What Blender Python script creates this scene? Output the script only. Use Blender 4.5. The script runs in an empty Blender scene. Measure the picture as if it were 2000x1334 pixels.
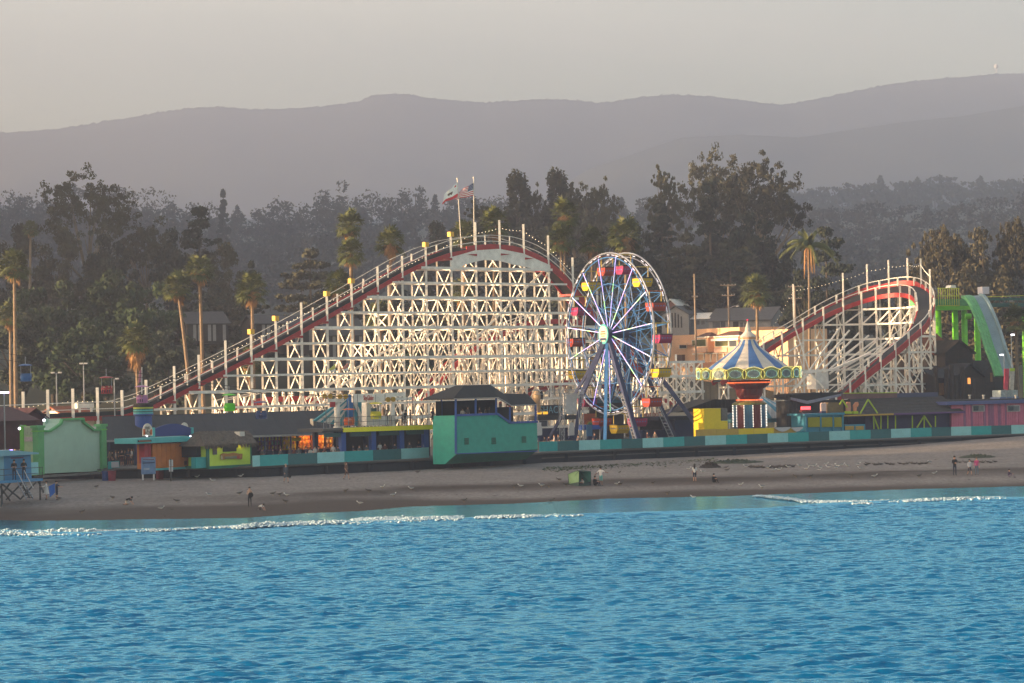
import bpy, math, random
import numpy as np
from mathutils import Vector, Matrix
random.seed(7)
rs = np.random.RandomState(5)
S = bpy.context.scene
C = S.collection
V = Vector
# ---------------------------------------------------------------- camera, sky, sun, exposure
F, CAMH, HOR, ROLL = 5000.0, 10.5, 740.0, -1.2
CAM = V((0, 0, CAMH))
R3 = Matrix.Rotation(math.radians(90) + math.atan((HOR - 667) / F), 3, 'X') @ Matrix.Rotation(math.radians(ROLL), 3, 'Z')
cd = bpy.data.cameras.new('camera')
cd.sensor_width = 36
cd.lens = 36 * F / 2000
cd.clip_start, cd.clip_end = 1, 12000
cam = bpy.data.objects.new('camera', cd)
C.objects.link(cam)
cam.matrix_world = Matrix.Translation(CAM) @ R3.to_4x4()
S.camera = cam

SUN_EL, SUN_BACK = 6.5, -10.0        # low evening sun from the left, a little behind the rides
w = bpy.data.worlds.new('World')
S.world = w
w.use_nodes = True
nt = w.node_tree
bg = nt.nodes['Background']
sky = nt.nodes.new('ShaderNodeTexSky')
sky.sky_type = 'NISHITA'
sky.sun_disc = False
sky.sun_elevation = math.radians(SUN_EL)
sky.sun_rotation = math.radians(270 + SUN_BACK)
sky.altitude = 0
sky.air_density = 1.0
sky.dust_density = 2.6
sky.ozone_density = 1.0
hs = nt.nodes.new('ShaderNodeHueSaturation')
hs.inputs['Saturation'].default_value = 0.85
nt.links.new(sky.outputs[0], hs.inputs['Color'])
tn = nt.nodes.new('ShaderNodeMix')           # evening white balance of the whole sky
tn.data_type = 'RGBA'
tn.blend_type = 'MULTIPLY'
tn.inputs[0].default_value = 1
tn.inputs[7].default_value = (1.10, 1.0, .84, 1)
nt.links.new(hs.outputs[0], tn.inputs[6])
nt.links.new(tn.outputs[2], bg.inputs['Color'])
bg.inputs['Strength'].default_value = 0.15
sd = bpy.data.lights.new('sun', 'SUN')
sd.energy = 5.0
sd.angle = math.radians(0.6)
sd.color = (1.0, 0.68, 0.38)
sun = bpy.data.objects.new('sun', sd)
C.objects.link(sun)
sdir = V((-math.cos(math.radians(SUN_BACK)) * math.cos(math.radians(SUN_EL)),
          math.sin(math.radians(SUN_BACK)) * math.cos(math.radians(SUN_EL)), math.sin(math.radians(SUN_EL))))
sun.rotation_euler = sdir.to_track_quat('Z', 'Y').to_euler()
sun.location = (-80, 250, 60)
S.view_settings.view_transform = 'Standard'
S.view_settings.look = 'None'
S.view_settings.gamma = 1
S.view_settings.exposure = 1.75
S.render.engine = 'CYCLES'
S.cycles.use_denoising = True
S.cycles.max_bounces = 6
S.cycles.volume_bounces = 1
S.cycles.transparent_max_bounces = 8

# ---------------------------------------------------------------- pixel -> place
def ray(x, y):
    return R3 @ V(((x - 1000) / F, (667 - y) / F, -1))
def P(x, y, d):                       # point at depth d (metres north of the camera) seen at a photo pixel
    r = ray(x, y)
    return CAM + r * (d / r.y)
def G(x, y, z=0.0):                   # point of the level plane z seen at a photo pixel
    r = ray(x, y)
    return CAM + r * ((z - CAMH) / r.z)
def interp(t, x):
    return float(np.interp(x, [a for a, b in t], [b for a, b in t]))
DECK = 2.4
class Fr:                             # upright plane on the boardwalk: (along, back, up)
    def __init__(s, xa, da, xb, db, z0=DECK):
        a, b = P(xa, HOR, da), P(xb, HOR, db)
        s.o = V((a.x, a.y, z0))
        u = V((b.x - a.x, b.y - a.y, 0))
        s.L = u.length
        s.u = u.normalized()
        s.n = V((-s.u.y, s.u.x, 0))
        s.z0 = z0
        s.M = Matrix(((s.u.x, s.n.x, 0, s.o.x), (s.u.y, s.n.y, 0, s.o.y), (0, 0, 1, s.o.z), (0, 0, 0, 1)))
    def px(s, x, y, t=0.0):
        r = ray(x, y)
        k = (t - (CAM - s.o).dot(s.n)) / r.dot(s.n)
        p = CAM + r * k
        return V(((p - s.o).dot(s.u), t, p.z - s.z0))
    def w(s, *a):
        return s.M @ (V(a) if len(a) == 3 else a[0])

# ---------------------------------------------------------------- materials
MATS = {}
def mat(name, col, rough=.65, metal=0.0, var=.18, scale=1.5, bump=0.0, emit=0.0, spec=.3, stripes=None):
    if name in MATS:
        return MATS[name]
    m = bpy.data.materials.new(name)
    MATS[name] = m
    m.use_nodes = True
    t = m.node_tree
    b = t.nodes['Principled BSDF']
    b.inputs['Roughness'].default_value = rough
    b.inputs['Metallic'].default_value = metal
    b.inputs['Specular IOR Level'].default_value = spec
    c4 = (*col, 1)
    b.inputs['Base Color'].default_value = c4
    if emit:
        b.inputs['Emission Color'].default_value = c4
        b.inputs['Emission Strength'].default_value = emit
    elif var:
        g = t.nodes.new('ShaderNodeNewGeometry')
        n = t.nodes.new('ShaderNodeTexNoise')
        n.inputs['Scale'].default_value = scale
        n.inputs['Detail'].default_value = 5
        n.inputs['Roughness'].default_value = .65
        t.links.new(g.outputs['Position'], n.inputs['Vector'])
        r = t.nodes.new('ShaderNodeMapRange')
        r.inputs[1].default_value, r.inputs[2].default_value = .3, .7
        r.inputs[3].default_value, r.inputs[4].default_value = 1 - var, 1 + var * .6
        t.links.new(n.outputs[0], r.inputs[0])
        mx = t.nodes.new('ShaderNodeMix')
        mx.data_type = 'RGBA'
        mx.blend_type = 'MULTIPLY'
        mx.inputs[0].default_value = 1
        mx.inputs[6].default_value = c4
        t.links.new(r.outputs[0], mx.inputs[7])
        t.links.new(mx.outputs[2], b.inputs['Base Color'])
        if bump:
            bp = t.nodes.new('ShaderNodeBump')
            bp.inputs['Strength'].default_value = bump
            bp.inputs['Distance'].default_value = .05
            t.links.new(n.outputs[0], bp.inputs['Height'])
            t.links.new(bp.outputs[0], b.inputs['Normal'])
    return m

# ---------------------------------------------------------------- mesh building
WM = {}
class MB:
    def __init__(s):
        s.v, s.f, s.m = [], [], []
    def add(s, vs, fs, mi=0):
        k = len(s.v)
        s.v += [tuple(a) for a in vs]
        s.f += [tuple(i + k for i in f) for f in fs]
        s.m += [mi] * len(fs)
        return s
    def box(s, lo, hi, mi=0):
        x0, y0, z0 = lo
        x1, y1, z1 = hi
        return s.add([(x0, y0, z0), (x1, y0, z0), (x1, y1, z0), (x0, y1, z0), (x0, y0, z1), (x1, y0, z1), (x1, y1, z1), (x0, y1, z1)],
                     [(0, 3, 2, 1), (4, 5, 6, 7), (0, 1, 5, 4), (1, 2, 6, 5), (2, 3, 7, 6), (3, 0, 4, 7)], mi)
    def bar(s, a, b, w, h=None, mi=0):
        a, b = V(a), V(b)
        h = h or w
        d = (b - a).normalized()
        up = V((0, 0, 1)) if abs(d.z) < .95 else V((0, 1, 0))
        x = d.cross(up).normalized() * (w / 2)
        y = x.cross(d).normalized() * (h / 2)
        q = [(-1, -1), (1, -1), (1, 1), (-1, 1)]
        return s.add([a + x * i + y * j for i, j in q] + [b + x * i + y * j for i, j in q],
                     [(0, 1, 2, 3), (7, 6, 5, 4), (0, 4, 5, 1), (1, 5, 6, 2), (2, 6, 7, 3), (3, 7, 4, 0)], mi)
    def tube(s, pts, r, n=6, mi=0, closed=False):
        pts = [V(p) for p in pts]
        m = len(pts)
        rr = r if isinstance(r, (list, tuple)) else [r] * m
        vs, fs = [], []
        for i, p in enumerate(pts):
            if closed:
                d = pts[(i + 1) % m] - pts[i - 1]
            else:
                d = pts[min(i + 1, m - 1)] - pts[max(i - 1, 0)]
            d.normalize()
            up = V((0, 0, 1)) if abs(d.z) < .9 else V((0, 1, 0))
            x = d.cross(up).normalized()
            y = x.cross(d)
            for k in range(n):
                a = 2 * math.pi * k / n
                vs.append(p + (x * math.cos(a) + y * math.sin(a)) * rr[i])
        for i in range(m if closed else m - 1):
            j = (i + 1) % m
            for k in range(n):
                fs.append((i * n + k, i * n + (k + 1) % n, j * n + (k + 1) % n, j * n + k))
        if not closed:
            fs.append(tuple(range(n - 1, -1, -1)))
            fs.append(tuple((m - 1) * n + k for k in range(n)))
        return s.add(vs, fs, mi)
    def lathe(s, prof, n=16, c=(0, 0, 0), mi=0, a0=0.0, mfun=None):
        c = V(c)
        vs, fs, ms = [], [], []
        for r, z in prof:
            for k in range(n):
                a = a0 + 2 * math.pi * k / n
                vs.append(c + V((r * math.cos(a), r * math.sin(a), z)))
        for i in range(len(prof) - 1):
            for k in range(n):
                fs.append((i * n + k, i * n + (k + 1) % n, (i + 1) * n + (k + 1) % n, (i + 1) * n + k))
                ms.append(mfun(i, k) if mfun else mi)
        k0 = len(s.v)
        s.v += [tuple(a) for a in vs]
        s.f += [tuple(i + k0 for i in f) for f in fs]
        s.m += ms
        if prof[-1][0] > .01:
            s.f.append(tuple(k0 + (len(prof) - 1) * n + k for k in range(n))); s.m.append(mi)
        if prof[0][0] > .01:
            s.f.append(tuple(k0 + n - 1 - k for k in range(n))); s.m.append(mi)
        return s
    def prism(s, pts, ext, mi=0):       # polygon pts swept by ext
        pts = [V(p) for p in pts]
        e = V(ext)
        n = len(pts)
        nor = sum(((pts[i] - pts[0]).cross(pts[i + 1] - pts[0]) for i in range(1, n - 1)), V())
        if nor.dot(e) > 0:
            pts.reverse()
        return s.add(pts + [p + e for p in pts], [tuple(range(n)), tuple(range(2 * n - 1, n - 1, -1))] +
                     [(i, i + n, (i + 1) % n + n, (i + 1) % n) for i in range(n)], mi)
    def ball(s, c, r, n=8, m=5, mi=0):
        c = V(c)
        rx, ry, rz = r if isinstance(r, (tuple, list)) else (r, r, r)
        vs = [c + V((0, 0, -rz))]
        for i in range(1, m):
            a = -math.pi / 2 + math.pi * i / m
            for k in range(n):
                b = 2 * math.pi * k / n
                vs.append(c + V((rx * math.cos(a) * math.cos(b), ry * math.cos(a) * math.sin(b), rz * math.sin(a))))
        vs.append(c + V((0, 0, rz)))
        fs = [(0, 1 + (k + 1) % n, 1 + k) for k in range(n)]
        for i in range(m - 2):
            for k in range(n):
                a, b = 1 + i * n + k, 1 + i * n + (k + 1) % n
                fs.append((a, b, b + n, a + n))
        e = len(vs) - 1
        fs += [(e, 1 + (m - 2) * n + k, 1 + (m - 2) * n + (k + 1) % n) for k in range(n)]
        return s.add(vs, fs, mi)
    def mesh(s, name, mats, M=None, smooth=False):
        me = bpy.data.meshes.new(name)
        me.from_pydata(s.v, [], s.f)
        if M is not None:
            me.transform(M)
        for m in (mats if isinstance(mats, (list, tuple)) else [mats]):
            me.materials.append(m)
        me.polygons.foreach_set('material_index', s.m)
        if smooth:
            me.polygons.foreach_set('use_smooth', [True] * len(s.f))
        me.update()
        return me
    def build(s, name, mats, parent=None, M=None, smooth=False):
        return link(bpy.data.objects.new(name, s.mesh(name, mats, M, smooth)), parent)
def npmesh(name, v, f, mats, smooth=False, mi=None):
    me = bpy.data.meshes.new(name)
    me.from_pydata(np.asarray(v, dtype=float).tolist() if not isinstance(v, list) else v, [], f.tolist() if hasattr(f, 'tolist') else f)
    for m in (mats if isinstance(mats, (list, tuple)) else [mats]):
        me.materials.append(m)
    if mi is not None:
        me.polygons.foreach_set('material_index', mi)
    if smooth:
        me.polygons.foreach_set('use_smooth', [True] * len(me.polygons))
    me.update()
    return me
def link(o, parent=None, W=None):
    C.objects.link(o)
    W = W if W is not None else Matrix.Identity(4)
    if parent is not None:
        o.parent = parent
        o.matrix_parent_inverse = WM[parent.name].inverted()
    o.matrix_basis = W
    WM[o.name] = W.copy()
    return o
def tag(o, label, cat, group=None, kind=None):
    if label: o['label'] = label
    if cat: o['category'] = cat
    if group: o['group'] = group
    if kind: o['kind'] = kind
    return o
def thing(name, label, cat, loc=(0, 0, 0), group=None):
    o = bpy.data.objects.new(name, None)
    o.empty_display_size = .3
    link(o, None, Matrix.Translation(V(loc)))
    return tag(o, label, cat, group)
CUBE = {}
def beam(name, a, b, w, h, m, parent):     # one timber, sharing a unit block per material
    if m.name not in CUBE:
        CUBE[m.name] = MB().box((-.5, -.5, -.5), (.5, .5, .5)).mesh('timber_' + m.name, m)
    a, b = V(a), V(b)
    d = b - a
    L = d.length
    d.normalize()
    up = V((0, 0, 1)) if abs(d.z) < .95 else V((0, 1, 0))
    y = up.cross(d).normalized()
    z = d.cross(y)
    c = (a + b) / 2
    W = Matrix(((d.x * L, y.x * w, z.x * h, c.x), (d.y * L, y.y * w, z.y * h, c.y), (d.z * L, y.z * w, z.z * h, c.z), (0, 0, 0, 1)))
    return link(bpy.data.objects.new(name, CUBE[m.name]), parent, W)
def dup(root, W, label=None, group=None):   # copy of a thing with its parts and sub-parts
    r = root.copy()
    C.objects.link(r)
    r.matrix_basis = W
    WM[r.name] = W.copy()
    if label: r['label'] = label
    if group: r['group'] = group
    for ch in root.children:
        c = ch.copy(); C.objects.link(c); c.parent = r
        for g in ch.children:
            e = g.copy(); C.objects.link(e); e.parent = c
    return r
def TRS(loc, rz=0.0, sc=1.0):
    s = sc if isinstance(sc, (tuple, list)) else (sc, sc, sc)
    return Matrix.Translation(V(loc)) @ Matrix.Rotation(rz, 4, 'Z') @ Matrix.Diagonal((*s, 1))
def lettering(name, body, h, m, parent, M, depth=.03, width=None):   # M: x along the text, z up; h capital height
    cu = bpy.data.curves.new(name, 'FONT')
    cu.body = body
    cu.size = h / .69
    cu.extrude = depth / 2
    cu.align_x, cu.align_y = 'CENTER', 'CENTER'
    cu.resolution_u = 3
    o = bpy.data.objects.new(name, cu)
    me = bpy.data.meshes.new_from_object(o)
    bpy.data.objects.remove(o)
    if width:
        xs = [v.co.x for v in me.vertices]
        me.transform(Matrix.Diagonal((width / (max(xs) - min(xs)), 1, 1, 1)))
    me.transform(Matrix(((1, 0, 0, 0), (0, 0, -1, 0), (0, 1, 0, 0), (0, 0, 0, 1))))
    me.transform(M)
    me.materials.clear()
    me.materials.append(m)
    return link(bpy.data.objects.new(name, me), parent)
# ---------------------------------------------------------------- setting: sea, beach, deck, land, mountains, haze
SHORE_PX = [(-400, 1024), (0, 1016), (60, 1018), (330, 1014), (480, 1012), (600, 1003), (700, 999), (800, 990), (1000, 984), (1200, 974),
            (1400, 970), (1600, 963), (1800, 955), (2000, 950), (2400, 940)]
shore = [G(x, y, 0) for x, y in SHORE_PX]
SHX, SHY = [p.x for p in shore], [p.y for p in shore]
BREAK_PX = [(-400, 1050), (0, 1045), (170, 1047), (330, 1037), (500, 1029), (650, 1024), (760, 1022), (900, 1015), (1060, 1011), (1200, 1007), (1400, 1000),
            (1500, 997), (1600, 989), (1700, 984), (1800, 980), (2000, 975), (2400, 966)]
brk = [G(x, y, 0) for x, y in BREAK_PX]
BRX, BRY = [p.x for p in brk], [p.y for p in brk]
WALL = [(-90, 262), (-50, 259), (-30, 254), (-25.3, 253.5), (-8.6, 267.5), (3, 280), (14, 289), (46, 307), (63, 316), (110, 340)]   # foot of the boardwalk (x, y)
def wall_y(X): return np.interp(X, [a for a, b in WALL], [b for a, b in WALL])
def vnoise(x, y, seed=0, octaves=4, pers=.5):     # value noise on arrays
    out = np.zeros(np.broadcast(x, y).shape)
    amp, tot = 1.0, 0
    for o in range(octaves):
        r = np.random.RandomState(seed + o * 17)
        T = r.rand(64, 64)
        xi, yi = np.floor(x).astype(int), np.floor(y).astype(int)
        fx, fy = x - xi, y - yi
        fx, fy = fx * fx * (3 - 2 * fx), fy * fy * (3 - 2 * fy)
        a, b = T[xi % 64, yi % 64], T[(xi + 1) % 64, yi % 64]
        c, d = T[xi % 64, (yi + 1) % 64], T[(xi + 1) % 64, (yi + 1) % 64]
        out += amp * ((a * (1 - fx) + b * fx) * (1 - fy) + (c * (1 - fx) + d * fx) * fy)
        tot += amp
        amp *= pers
        x, y = x * 2.03, y * 2.03
    return out / tot - .5
def grid_faces(nr, nc):
    i = np.arange(nr - 1)[:, None] * nc + np.arange(nc - 1)[None]
    return np.stack([i, i + 1, i + nc + 1, i + nc], -1).reshape(-1, 4)
def smooth01(a, b, x):
    t = np.clip((x - a) / (b - a), 0, 1)
    return t * t * (3 - 2 * t)
def sand_z(X, Y):
    X, Y = np.asarray(X, float), np.asarray(Y, float)
    ys, yw = np.interp(X, SHX, SHY), wall_y(X)
    t = (Y - ys) / np.maximum(yw - ys, 5)
    zw = np.interp(X, [-50, 25, 45, 63, 110], [1.35, 1.15, 1.5, 2.15, 2.4])
    m = Y - ys                                     # metres from the water's edge
    z = np.where(t < 0, m * .05, np.minimum(m * .035, .45))
    z = z + smooth01(13, 19, m + 2.5 * vnoise(X * .05, Y * .0 + 3, 3)) * .38
    z = z + smooth01(.2, 1, t) * (zw - .83)
    return np.maximum(z, -2.2)
GX0, GY0, GST = -70.0, 190.0, .5
_gx, _gy = np.meshgrid(np.arange(GX0, 90, GST), np.arange(GY0, 350, GST))
SZT = sand_z(_gx, _gy)
def sand_h(x, y):                                   # quick single height from a table
    u, v = min(max((x - GX0) / GST, 0), SZT.shape[1] - 2), min(max((y - GY0) / GST, 0), SZT.shape[0] - 2)
    i, j = int(u), int(v)
    u, v = u - i, v - j
    return float(SZT[j, i] * (1 - u) * (1 - v) + SZT[j, i + 1] * u * (1 - v) + SZT[j + 1, i] * (1 - u) * v + SZT[j + 1, i + 1] * u * v)
# water
uu = np.concatenate([[-30, -12, -6, -3, -1.8], np.linspace(-1.3, 1.3, 640), [1.8, 3, 6, 12, 30]])
ysea = [-140, -60, 0, 40, 65, 76]
while ysea[-1] < 236:
    ysea.append(ysea[-1] + .13 + .10 * (ysea[-1] - 76) / 160)
ysea = np.array(ysea + [242, 250, 258])
U, Y = np.meshgrid(uu, ysea)
X = np.clip(U * (.2 * np.clip(Y, 90, 260) + 4), -1380, 1380)
X = np.where(np.abs(U) > 25, np.sign(U) * 1380, X)
yb, ysh = np.interp(X, BRX, BRY), np.interp(X, SHX, SHY)
off = yb - Y                                        # positive on the sea side of the breaking line
Z = np.zeros_like(X)
r = np.random.RandomState(11)
for i in range(90):
    lam = .42 * (1.9 / .42) ** (r.rand() ** 1.25)
    th = r.normal(math.radians(97), .36)
    kx, ky = math.cos(th) * 2 * math.pi / lam, math.sin(th) * 2 * math.pi / lam
    ph = kx * X + ky * Y + r.rand() * 6.28 + 1.2 * vnoise(X * .07 + i, Y * .07, i, 2)
    sn = np.sin(ph)
    Z += .0070 * lam ** .82 * (sn + .35 * np.cos(2 * ph))
Z *= .75 + 1.1 * (vnoise(X * .03, Y * .045, 40, 3) + .15)
calm = .10 + .90 * smooth01(-1.5, 4, off)
Z = Z * calm
ridge = np.exp(-((off + .3) / np.where(off > -.3, 1.1, 2.3)) ** 2) * (.16 + .20 * smooth01(-20, -42, X) + .14 * (vnoise(X * .12, X * 0, 9) + .3))
Z += ridge
Z += .02 * np.exp(-((ysh - Y - 1) / 1.5) ** 2)
chop = .45 + .55 * smooth01(-2.5, 2.5, off)
m = mat('sea_water', (0, .1, .25))
t = m.node_tree
for n in list(t.nodes):
    t.nodes.remove(n)
def N(tree, typ, **kw):
    n = tree.nodes.new(typ)
    for k, v in kw.items():
        setattr(n, k, v)
    return n
out = N(t, 'ShaderNodeOutputMaterial')
df = N(t, 'ShaderNodeBsdfDiffuse')
df.inputs['Color'].default_value = (.0, .11, .28, 1)
gl = N(t, 'ShaderNodeBsdfGlossy')
gl.inputs['Color'].default_value = (.34, .79, 1.0, 1)
gl.inputs['Roughness'].default_value = .14
lw = N(t, 'ShaderNodeFresnel')
lw.inputs['IOR'].default_value = 1.33
mr = N(t, 'ShaderNodeMapRange')
mr.inputs[1].default_value, mr.inputs[2].default_value, mr.inputs[3].default_value, mr.inputs[4].default_value = .07, .42, .04, 1
mx = N(t, 'ShaderNodeMixShader')
geo = N(t, 'ShaderNodeNewGeometry')
mp = N(t, 'ShaderNodeMapping')
mp.inputs['Scale'].default_value = (2.2, 4.0, 1)
nz = N(t, 'ShaderNodeTexNoise')
nz.inputs['Scale'].default_value = 1.0
nz.inputs['Detail'].default_value = 4
bp = N(t, 'ShaderNodeBump')
bp.inputs['Strength'].default_value = .55
bp.inputs['Distance'].default_value = .12
L = t.links.new
L(geo.outputs['Position'], mp.inputs['Vector']); L(mp.outputs[0], nz.inputs['Vector']); L(nz.outputs[0], bp.inputs['Height'])
L(bp.outputs[0], df.inputs['Normal']); L(bp.outputs[0], gl.inputs['Normal']); L(bp.outputs[0], lw.inputs['Normal'])
L(lw.outputs[0], mr.inputs[0]); L(mr.outputs[0], mx.inputs[0]); L(df.outputs[0], mx.inputs[1]); L(gl.outputs[0], mx.inputs[2]); L(mx.outputs[0], out.inputs[0])
ca = N(t, 'ShaderNodeAttribute', attribute_name='chop')
cm_ = N(t, 'ShaderNodeMath', operation='MULTIPLY'); cm_.inputs[1].default_value = .5
L(ca.outputs['Fac'], cm_.inputs[0]); L(cm_.outputs[0], bp.inputs['Strength'])
me = npmesh('sea', np.stack([X, Y, Z], -1).reshape(-1, 3), grid_faces(*X.shape), m, True)
me.attributes.new('chop', 'FLOAT', 'POINT').data.foreach_set('value', chop.ravel())
sea = link(bpy.data.objects.new('sea', me))
sea['kind'] = 'structure'; sea['label'] = 'blue choppy sea water in front of the beach'
# beach
xs = np.concatenate([[-1380, -300, -140, -90], np.arange(-62, 72, .4), [90, 110, 300, 1380]])
tt = np.concatenate([[-6, -3, -1.2, -.6, -.3], np.arange(-.1, 1.101, .008)])
X, T = np.meshgrid(xs, tt)
Y = np.interp(X, SHX, SHY) + T * (wall_y(X) - np.interp(X, SHX, SHY)) + np.where(T > 1, 2.0, 0)
Z = sand_z(X, Y)
shoreD = Y - np.interp(X, SHX, SHY)
Z += smooth01(3, 14, shoreD) * (.07 * vnoise(X * .9, Y * .9, 21, 3) + .12 * vnoise(X * .13, Y * .2, 25, 3))
m = mat('sand', (.215, .195, .187), rough=.95, var=.16, scale=.35, bump=.35, spec=.05)
t = m.node_tree
b = t.nodes['Principled BSDF']
at = N(t, 'ShaderNodeAttribute', attribute_name='wet')
prev = b.inputs['Base Color'].links[0].from_socket
fine = N(t, 'ShaderNodeTexNoise'); fine.inputs['Scale'].default_value = 3.0; fine.inputs['Detail'].default_value = 6
gp = N(t, 'ShaderNodeNewGeometry')
mpp = N(t, 'ShaderNodeMapping'); mpp.inputs['Scale'].default_value = (1, .45, 1)
t.links.new(gp.outputs['Position'], mpp.inputs['Vector']); t.links.new(mpp.outputs[0], fine.inputs['Vector'])
fr_ = N(t, 'ShaderNodeMapRange'); fr_.inputs[1].default_value, fr_.inputs[2].default_value, fr_.inputs[3].default_value, fr_.inputs[4].default_value = .35, .65, .8, 1.1
t.links.new(fine.outputs[0], fr_.inputs[0])
ml = N(t, 'ShaderNodeMix', data_type='RGBA', blend_type='MULTIPLY'); ml.inputs[0].default_value = 1
t.links.new(prev, ml.inputs[6]); t.links.new(fr_.outputs[0], ml.inputs[7])
wt = N(t, 'ShaderNodeMix', data_type='RGBA'); wt.inputs[7].default_value = (.07, .055, .048, 1)
t.links.new(at.outputs['Fac'], wt.inputs[0]); t.links.new(ml.outputs[2], wt.inputs[6]); t.links.new(wt.outputs[2], b.inputs['Base Color'])
rr = N(t, 'ShaderNodeMapRange'); rr.inputs[3].default_value, rr.inputs[4].default_value = .95, .8
t.links.new(at.outputs['Fac'], rr.inputs[0]); t.links.new(rr.outputs[0], b.inputs['Roughness'])
me = npmesh('beach', np.stack([X, Y, Z], -1).reshape(-1, 3), grid_faces(*X.shape), m, True)
wn = vnoise(X * .07, Y * .12, 31, 4)
wet = np.clip(1 - smooth01(6.0, 15.0, shoreD + 10 * wn + 5 * smooth01(-14, 2, X) - 4 * smooth01(-40, -30, X) * (1 - smooth01(-16, -6, X))), 0, 1) * .95
band = np.exp(-((shoreD - 18 - 4 * wn) / 4.5) ** 2) * (.95 + .7 * vnoise(X * .25, Y * .5, 33, 4)) * smooth01(-40, -8, X)
wet = np.clip(np.maximum(wet, band), 0, 1)
me.attributes.new('wet', 'FLOAT', 'POINT').data.foreach_set('value', wet.ravel())
beach = link(bpy.data.objects.new('beach', me))
beach['kind'] = 'structure'; beach['label'] = 'grey brown sand beach'
# surf foam: specks heaped along the breaking crests
def foam_lumps(segs):
    vs, fs = [], []
    for (xa, ya, xb, yb_, n, hgt, wid) in segs:
        for i in range(int(n * 1.4)):
            u = random.random()
            g = G(xa + (xb - xa) * u, ya + (yb_ - ya) * u, 0)
            env = math.sin(math.pi * min(max(u, .02), .98)) ** .5 * (.55 + .9 * abs(math.sin(u * 17 + xa) * math.sin(u * 41)))
            q = random.gauss(0, 1)
            p = V((g.x + random.gauss(0, .15), g.y + q * wid * 1.7, .12 + max(0, (random.random() ** 1.6) * .55 * hgt * env * math.exp(-q * q * .3))))
            s_ = random.uniform(.035, .12)
            k = len(vs)
            vs += [tuple(p + V(e) * s_) for e in ((1.5, 0, 0), (0, 1.2, 0), (-1.5, 0, 0), (0, -1.2, 0), (0, 0, .8), (0, 0, -.6))]
            fs += [(k + a, k + (a + 1) % 4, k + 4) for a in range(4)] + [(k + (a + 1) % 4, k + a, k + 5) for a in range(4)]
    return vs, fs
vs, fs = foam_lumps([(-60, 1044, 80, 1045, 900, .42, .5), (60, 1045, 210, 1043, 1300, .5, .55), (205, 1042, 330, 1038, 250, .18, .4), (460, 1033, 560, 1027, 700, .4, .45),
                     (550, 1027, 680, 1023, 500, .3, .5), (690, 1020, 780, 1017, 700, .18, .9), (760, 1019, 900, 1014, 900, .25, .6), (930, 1014, 1050, 1011, 500, .22, .35),
                     (1040, 1011, 1140, 1009, 120, .1, .3), (1480, 971, 1565, 980, 420, .2, .25), (1560, 982, 1700, 985, 350, .1, .6), (1760, 981, 1960, 975, 800, .22, .35),
                     (1640, 983, 1780, 981, 200, .1, .4), (330, 1038, 470, 1031, 150, .08, .3)])
fm = mat('sea_foam', (.34, .47, .57), rough=.9, var=.1, scale=8)
foam = link(bpy.data.objects.new('surf_foam', npmesh('surf_foam', vs, fs, fm, True)))
tag(foam, 'white foam along the small breaking waves', None, kind='stuff')
# boardwalk deck and the land behind it
dk = mat('deck_boards', (.11, .105, .10), rough=.9, var=.2)
edge = [(x, y + .35) for x, y in WALL]
mb = MB()
pts = [V((x, y, DECK)) for x, y in edge]
back = [V((x, 352, DECK)) for x, y in reversed(edge)]
mb.prism(pts + back, (0, 0, -.25))
deck = mb.build('boardwalk_deck', dk)
deck['kind'] = 'structure'
def land_z(X, Y):
    X, Y = np.asarray(X, float), np.asarray(Y, float)
    z = np.interp(Y, [300, 350, 375, 420, 520, 640, 900, 1100, 1500, 1800, 2300, 2800, 3300], [2.0, 2.2, 3.2, 9.0, 17, 17, 24, 40, 82, 100, 155, 170, 190])
    z = z + smooth01(380, 480, Y) * 6 * np.exp(-((X + 55) / 45) ** 2)
    z = z + smooth01(383, 435, Y) * 58 * smooth01(-98 - (Y - 400) * .22, -140 - (Y - 400) * .25, X) * (1 - smooth01(700, 900, Y))   # unseen bluff added in the west to shade the hillside trees
    z = z + smooth01(620, 900, Y) * smooth01(-(.215 * Y + 40), -(.215 * Y + 150), X) * (60 + (np.clip(Y, 400, 2600) - 400) * .12)  # unseen ridge added farther back to keep the far wood in shade
    return z + smooth01(400, 900, Y) * 12 * vnoise(X * .006 + 5, Y * .006, 51, 4)
xs = np.concatenate([np.linspace(-1380, -220, 40), np.linspace(-210, 210, 90), np.linspace(220, 1380, 40)])
yl = np.concatenate([[316, 340, 352, 362], np.linspace(372, 640, 30), np.linspace(670, 3400, 60)])
X, Y = np.meshgrid(xs, yl)
Z = land_z(X, Y)
scrub = mat('hill_scrub', (.045, .05, .028), rough=.95, var=.5, scale=.05)
land = link(bpy.data.objects.new('hillside_ground', npmesh('hillside_ground', np.stack([X, Y, Z], -1).reshape(-1, 3), grid_faces(*X.shape), scrub, True)))
land['kind'] = 'structure'
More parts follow.
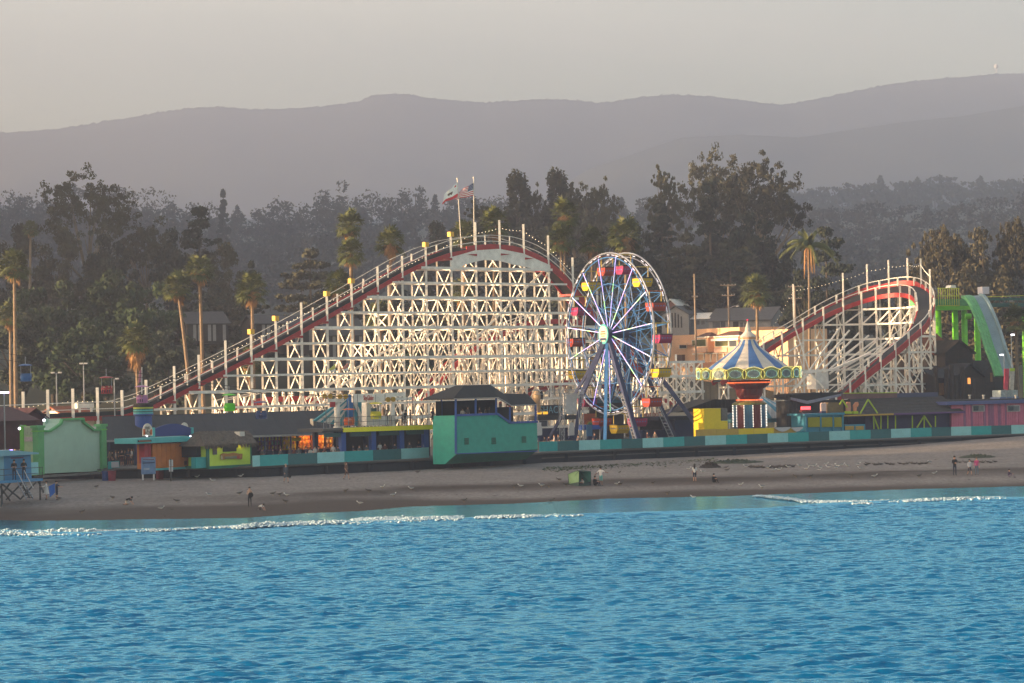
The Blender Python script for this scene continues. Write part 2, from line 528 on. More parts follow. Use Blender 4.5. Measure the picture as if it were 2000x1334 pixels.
# distant mountains
RIDGE = [(-300, 262), (0, 258), (90, 252), (150, 245), (250, 228), (300, 219), (370, 209), (430, 206), (490, 212), (560, 210), (640, 205), (700, 197), (725, 184), (765, 180), (800, 182), (850, 191),
         (950, 199), (1050, 191), (1120, 193), (1170, 199), (1210, 195), (1260, 186), (1320, 183), (1400, 187), (1500, 200), (1530, 203), (1600, 190), (1650, 180),
         (1750, 160), (1850, 150), (1930, 144), (1970, 141), (2000, 143), (2300, 150)]
def mountain(name, outline, d, depth, seed, rough, m, label):
    cols = np.arange(outline[0][0], outline[-1][0] + 1, 4.0)
    hh = np.interp(cols, [a for a, b in outline], [b for a, b in outline])
    hh = hh - rough * (np.abs(vnoise(cols * .13, cols * 0, seed, 5, .85)) * 4) + rough * .6
    crest = [P(x, y, d) for x, y in zip(cols, hh)]
    k = np.concatenate([np.linspace(-.35, -.05, 6), np.linspace(-.02, .1, 14), np.linspace(.12, 1, 40)])
    X = np.array([[p.x * (1 - .22 * max(q, 0) * 0) for p in crest] for q in k])
    zc = np.array([p.z for p in crest])
    K = np.repeat(k[:, None], len(cols), 1)
    Yy = d - depth * K
    prof = np.where(K > 0, (1 - K) ** 1.25, 1 + K * .5)
    ker = np.ones(41) / 41
    zs = np.convolve(np.pad(zc, 20, mode='edge'), ker, mode='valid')
    Zz = zs[None] * prof + (zc - zs)[None] * np.exp(-np.abs(K) * 45)
    rel = np.abs(vnoise(X * .0022, Yy * .0028, seed + 5, 5, .55)) * 1.5
    Zz -= np.where(K > 0, smooth01(0, .25, K) * rel * (1 - K) * 110 * depth / 1600, 0)
    Zz = np.maximum(Zz, -.5)
    o = link(bpy.data.objects.new(name, npmesh(name, np.stack([X, Yy, Zz], -1).reshape(-1, 3), grid_faces(*X.shape)[:, ::-1], m, True)))
    o['kind'] = 'structure'; o['label'] = label
    return o
mtn = mat('forested_slope', (.05, .052, .04), rough=1, var=.35, scale=.006, spec=0)
mountain('mountain_ridge', RIDGE, 6000, 1600, 71, 4.5, mtn, 'far hazy mountain ridge under the sky')
mountain('mountain_spur', [(900, 480), (1150, 330), (1330, 268), (1450, 262), (1560, 268), (1640, 256), (1760, 238), (1880, 226), (2000, 205), (2300, 190)], 4800, 1300, 81, 1.2, mtn, 'lower hazy spur of the mountains on the right')
mountain('mountain_foothill', [(-300, 390), (0, 400), (260, 420), (560, 430), (860, 425), (1200, 420), (1400, 400), (1600, 385), (1800, 372), (2000, 362), (2300, 355)], 3250, 900, 91, 2.2, mtn, 'hazy wooded foothill below the mountains')
# the evening haze
hz = bpy.data.materials.new('evening_haze')
hz.use_nodes = True
t = hz.node_tree
t.nodes.remove(t.nodes['Principled BSDF'])
pv = t.nodes.new('ShaderNodeVolumePrincipled')
pv.inputs['Color'].default_value = (.755, .795, 1.0, 1)
pv.inputs['Density'].default_value = 2.9e-4
pv.inputs['Anisotropy'].default_value = .65
t.links.new(pv.outputs[0], t.nodes['Material Output'].inputs['Volume'])
hb = MB().box((-1420, -160, -4), (1420, 6800, 900)).build('haze', hz)
tag(hb, 'thin evening haze in the air', None, kind='stuff')
# ---------------------------------------------------------------- trees
def foliage(name, col, var=.25):
    m = mat(name, col, rough=.8, var=var, scale=.35, spec=.15)
    t = m.node_tree
    b = t.nodes['Principled BSDF']
    src = b.inputs['Base Color'].links[0].from_socket
    oi = N(t, 'ShaderNodeObjectInfo')
    mr = N(t, 'ShaderNodeMapRange'); mr.inputs[3].default_value, mr.inputs[4].default_value = .75, 1.2
    t.links.new(oi.outputs['Random'], mr.inputs[0])
    mx = N(t, 'ShaderNodeMix', data_type='RGBA', blend_type='MULTIPLY'); mx.inputs[0].default_value = 1
    t.links.new(src, mx.inputs[6]); t.links.new(mr.outputs[0], mx.inputs[7]); t.links.new(mx.outputs[2], b.inputs['Base Color'])
    return m
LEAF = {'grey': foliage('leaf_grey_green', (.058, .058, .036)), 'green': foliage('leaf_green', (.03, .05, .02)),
        'dark': foliage('leaf_dark', (.026, .034, .022)), 'warm': foliage('leaf_warm_lit', (.062, .056, .034)), 'far': foliage('leaf_far', (.042, .046, .036), .15)}  # warm leaves carry the evening light in their colour
BARK = mat('bark_pale', (.17, .135, .10), rough=.9, var=.3, scale=2)
BARKD = mat('bark_dark', (.075, .06, .047), rough=.95, var=.3, scale=2)
def leaf_quads(cl, rng, flat=1.0):
    """cl: rows (x, y, z, rx, ry, rz, n, size) -> scattered leaf clump faces"""
    vs = []
    for x, y, z, rx, ry, rz, n, sz in cl:
        n = int(n)
        d = rng.normal(size=(n, 3))
        d /= np.linalg.norm(d, axis=1)[:, None]
        rad = rng.rand(n, 1) ** .45
        c = d * rad * [rx, ry, rz] + [x, y, z]
        nrm = d + rng.normal(size=(n, 3)) * .7
        nrm[:, 2] *= flat
        nrm /= np.linalg.norm(nrm, axis=1)[:, None] + 1e-6
        a = np.cross(nrm, rng.normal(size=(n, 3)))
        a /= np.linalg.norm(a, axis=1)[:, None] + 1e-6
        b = np.cross(nrm, a)
        s = sz * (.55 + .9 * rng.rand(n, 1))
        vs.append(np.stack([c - a * s, c + b * s * .6, c + a * s, c - b * s * .6], 1))
    v = np.concatenate(vs).reshape(-1, 3)
    return v, np.arange(len(v)).reshape(-1, 4)
def make_tree(kind, H, Wd, seed, leafm, bark, sz=.30, dens=1.0):
    g = np.random.RandomState(seed)
    tr = MB()
    cl = []
    base = V((0, 0, 0))
    if kind == 'euc':
        fork = V((g.normal(0, .4), g.normal(0, .4), H * .34))
        tr.tube([(0, 0, -1), (fork.x * .5, fork.y * .5, H * .17), fork], [H * .022, H * .018, H * .015], 7)
        for i in range(int(84 * dens)):
            a, q = g.rand() * 6.28, g.rand() ** .5
            zz = .60 + .36 * math.sqrt(max(0, 1 - q * q)) * g.uniform(.35, 1) - .05 * q
            p = V((math.cos(a) * q * Wd / 2, math.sin(a) * q * Wd / 2, H * zz))
            rr = g.uniform(.05, .09) * Wd
            for j in range(4):
                o = g.normal(size=3) * rr * 1.15
                r2 = rr * g.uniform(.5, .9)
                cl.append((p.x + o[0], p.y + o[1], p.z + o[2] * .6, r2, r2, r2 * .65, 40, sz))
            if i % 5 == 0:
                mid = fork.lerp(p, .5) + V((g.normal(0, .5), g.normal(0, .5), g.normal(.6, .5)))
                tr.tube([fork, mid, p], [H * .010, H * .006, H * .002], 5)
    elif kind == 'round':
        tr.tube([(0, 0, -1), (0, 0, H * .55)], [H * .02, H * .01], 6)
        for i in range(int(42 * dens)):
            d = g.normal(size=3); d /= np.linalg.norm(d)
            q = g.rand() ** .35
            rr = Wd * g.uniform(.07, .13)
            cl.append((d[0] * q * Wd * .42, d[1] * q * Wd * .42, H * .56 + d[2] * q * H * .38, rr, rr, rr * .75, 190, sz))
            if i % 5 == 0:
                tr.tube([(0, 0, H * .4), (d[0] * q * Wd * .4, d[1] * q * Wd * .4, H * .56 + d[2] * q * H * .36)], [H * .008, H * .002], 5)
    elif kind in ('conifer', 'cedar', 'pine'):
        tr.tube([(0, 0, -1), (0, 0, H * .97)], [H * .018, H * .002], 6)
        nl = {'conifer': 15, 'cedar': 10, 'pine': 11}[kind]
        for i in range(nl):
            u = (i + .5) / nl
            zz = H * (.12 + .86 * u)
            rad = Wd / 2 * ((1 - u) ** .8 if kind == 'conifer' else (1 - u ** 2.2) * .95 + .08)
            nb = max(4, int((9 if kind != 'pine' else 7) * (1 - u * .5) * dens))
            for k in range(nb):
                a = g.rand() * 6.28
                L_ = rad * g.uniform(.6, 1.1)
                for e in (.35, .65, .95):
                    rr = Wd * g.uniform(.05, .085) * (1.15 if e < .9 else .8)
                    cl.append((math.cos(a) * L_ * e, math.sin(a) * L_ * e, zz + g.normal(0, H * .012) - e * H * (.025 if kind == 'conifer' else -.01),
                               rr, rr, rr * (.42 if kind != 'pine' else .7), 46, sz))
                if k % 2 == 0:
                    tr.tube([(0, 0, zz), (math.cos(a) * L_ * .8, math.sin(a) * L_ * .8, zz)], [H * .004, H * .001], 4)
    elif kind == 'poplar':
        tr.tube([(0, 0, -1), (0, 0, H * .9)], [H * .016, H * .002], 6)
        for i in range(int(84 * dens)):
            u = g.rand()
            rad = Wd / 2 * math.sin(math.pi * min(1, (u * .85 + .12))) ** .6
            a = g.rand() * 6.28
            rr = Wd * g.uniform(.14, .2)
            cl.append((math.cos(a) * rad * .7, math.sin(a) * rad * .7, H * (.14 + .84 * u), rr * .8, rr * .8, rr * 1.3, 90, sz))
            if i % 6 == 0:
                tr.tube([(0, 0, H * (.1 + .8 * u)), (math.cos(a) * rad * .7, math.sin(a) * rad * .7, H * (.14 + .84 * u))], [H * .004, H * .001], 4)
    v, f = leaf_quads(cl, g)
    return npmesh('crown', v, f, leafm), tr.mesh('trunk', bark, smooth=True), v[:, 2].max(), np.percentile(np.abs(v[:, 0]), 99) * 2
PROTO = {}
for key, a in {'euc1': ('euc', 32, 22, 1, 'grey', BARK, .28, .62), 'euc2': ('euc', 32, 20, 2, 'grey', BARK), 'euc3': ('euc', 30, 12, 3, 'grey', BARK, .28, .7),
               'round1': ('round', 18, 14, 4, 'dark', BARKD), 'round2': ('round', 18, 14, 5, 'grey', BARKD), 'bush1': ('round', 14, 14, 6, 'green', BARKD),
               'bush2': ('round', 14, 15, 7, 'green', BARKD), 'conifer1': ('conifer', 24, 11, 8, 'dark', BARKD), 'cedar1': ('cedar', 20, 15, 9, 'dark', BARKD),
               'cedar2': ('cedar', 20, 15, 10, 'grey', BARKD), 'pine1': ('pine', 26, 13, 11, 'dark', BARKD), 'poplar1': ('poplar', 28, 7, 12, 'grey', BARKD),
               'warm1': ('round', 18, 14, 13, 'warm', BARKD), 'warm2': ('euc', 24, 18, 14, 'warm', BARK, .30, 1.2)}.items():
    kw = a[6:]
    PROTO[key] = make_tree(a[0], a[1], a[2], a[3], LEAF[a[4]], a[5], *kw)
# (x, y of the top, width, depth, kind, what it looks like, name)
TREES = [
 (163, 318, 225, 470, 'euc1', 'huge open eucalyptus rising above all trees on the left hill', 'eucalyptus_tree'),
 (40, 432, 120, 462, 'round2', 'round grey green tree at the left edge below the huge eucalyptus', 'oak_tree'),
 (125, 440, 130, 455, 'round2', 'round grey green tree under the left half of the huge eucalyptus', 'oak_tree'),
 (205, 452, 120, 450, 'round1', 'dark round tree under the right half of the huge eucalyptus', 'oak_tree'),
 (285, 425, 130, 468, 'euc2', 'broad eucalyptus just right of the huge eucalyptus', 'eucalyptus_tree'),
 (338, 440, 100, 460, 'round1', 'dark round tree between the broad eucalyptus and the tall pine', 'oak_tree'),
 (388, 402, 130, 470, 'pine1', 'tall dark pine at the right end of the left hill trees', 'pine_tree'),
 (440, 470, 90, 455, 'round2', 'small round tree at the right foot of the tall dark pine', 'oak_tree'),
 (492, 508, 60, 430, 'conifer1', 'small pointed conifer behind the palm over the lift hill foot', 'conifer_tree'),
 (100, 545, 190, 405, 'bush1', 'wide green bushy tree behind the green stage building', 'willow_tree'),
 (205, 525, 180, 408, 'bush2', 'bright green bushy tree in the middle of the left hollow', 'willow_tree'),
 (300, 548, 170, 404, 'bush1', 'green bushy tree behind the leaning palm', 'willow_tree'),
 (395, 570, 150, 402, 'round1', 'dark bushy tree behind the half timbered house', 'oak_tree'),
 (20, 590, 160, 395, 'round1', 'dark bushy tree at the left edge behind the tall palm', 'oak_tree'),
 (160, 620, 190, 388, 'bush2', 'low green bush behind the sky ride chairs on the left', 'willow_tree'),
 (330, 640, 150, 385, 'round1', 'low dark bush under the half timbered house', 'oak_tree'),
 (455, 590, 120, 400, 'round2', 'grey green bush left of the spreading cedar', 'oak_tree'),
 (605, 482, 165, 430, 'cedar2', 'spreading cedar behind the lift hill left of the tallest palms', 'cedar_tree'),
 (660, 545, 120, 425, 'round1', 'dark tree at the right foot of the spreading cedar', 'oak_tree'),
 (540, 620, 130, 398, 'round1', 'dark bush below the spreading cedar', 'oak_tree'),
 (852, 428, 60, 520, 'poplar1', 'single slim tree behind the lift hill left of the flags', 'poplar_tree'),
 (945, 388, 110, 560, 'euc3', 'thin eucalyptus right of the flagpoles', 'eucalyptus_tree'),
 (1008, 327, 75, 560, 'poplar1', 'tall pointed tree behind the crest of the lift hill', 'poplar_tree'),
 (1040, 352, 90, 575, 'euc2', 'eucalyptus between the two pointed trees', 'eucalyptus_tree'),
 (1086, 323, 75, 562, 'poplar1', 'second tall pointed tree right of the crest', 'poplar_tree'),
 (1130, 352, 90, 556, 'euc3', 'thin eucalyptus right of the second pointed tree', 'eucalyptus_tree'),
 (1168, 340, 110, 548, 'euc2', 'dense eucalyptus above the ferris wheel', 'eucalyptus_tree'),
 (1060, 440, 170, 520, 'round2', 'broad tree behind the right end of the lift hill crest', 'oak_tree'),
 (960, 460, 140, 500, 'round1', 'dark tree behind the arch of the lift hill', 'oak_tree'),
 (1240, 430, 110, 480, 'round1', 'dark tree behind the top of the ferris wheel', 'oak_tree'),
 (1300, 318, 80, 462, 'euc3', 'thin scraggly eucalyptus left of the tallest pair', 'eucalyptus_tree'),
 (1385, 278, 185, 535, 'euc1', 'left one of the tallest pair of eucalyptus on the right', 'eucalyptus_tree'),
 (1482, 286, 185, 462, 'euc2', 'right one of the tallest pair of eucalyptus on the right', 'eucalyptus_tree'),
 (1292, 395, 120, 445, 'conifer1', 'dark conifer below the thin scraggly eucalyptus', 'conifer_tree'),
 (1385, 352, 120, 440, 'pine1', 'dark green pine in front of the tallest pair', 'pine_tree'),
 (1462, 405, 150, 438, 'round1', 'dark round tree under the tallest pair', 'oak_tree'),
 (1340, 452, 150, 425, 'cedar2', 'layered grey cedar above the peach apartment house', 'cedar_tree'),
 (1425, 470, 150, 420, 'cedar1', 'layered dark cedar above the grey roofed house', 'cedar_tree'),
 (1510, 455, 120, 430, 'round1', 'dark tree left of the feather palm', 'oak_tree'),
 (1300, 530, 130, 410, 'round1', 'dark bushy tree behind the gabled house', 'oak_tree'),
 (1395, 545, 160, 405, 'round2', 'bushy tree behind the utility poles', 'oak_tree'),
 (1500, 545, 130, 405, 'round1', 'dark bushy tree behind the small fan palm', 'oak_tree'),
 (1612, 440, 150, 440, 'cedar1', 'dark spreading cedar right of the feather palm', 'cedar_tree'),
 (1570, 520, 110, 420, 'round1', 'dark tree at the foot of the feather palm', 'oak_tree'),
 (1655, 540, 90, 420, 'round1', 'dark tree behind the rising track of the curved coaster end', 'oak_tree'),
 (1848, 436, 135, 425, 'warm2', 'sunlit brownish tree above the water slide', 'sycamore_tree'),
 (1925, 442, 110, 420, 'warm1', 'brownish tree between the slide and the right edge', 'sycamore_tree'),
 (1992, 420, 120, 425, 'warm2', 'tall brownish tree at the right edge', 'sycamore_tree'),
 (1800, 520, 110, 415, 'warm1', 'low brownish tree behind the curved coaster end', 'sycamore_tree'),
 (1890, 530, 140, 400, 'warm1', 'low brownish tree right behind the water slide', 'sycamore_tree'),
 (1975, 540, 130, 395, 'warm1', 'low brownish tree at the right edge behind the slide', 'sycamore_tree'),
 (1735, 560, 110, 420, 'round1', 'low dark tree seen through the curved coaster end', 'oak_tree'),
 (780, 560, 150, 440, 'round1', 'dark tree seen through the left part of the lattice', 'oak_tree'),
 (880, 570, 150, 430, 'round2', 'grey tree seen through the middle of the lattice', 'oak_tree'),
 (990, 560, 150, 430, 'round1', 'dark tree seen through the lattice under the crest', 'oak_tree'),
 (1090, 540, 150, 430, 'round1', 'dark tree seen left of the ferris wheel', 'oak_tree'),
 (1190, 540, 140, 425, 'round1', 'dark tree seen through the ferris wheel', 'oak_tree'),
 (700, 640, 130, 400, 'round1', 'low dark bush behind the lower lattice', 'oak_tree'),
 (830, 660, 150, 398, 'bush1', 'low green bush behind the lower lattice middle', 'willow_tree'),
 (960, 660, 150, 396, 'round1', 'low dark bush behind the inner red track', 'oak_tree'),
 (1110, 660, 150, 396, 'round1', 'low dark bush behind the left rim of the ferris wheel', 'oak_tree'),
 (1405, 425, 150, 445, 'round1', 'dark round tree low between the tallest pair', 'oak_tree'),
 (1350, 490, 150, 425, 'round1', 'dark tree below the layered grey cedar', 'oak_tree'),
 (1450, 480, 160, 428, 'round2', 'grey round tree above the bungalow roof', 'oak_tree'),
 (436, 368, 46, 1100, 'conifer1', 'hazy pointed conifer standing out on the wooded ridge', 'conifer_tree'),
]
def plant_tree(x, yt, wpx, d, kind, label, name):
    cm, tm, h0, w0 = PROTO[kind]
    if 1270 < x < 1545 and d < 470: d += 55       # behind the houses
    if 350 < x < 720 and d < 430: d += 32
    top = P(x, yt, d)
    bz = float(land_z(top.x, d))
    sz_ = (top.z - bz) / h0
    sx = (wpx / F * d) / w0
    r = thing(name, label, 'tree', (top.x, d, bz), 'trees on the hillside')
    rz = random.random() * .8 - .4
    W = TRS((top.x, d, bz), rz, (sx, sx, sz_))
    link(bpy.data.objects.new('crown', cm), r, W)
    link(bpy.data.objects.new('trunk', tm), r, W)
for a in TREES:
    plant_tree(*a)
# far wood on the ridges: one mass
def far_wood(name, label, outline, d0, rows, dd, dy, seed, leafm, wmin, wmax, nq, sz):
    g = np.random.RandomState(seed)
    cl, tr = [], MB()
    for k in range(rows):
        d = d0 - k * dd
        x = outline[0][0] + g.rand() * 20
        while x < outline[-1][0]:
            yt = interp(outline, x) + k * dy + abs(g.normal(0, 5)) - (6 if g.rand() < .1 else 0)
            w = g.uniform(wmin, wmax) / 5000 * d
            p = P(x, yt, d)
            con = g.rand() < .2
            bz = float(land_z(p.x, d))
            h = max(p.z - bz, 6)
            tr.bar((p.x, d, bz - 1), (p.x, d, p.z - h * .15), .5)
            for j in range(9):
                if con:
                    u = (j + .5) / 9
                    cl.append((p.x, d, p.z - h * .55 * (1 - u), w * .4 * (1 - u) + .5, w * .4 * (1 - u) + .5, h * .04, nq // 9, sz))
                else:
                    o = g.normal(size=3)
                    cl.append((p.x + o[0] * w * .22, d + o[1] * w * .22, p.z - h * .16 + o[2] * h * .07 - h * .12 * (j % 3), w * .24, w * .24, h * .10, nq // 9, sz))
            x += w * 5000 / d * g.uniform(.35, .7)
    v, f = leaf_quads(cl, g)
    o = link(bpy.data.objects.new(name, npmesh(name, v, f, leafm)))
    tag(o, label, None, kind='stuff')
    t_ = tr.build('tree_trunks', BARKD, o)
    t_['kind'] = 'stuff'
far_wood('far_wood', 'hazy wooded ridge behind the amusement park', [(-120, 365), (0, 372), (70, 365), (250, 352), (300, 368), (340, 392), (420, 385), (480, 402), (520, 404), (545, 380), (600, 368), (640, 352), (690, 362), (740, 382), (775, 375), (820, 350), (860, 366), (930, 366), (980, 372), (1100, 380), (1200, 385), (1260, 378), (1330, 380), (1500, 395), (1560, 392),
         (1600, 398), (1660, 388), (1700, 396), (1760, 400), (1800, 393), (1850, 402), (1920, 388), (1980, 374), (2100, 370)], 1500, 8, 70, 22, 3, LEAF['far'], 55, 105, 360, 1.05)
far_wood('misty_wood', 'pale misty wood on the right above the nearer ridge', [(1540, 362), (1600, 366), (1680, 345), (1760, 346), (1850, 340), (1880, 352), (1960, 335), (2100, 330)], 2350, 4, 70, 14, 5, LEAF['far'], 50, 90, 108, 2.4)
# ---------------------------------------------------------------- palms
FROND = mat('palm_frond', (.075, .09, .025), rough=.6, var=.35, scale=1.2)
DEADF = mat('palm_skirt', (.27, .15, .065), rough=.9, var=.35, scale=1.5)
PTRUNK = mat('palm_trunk', (.20, .145, .10), rough=.9, var=.3, scale=2.5, bump=.3)
def fan_crown(seed):
    g = np.random.RandomState(seed)
    mb, sk = MB(), MB()
    def fan(t, az, el, pet, rad, mi):
        d = V((math.cos(az) * math.cos(el), math.sin(az) * math.cos(el), math.sin(el)))
        side = d.cross(V((0, 0, 1)))
        side = side.normalized() if side.length > .05 else V((1, 0, 0))
        up = side.cross(d)
        c = d * pet
        t.bar((0, 0, 0), c, .05, .03, mi)
        for k in range(9):
            a = (k - 4) * .36 + g.normal(0, .05)
            e = c + (d * math.cos(a) + side * math.sin(a)) * rad * (1 - .06 * abs(k - 4)) + up * (.12 * math.cos(a) * rad) + V((0, 0, -.34 * rad * g.uniform(.4, 1.3)))
            mdl = c.lerp(e, .55) + up * .1
            q = (d * -math.sin(a) + side * math.cos(a)) * .085
            t.add([c, mdl + q, e, mdl - q], [(0, 1, 2, 3)], mi)
    for i in range(70):
        el = math.asin(g.uniform(-.62, .98))
        fan(mb, g.rand() * 6.28, el, g.uniform(.85, 1.25), g.uniform(.75, 1.05), 0)
    for i in range(40):
        el = math.asin(g.uniform(-.97, -.2))
        fan(sk, g.rand() * 6.28, el, g.uniform(.7, 1.3), g.uniform(.6, .95), 0)
    return mb.mesh('fan_crown', FROND), sk.mesh('dead_skirt', DEADF)
FANS = [fan_crown(s) for s in (1, 2, 3)]
PALMS = [  # x, y crown centre, crown width px, depth, base x, y where it stands seen, label
 (28, 520, 66, 322, 31, 'tall slim fan palm at the left edge'), (390, 527, 62, 330, 398, 'tall straight fan palm beside the leaning one'),
 (347, 562, 62, 328, 378, 'leaning fan palm left of the tall straight one'), (492, 567, 68, 326, 496, 'fan palm standing over the foot of the lift hill'),
 (265, 665, 74, 318, 272, 'short stout fan palm with a thick brown skirt'), (684, 440, 60, 338, 690, 'tallest fan palm of the trio left of the lift hill'),
 (686, 494, 58, 334, 692, 'middle fan palm of the trio left of the lift hill'), (660, 556, 60, 332, 668, 'lowest fan palm of the trio left of the lift hill'),
 (763, 475, 62, 336, 765, 'lone fan palm rising behind the lift hill'), (908, 462, 62, 345, 905, 'fan palm behind the crest beside the flagpoles'),
 (966, 437, 66, 346, 966, 'brown fan palm behind the very top of the crest'), (1103, 420, 64, 348, 1106, 'tall fan palm behind the drop of the lift hill'),
 (1096, 468, 62, 346, 1100, 'lower fan palm under the tall one behind the drop'), (1157, 474, 62, 347, 1158, 'fan palm just left of the ferris wheel top'),
 (1222, 462, 76, 344, 1225, 'bushy fan palm just behind the ferris wheel top'), (1478, 570, 66, 372, 1482, 'fan palm behind the swing ride'),
 (20, 618, 56, 352, 22, 'small fan palm behind the tall one at the left edge'), (488, 712, 60, 336, 490, 'low fan palm behind the lattice of the lift hill foot'),
 (742, 618, 58, 345, 748, 'low fan palm seen through the upper lattice'), (905, 570, 56, 352, 908, 'fan palm seen through the lattice under the crest'),
 (1985, 625, 60, 355, 1988, 'fan palm behind the water slide at the right edge'), (60, 448, 34, 440, 60, 'tiny far fan palm beside the huge eucalyptus')]
for i, (x, y, wpx, d, bx, label) in enumerate(PALMS):
    top, bb = P(x, y, d), P(bx, 800, d)
    bz = float(land_z(bb.x, d)) if d > 350 else 2.1
    r = thing('fan_palm', label, 'palm', (bb.x, d, bz), 'fan palms behind the rides')
    n = 8
    pts = []
    for k in range(n + 1):
        u = k / n
        pts.append(V((bb.x + (top.x - bb.x) * u ** 1.4, d, bz + (top.z - bz) * u)))
    MB().tube(pts, [.30 - .12 * k / n for k in range(n + 1)], 7).build('trunk', PTRUNK, r, smooth=True)
    s_ = wpx / F * d / 3.5
    W = TRS(top, random.random() * 6.28, (s_ * 1.05, s_ * 1.05, s_ * 1.2))
    a, b_ = FANS[i % 3]
    link(bpy.data.objects.new('crown', a), r, W)
    link(bpy.data.objects.new('dead_skirt', b_), r, TRS(top, random.random() * 6.28, (s_ * .62, s_ * .62, s_ * (1.7 if i == 4 else 1.05))))
def feather_palm(x, y, d, bx, label):
    top, bb = P(x, y, d), P(bx, 800, d)
    r = thing('feather_palm', label, 'palm', (bb.x, d, 2.1))
    MB().tube([(bb.x, d, 2.1), (bb.x, d, 10), top], [.28, .22, .17], 7).build('trunk', PTRUNK, r, smooth=True)
    mb = MB()
    g = np.random.RandomState(8)
    for i in range(22):
        az = i * 2.4 + g.normal(0, .2)
        el = g.uniform(.1, 1.35)
        Ls = g.uniform(3.4, 4.5)
        pr = None
        for k in range(15):
            u = k / 14
            rad = Ls * u * math.cos(el) + .5 * u
            p = V((math.cos(az) * rad, math.sin(az) * rad, Ls * (math.sin(el) * u - .75 * u * u * math.cos(el) - .18 * u * u))) + top
            if pr is not None:
                mb.bar(pr, p, .06, .05)
                side = V((-math.sin(az), math.cos(az), 0))
                for sg in (-1, 1):
                    for q in (0, .5):
                        c = pr.lerp(p, q)
                        e = c + side * sg * (.75 * (1 - u * .5)) + V((0, 0, -.55))
                        fw = (p - pr).normalized() * .09
                        mb.add([c - fw, c + fw, e], [(0, 1, 2)])
            pr = p
    mb.build('crown', FROND, r)
    sk = MB()
    for i in range(14):
        a = g.rand() * 6.28
        e = top + V((math.cos(a) * .8, math.sin(a) * .8, -g.uniform(2.5, 5)))
        sk.tube([top, top.lerp(e, .3) + V((math.cos(a) * .4, math.sin(a) * .4, .3)), e], [.08, .1, .03], 4)
    sk.build('dead_skirt', DEADF, r)
feather_palm(1580, 478, 376, 1583, 'feather palm with long arching fronds left of the dark cedar')
# ---------------------------------------------------------------- wooden coaster: lift hill
WHITE = mat('white_timber', (.74, .71, .67), rough=.6, var=.22, scale=1.2)
RED = mat('red_track_paint', (.34, .022, .025), rough=.5, var=.25, scale=1.5)
BLACK = mat('black_track_bed', (.014, .014, .016), rough=.6, var=.2)
YELBOX = mat('yellow_lamp_box', (.72, .40, .05), rough=.5, var=.1)
BULB = mat('warm_bulb', (1.0, .82, .55), emit=1.3)
CABLE = mat('dark_cable', (.02, .02, .022), rough=.7, var=0)
LV = 1.83
FC = Fr(300, 288, 1110, 330)
TRK = [(-40, 814), (60, 810), (150, 806), (240, 803), (290, 788), (340, 764), (390, 739), (440, 714), (490, 689), (540, 663), (590, 636), (640, 608), (690, 580), (740, 551), (785, 525), (831, 503), (880, 486),
       (928, 478), (960, 476), (1000, 479), (1022, 485), (1048, 495), (1070, 508), (1094, 528), (1118, 555), (1145, 590), (1175, 632), (1205, 672), (1240, 708), (1280, 735)]
trk = [FC.px(x, y) for x, y in TRK]
TS, TZ = [p.x for p in trk], [p.z for p in trk]
def tz(s_): return float(np.interp(s_, TS, TZ))
coaster = thing('wooden_coaster', 'long white timber lift hill of the roller coaster with red track', 'roller coaster', FC.w(20, 4, 0))
ROWW = 2.8
POSTS = [(340, 715, 0), (388, 693, 0), (440, 665, 0), (490, 645, 1), (538, 619, 1), (588, 591, 0), (638, 571, 1), (686, 546, 1), (737, 521, 0), (785, 500, 0), (831, 475, 1),
         (880, 455, 1), (928, 434, 0), (975, 430, 0), (1022, 438, 0), (1070, 460, 0), (1118, 503, 0), (1166, 560, 0), (1212, 620, 0)]
def back_lim(x): return interp([(430, 0), (480, 3.6), (560, 5.6), (640, 9), (735, 13), (785, 16.5), (880, 18.4), (1070, 18.4), (1118, 15), (1212, 9)], x)
bents, nbr = [], 0
rearb = MB()
for x, yt, ylw in POSTS:
    s0 = FC.px(x, yt).x
    mast = FC.px(x, yt).z
    top = tz(s0) - .55
    hs_ = [mast, tz(s0) - .3] + [max(0, min(back_lim(x) - (0, 0, 0, 3.6, 99)[r], top)) for r in (2, 3, 4)]
    bents.append((x, s0, hs_))
    beam('post', FC.w(s0, 0, 0), FC.w(s0, 0, mast), .27, .27, WHITE, coaster)
    beam('post', FC.w(s0, ROWW, 0), FC.w(s0, ROWW, hs_[1] + .9), .22, .22, WHITE, coaster)
    for r in (2, 3, 4):
        if hs_[r] > 1:
            beam('post', FC.w(s0, ROWW * r, 0), FC.w(s0, ROWW * r, hs_[r]), .22, .22, WHITE, coaster)
    if ylw:
        c = FC.w(s0, 0, mast)
        MB().box((s0 - .28, -.3, mast - .45), (s0 + .3, .3, mast + .12)).build('lamp_box', YELBOX, coaster, FC.M)
    # braces across the bent, each crossing two storeys
    for r in range(4):
        lim = min(tz(s0) - .7 if r == 0 else hs_[r + 1], hs_[r] if r else 99)
        k = 0
        while (k + 1) * LV <= lim:
            z0, z1 = k * LV, min((k + 2) * LV, lim)
            t0, t1 = ROWW * r + .15, ROWW * (r + 1) - .15
            for q, (a, b) in enumerate(((t0, t1), (t1, t0))):
                ds = .12 * (1 if q else -1)
                if r < 2:
                    beam('brace', FC.w(s0 + ds, a, z0), FC.w(s0 + ds, b, z1), .07, .145, WHITE, coaster); nbr += 1
                else:
                    rearb.bar(FC.w(s0 + ds, a, z0), FC.w(s0 + ds, b, z1), .07, .12)
            k += 2
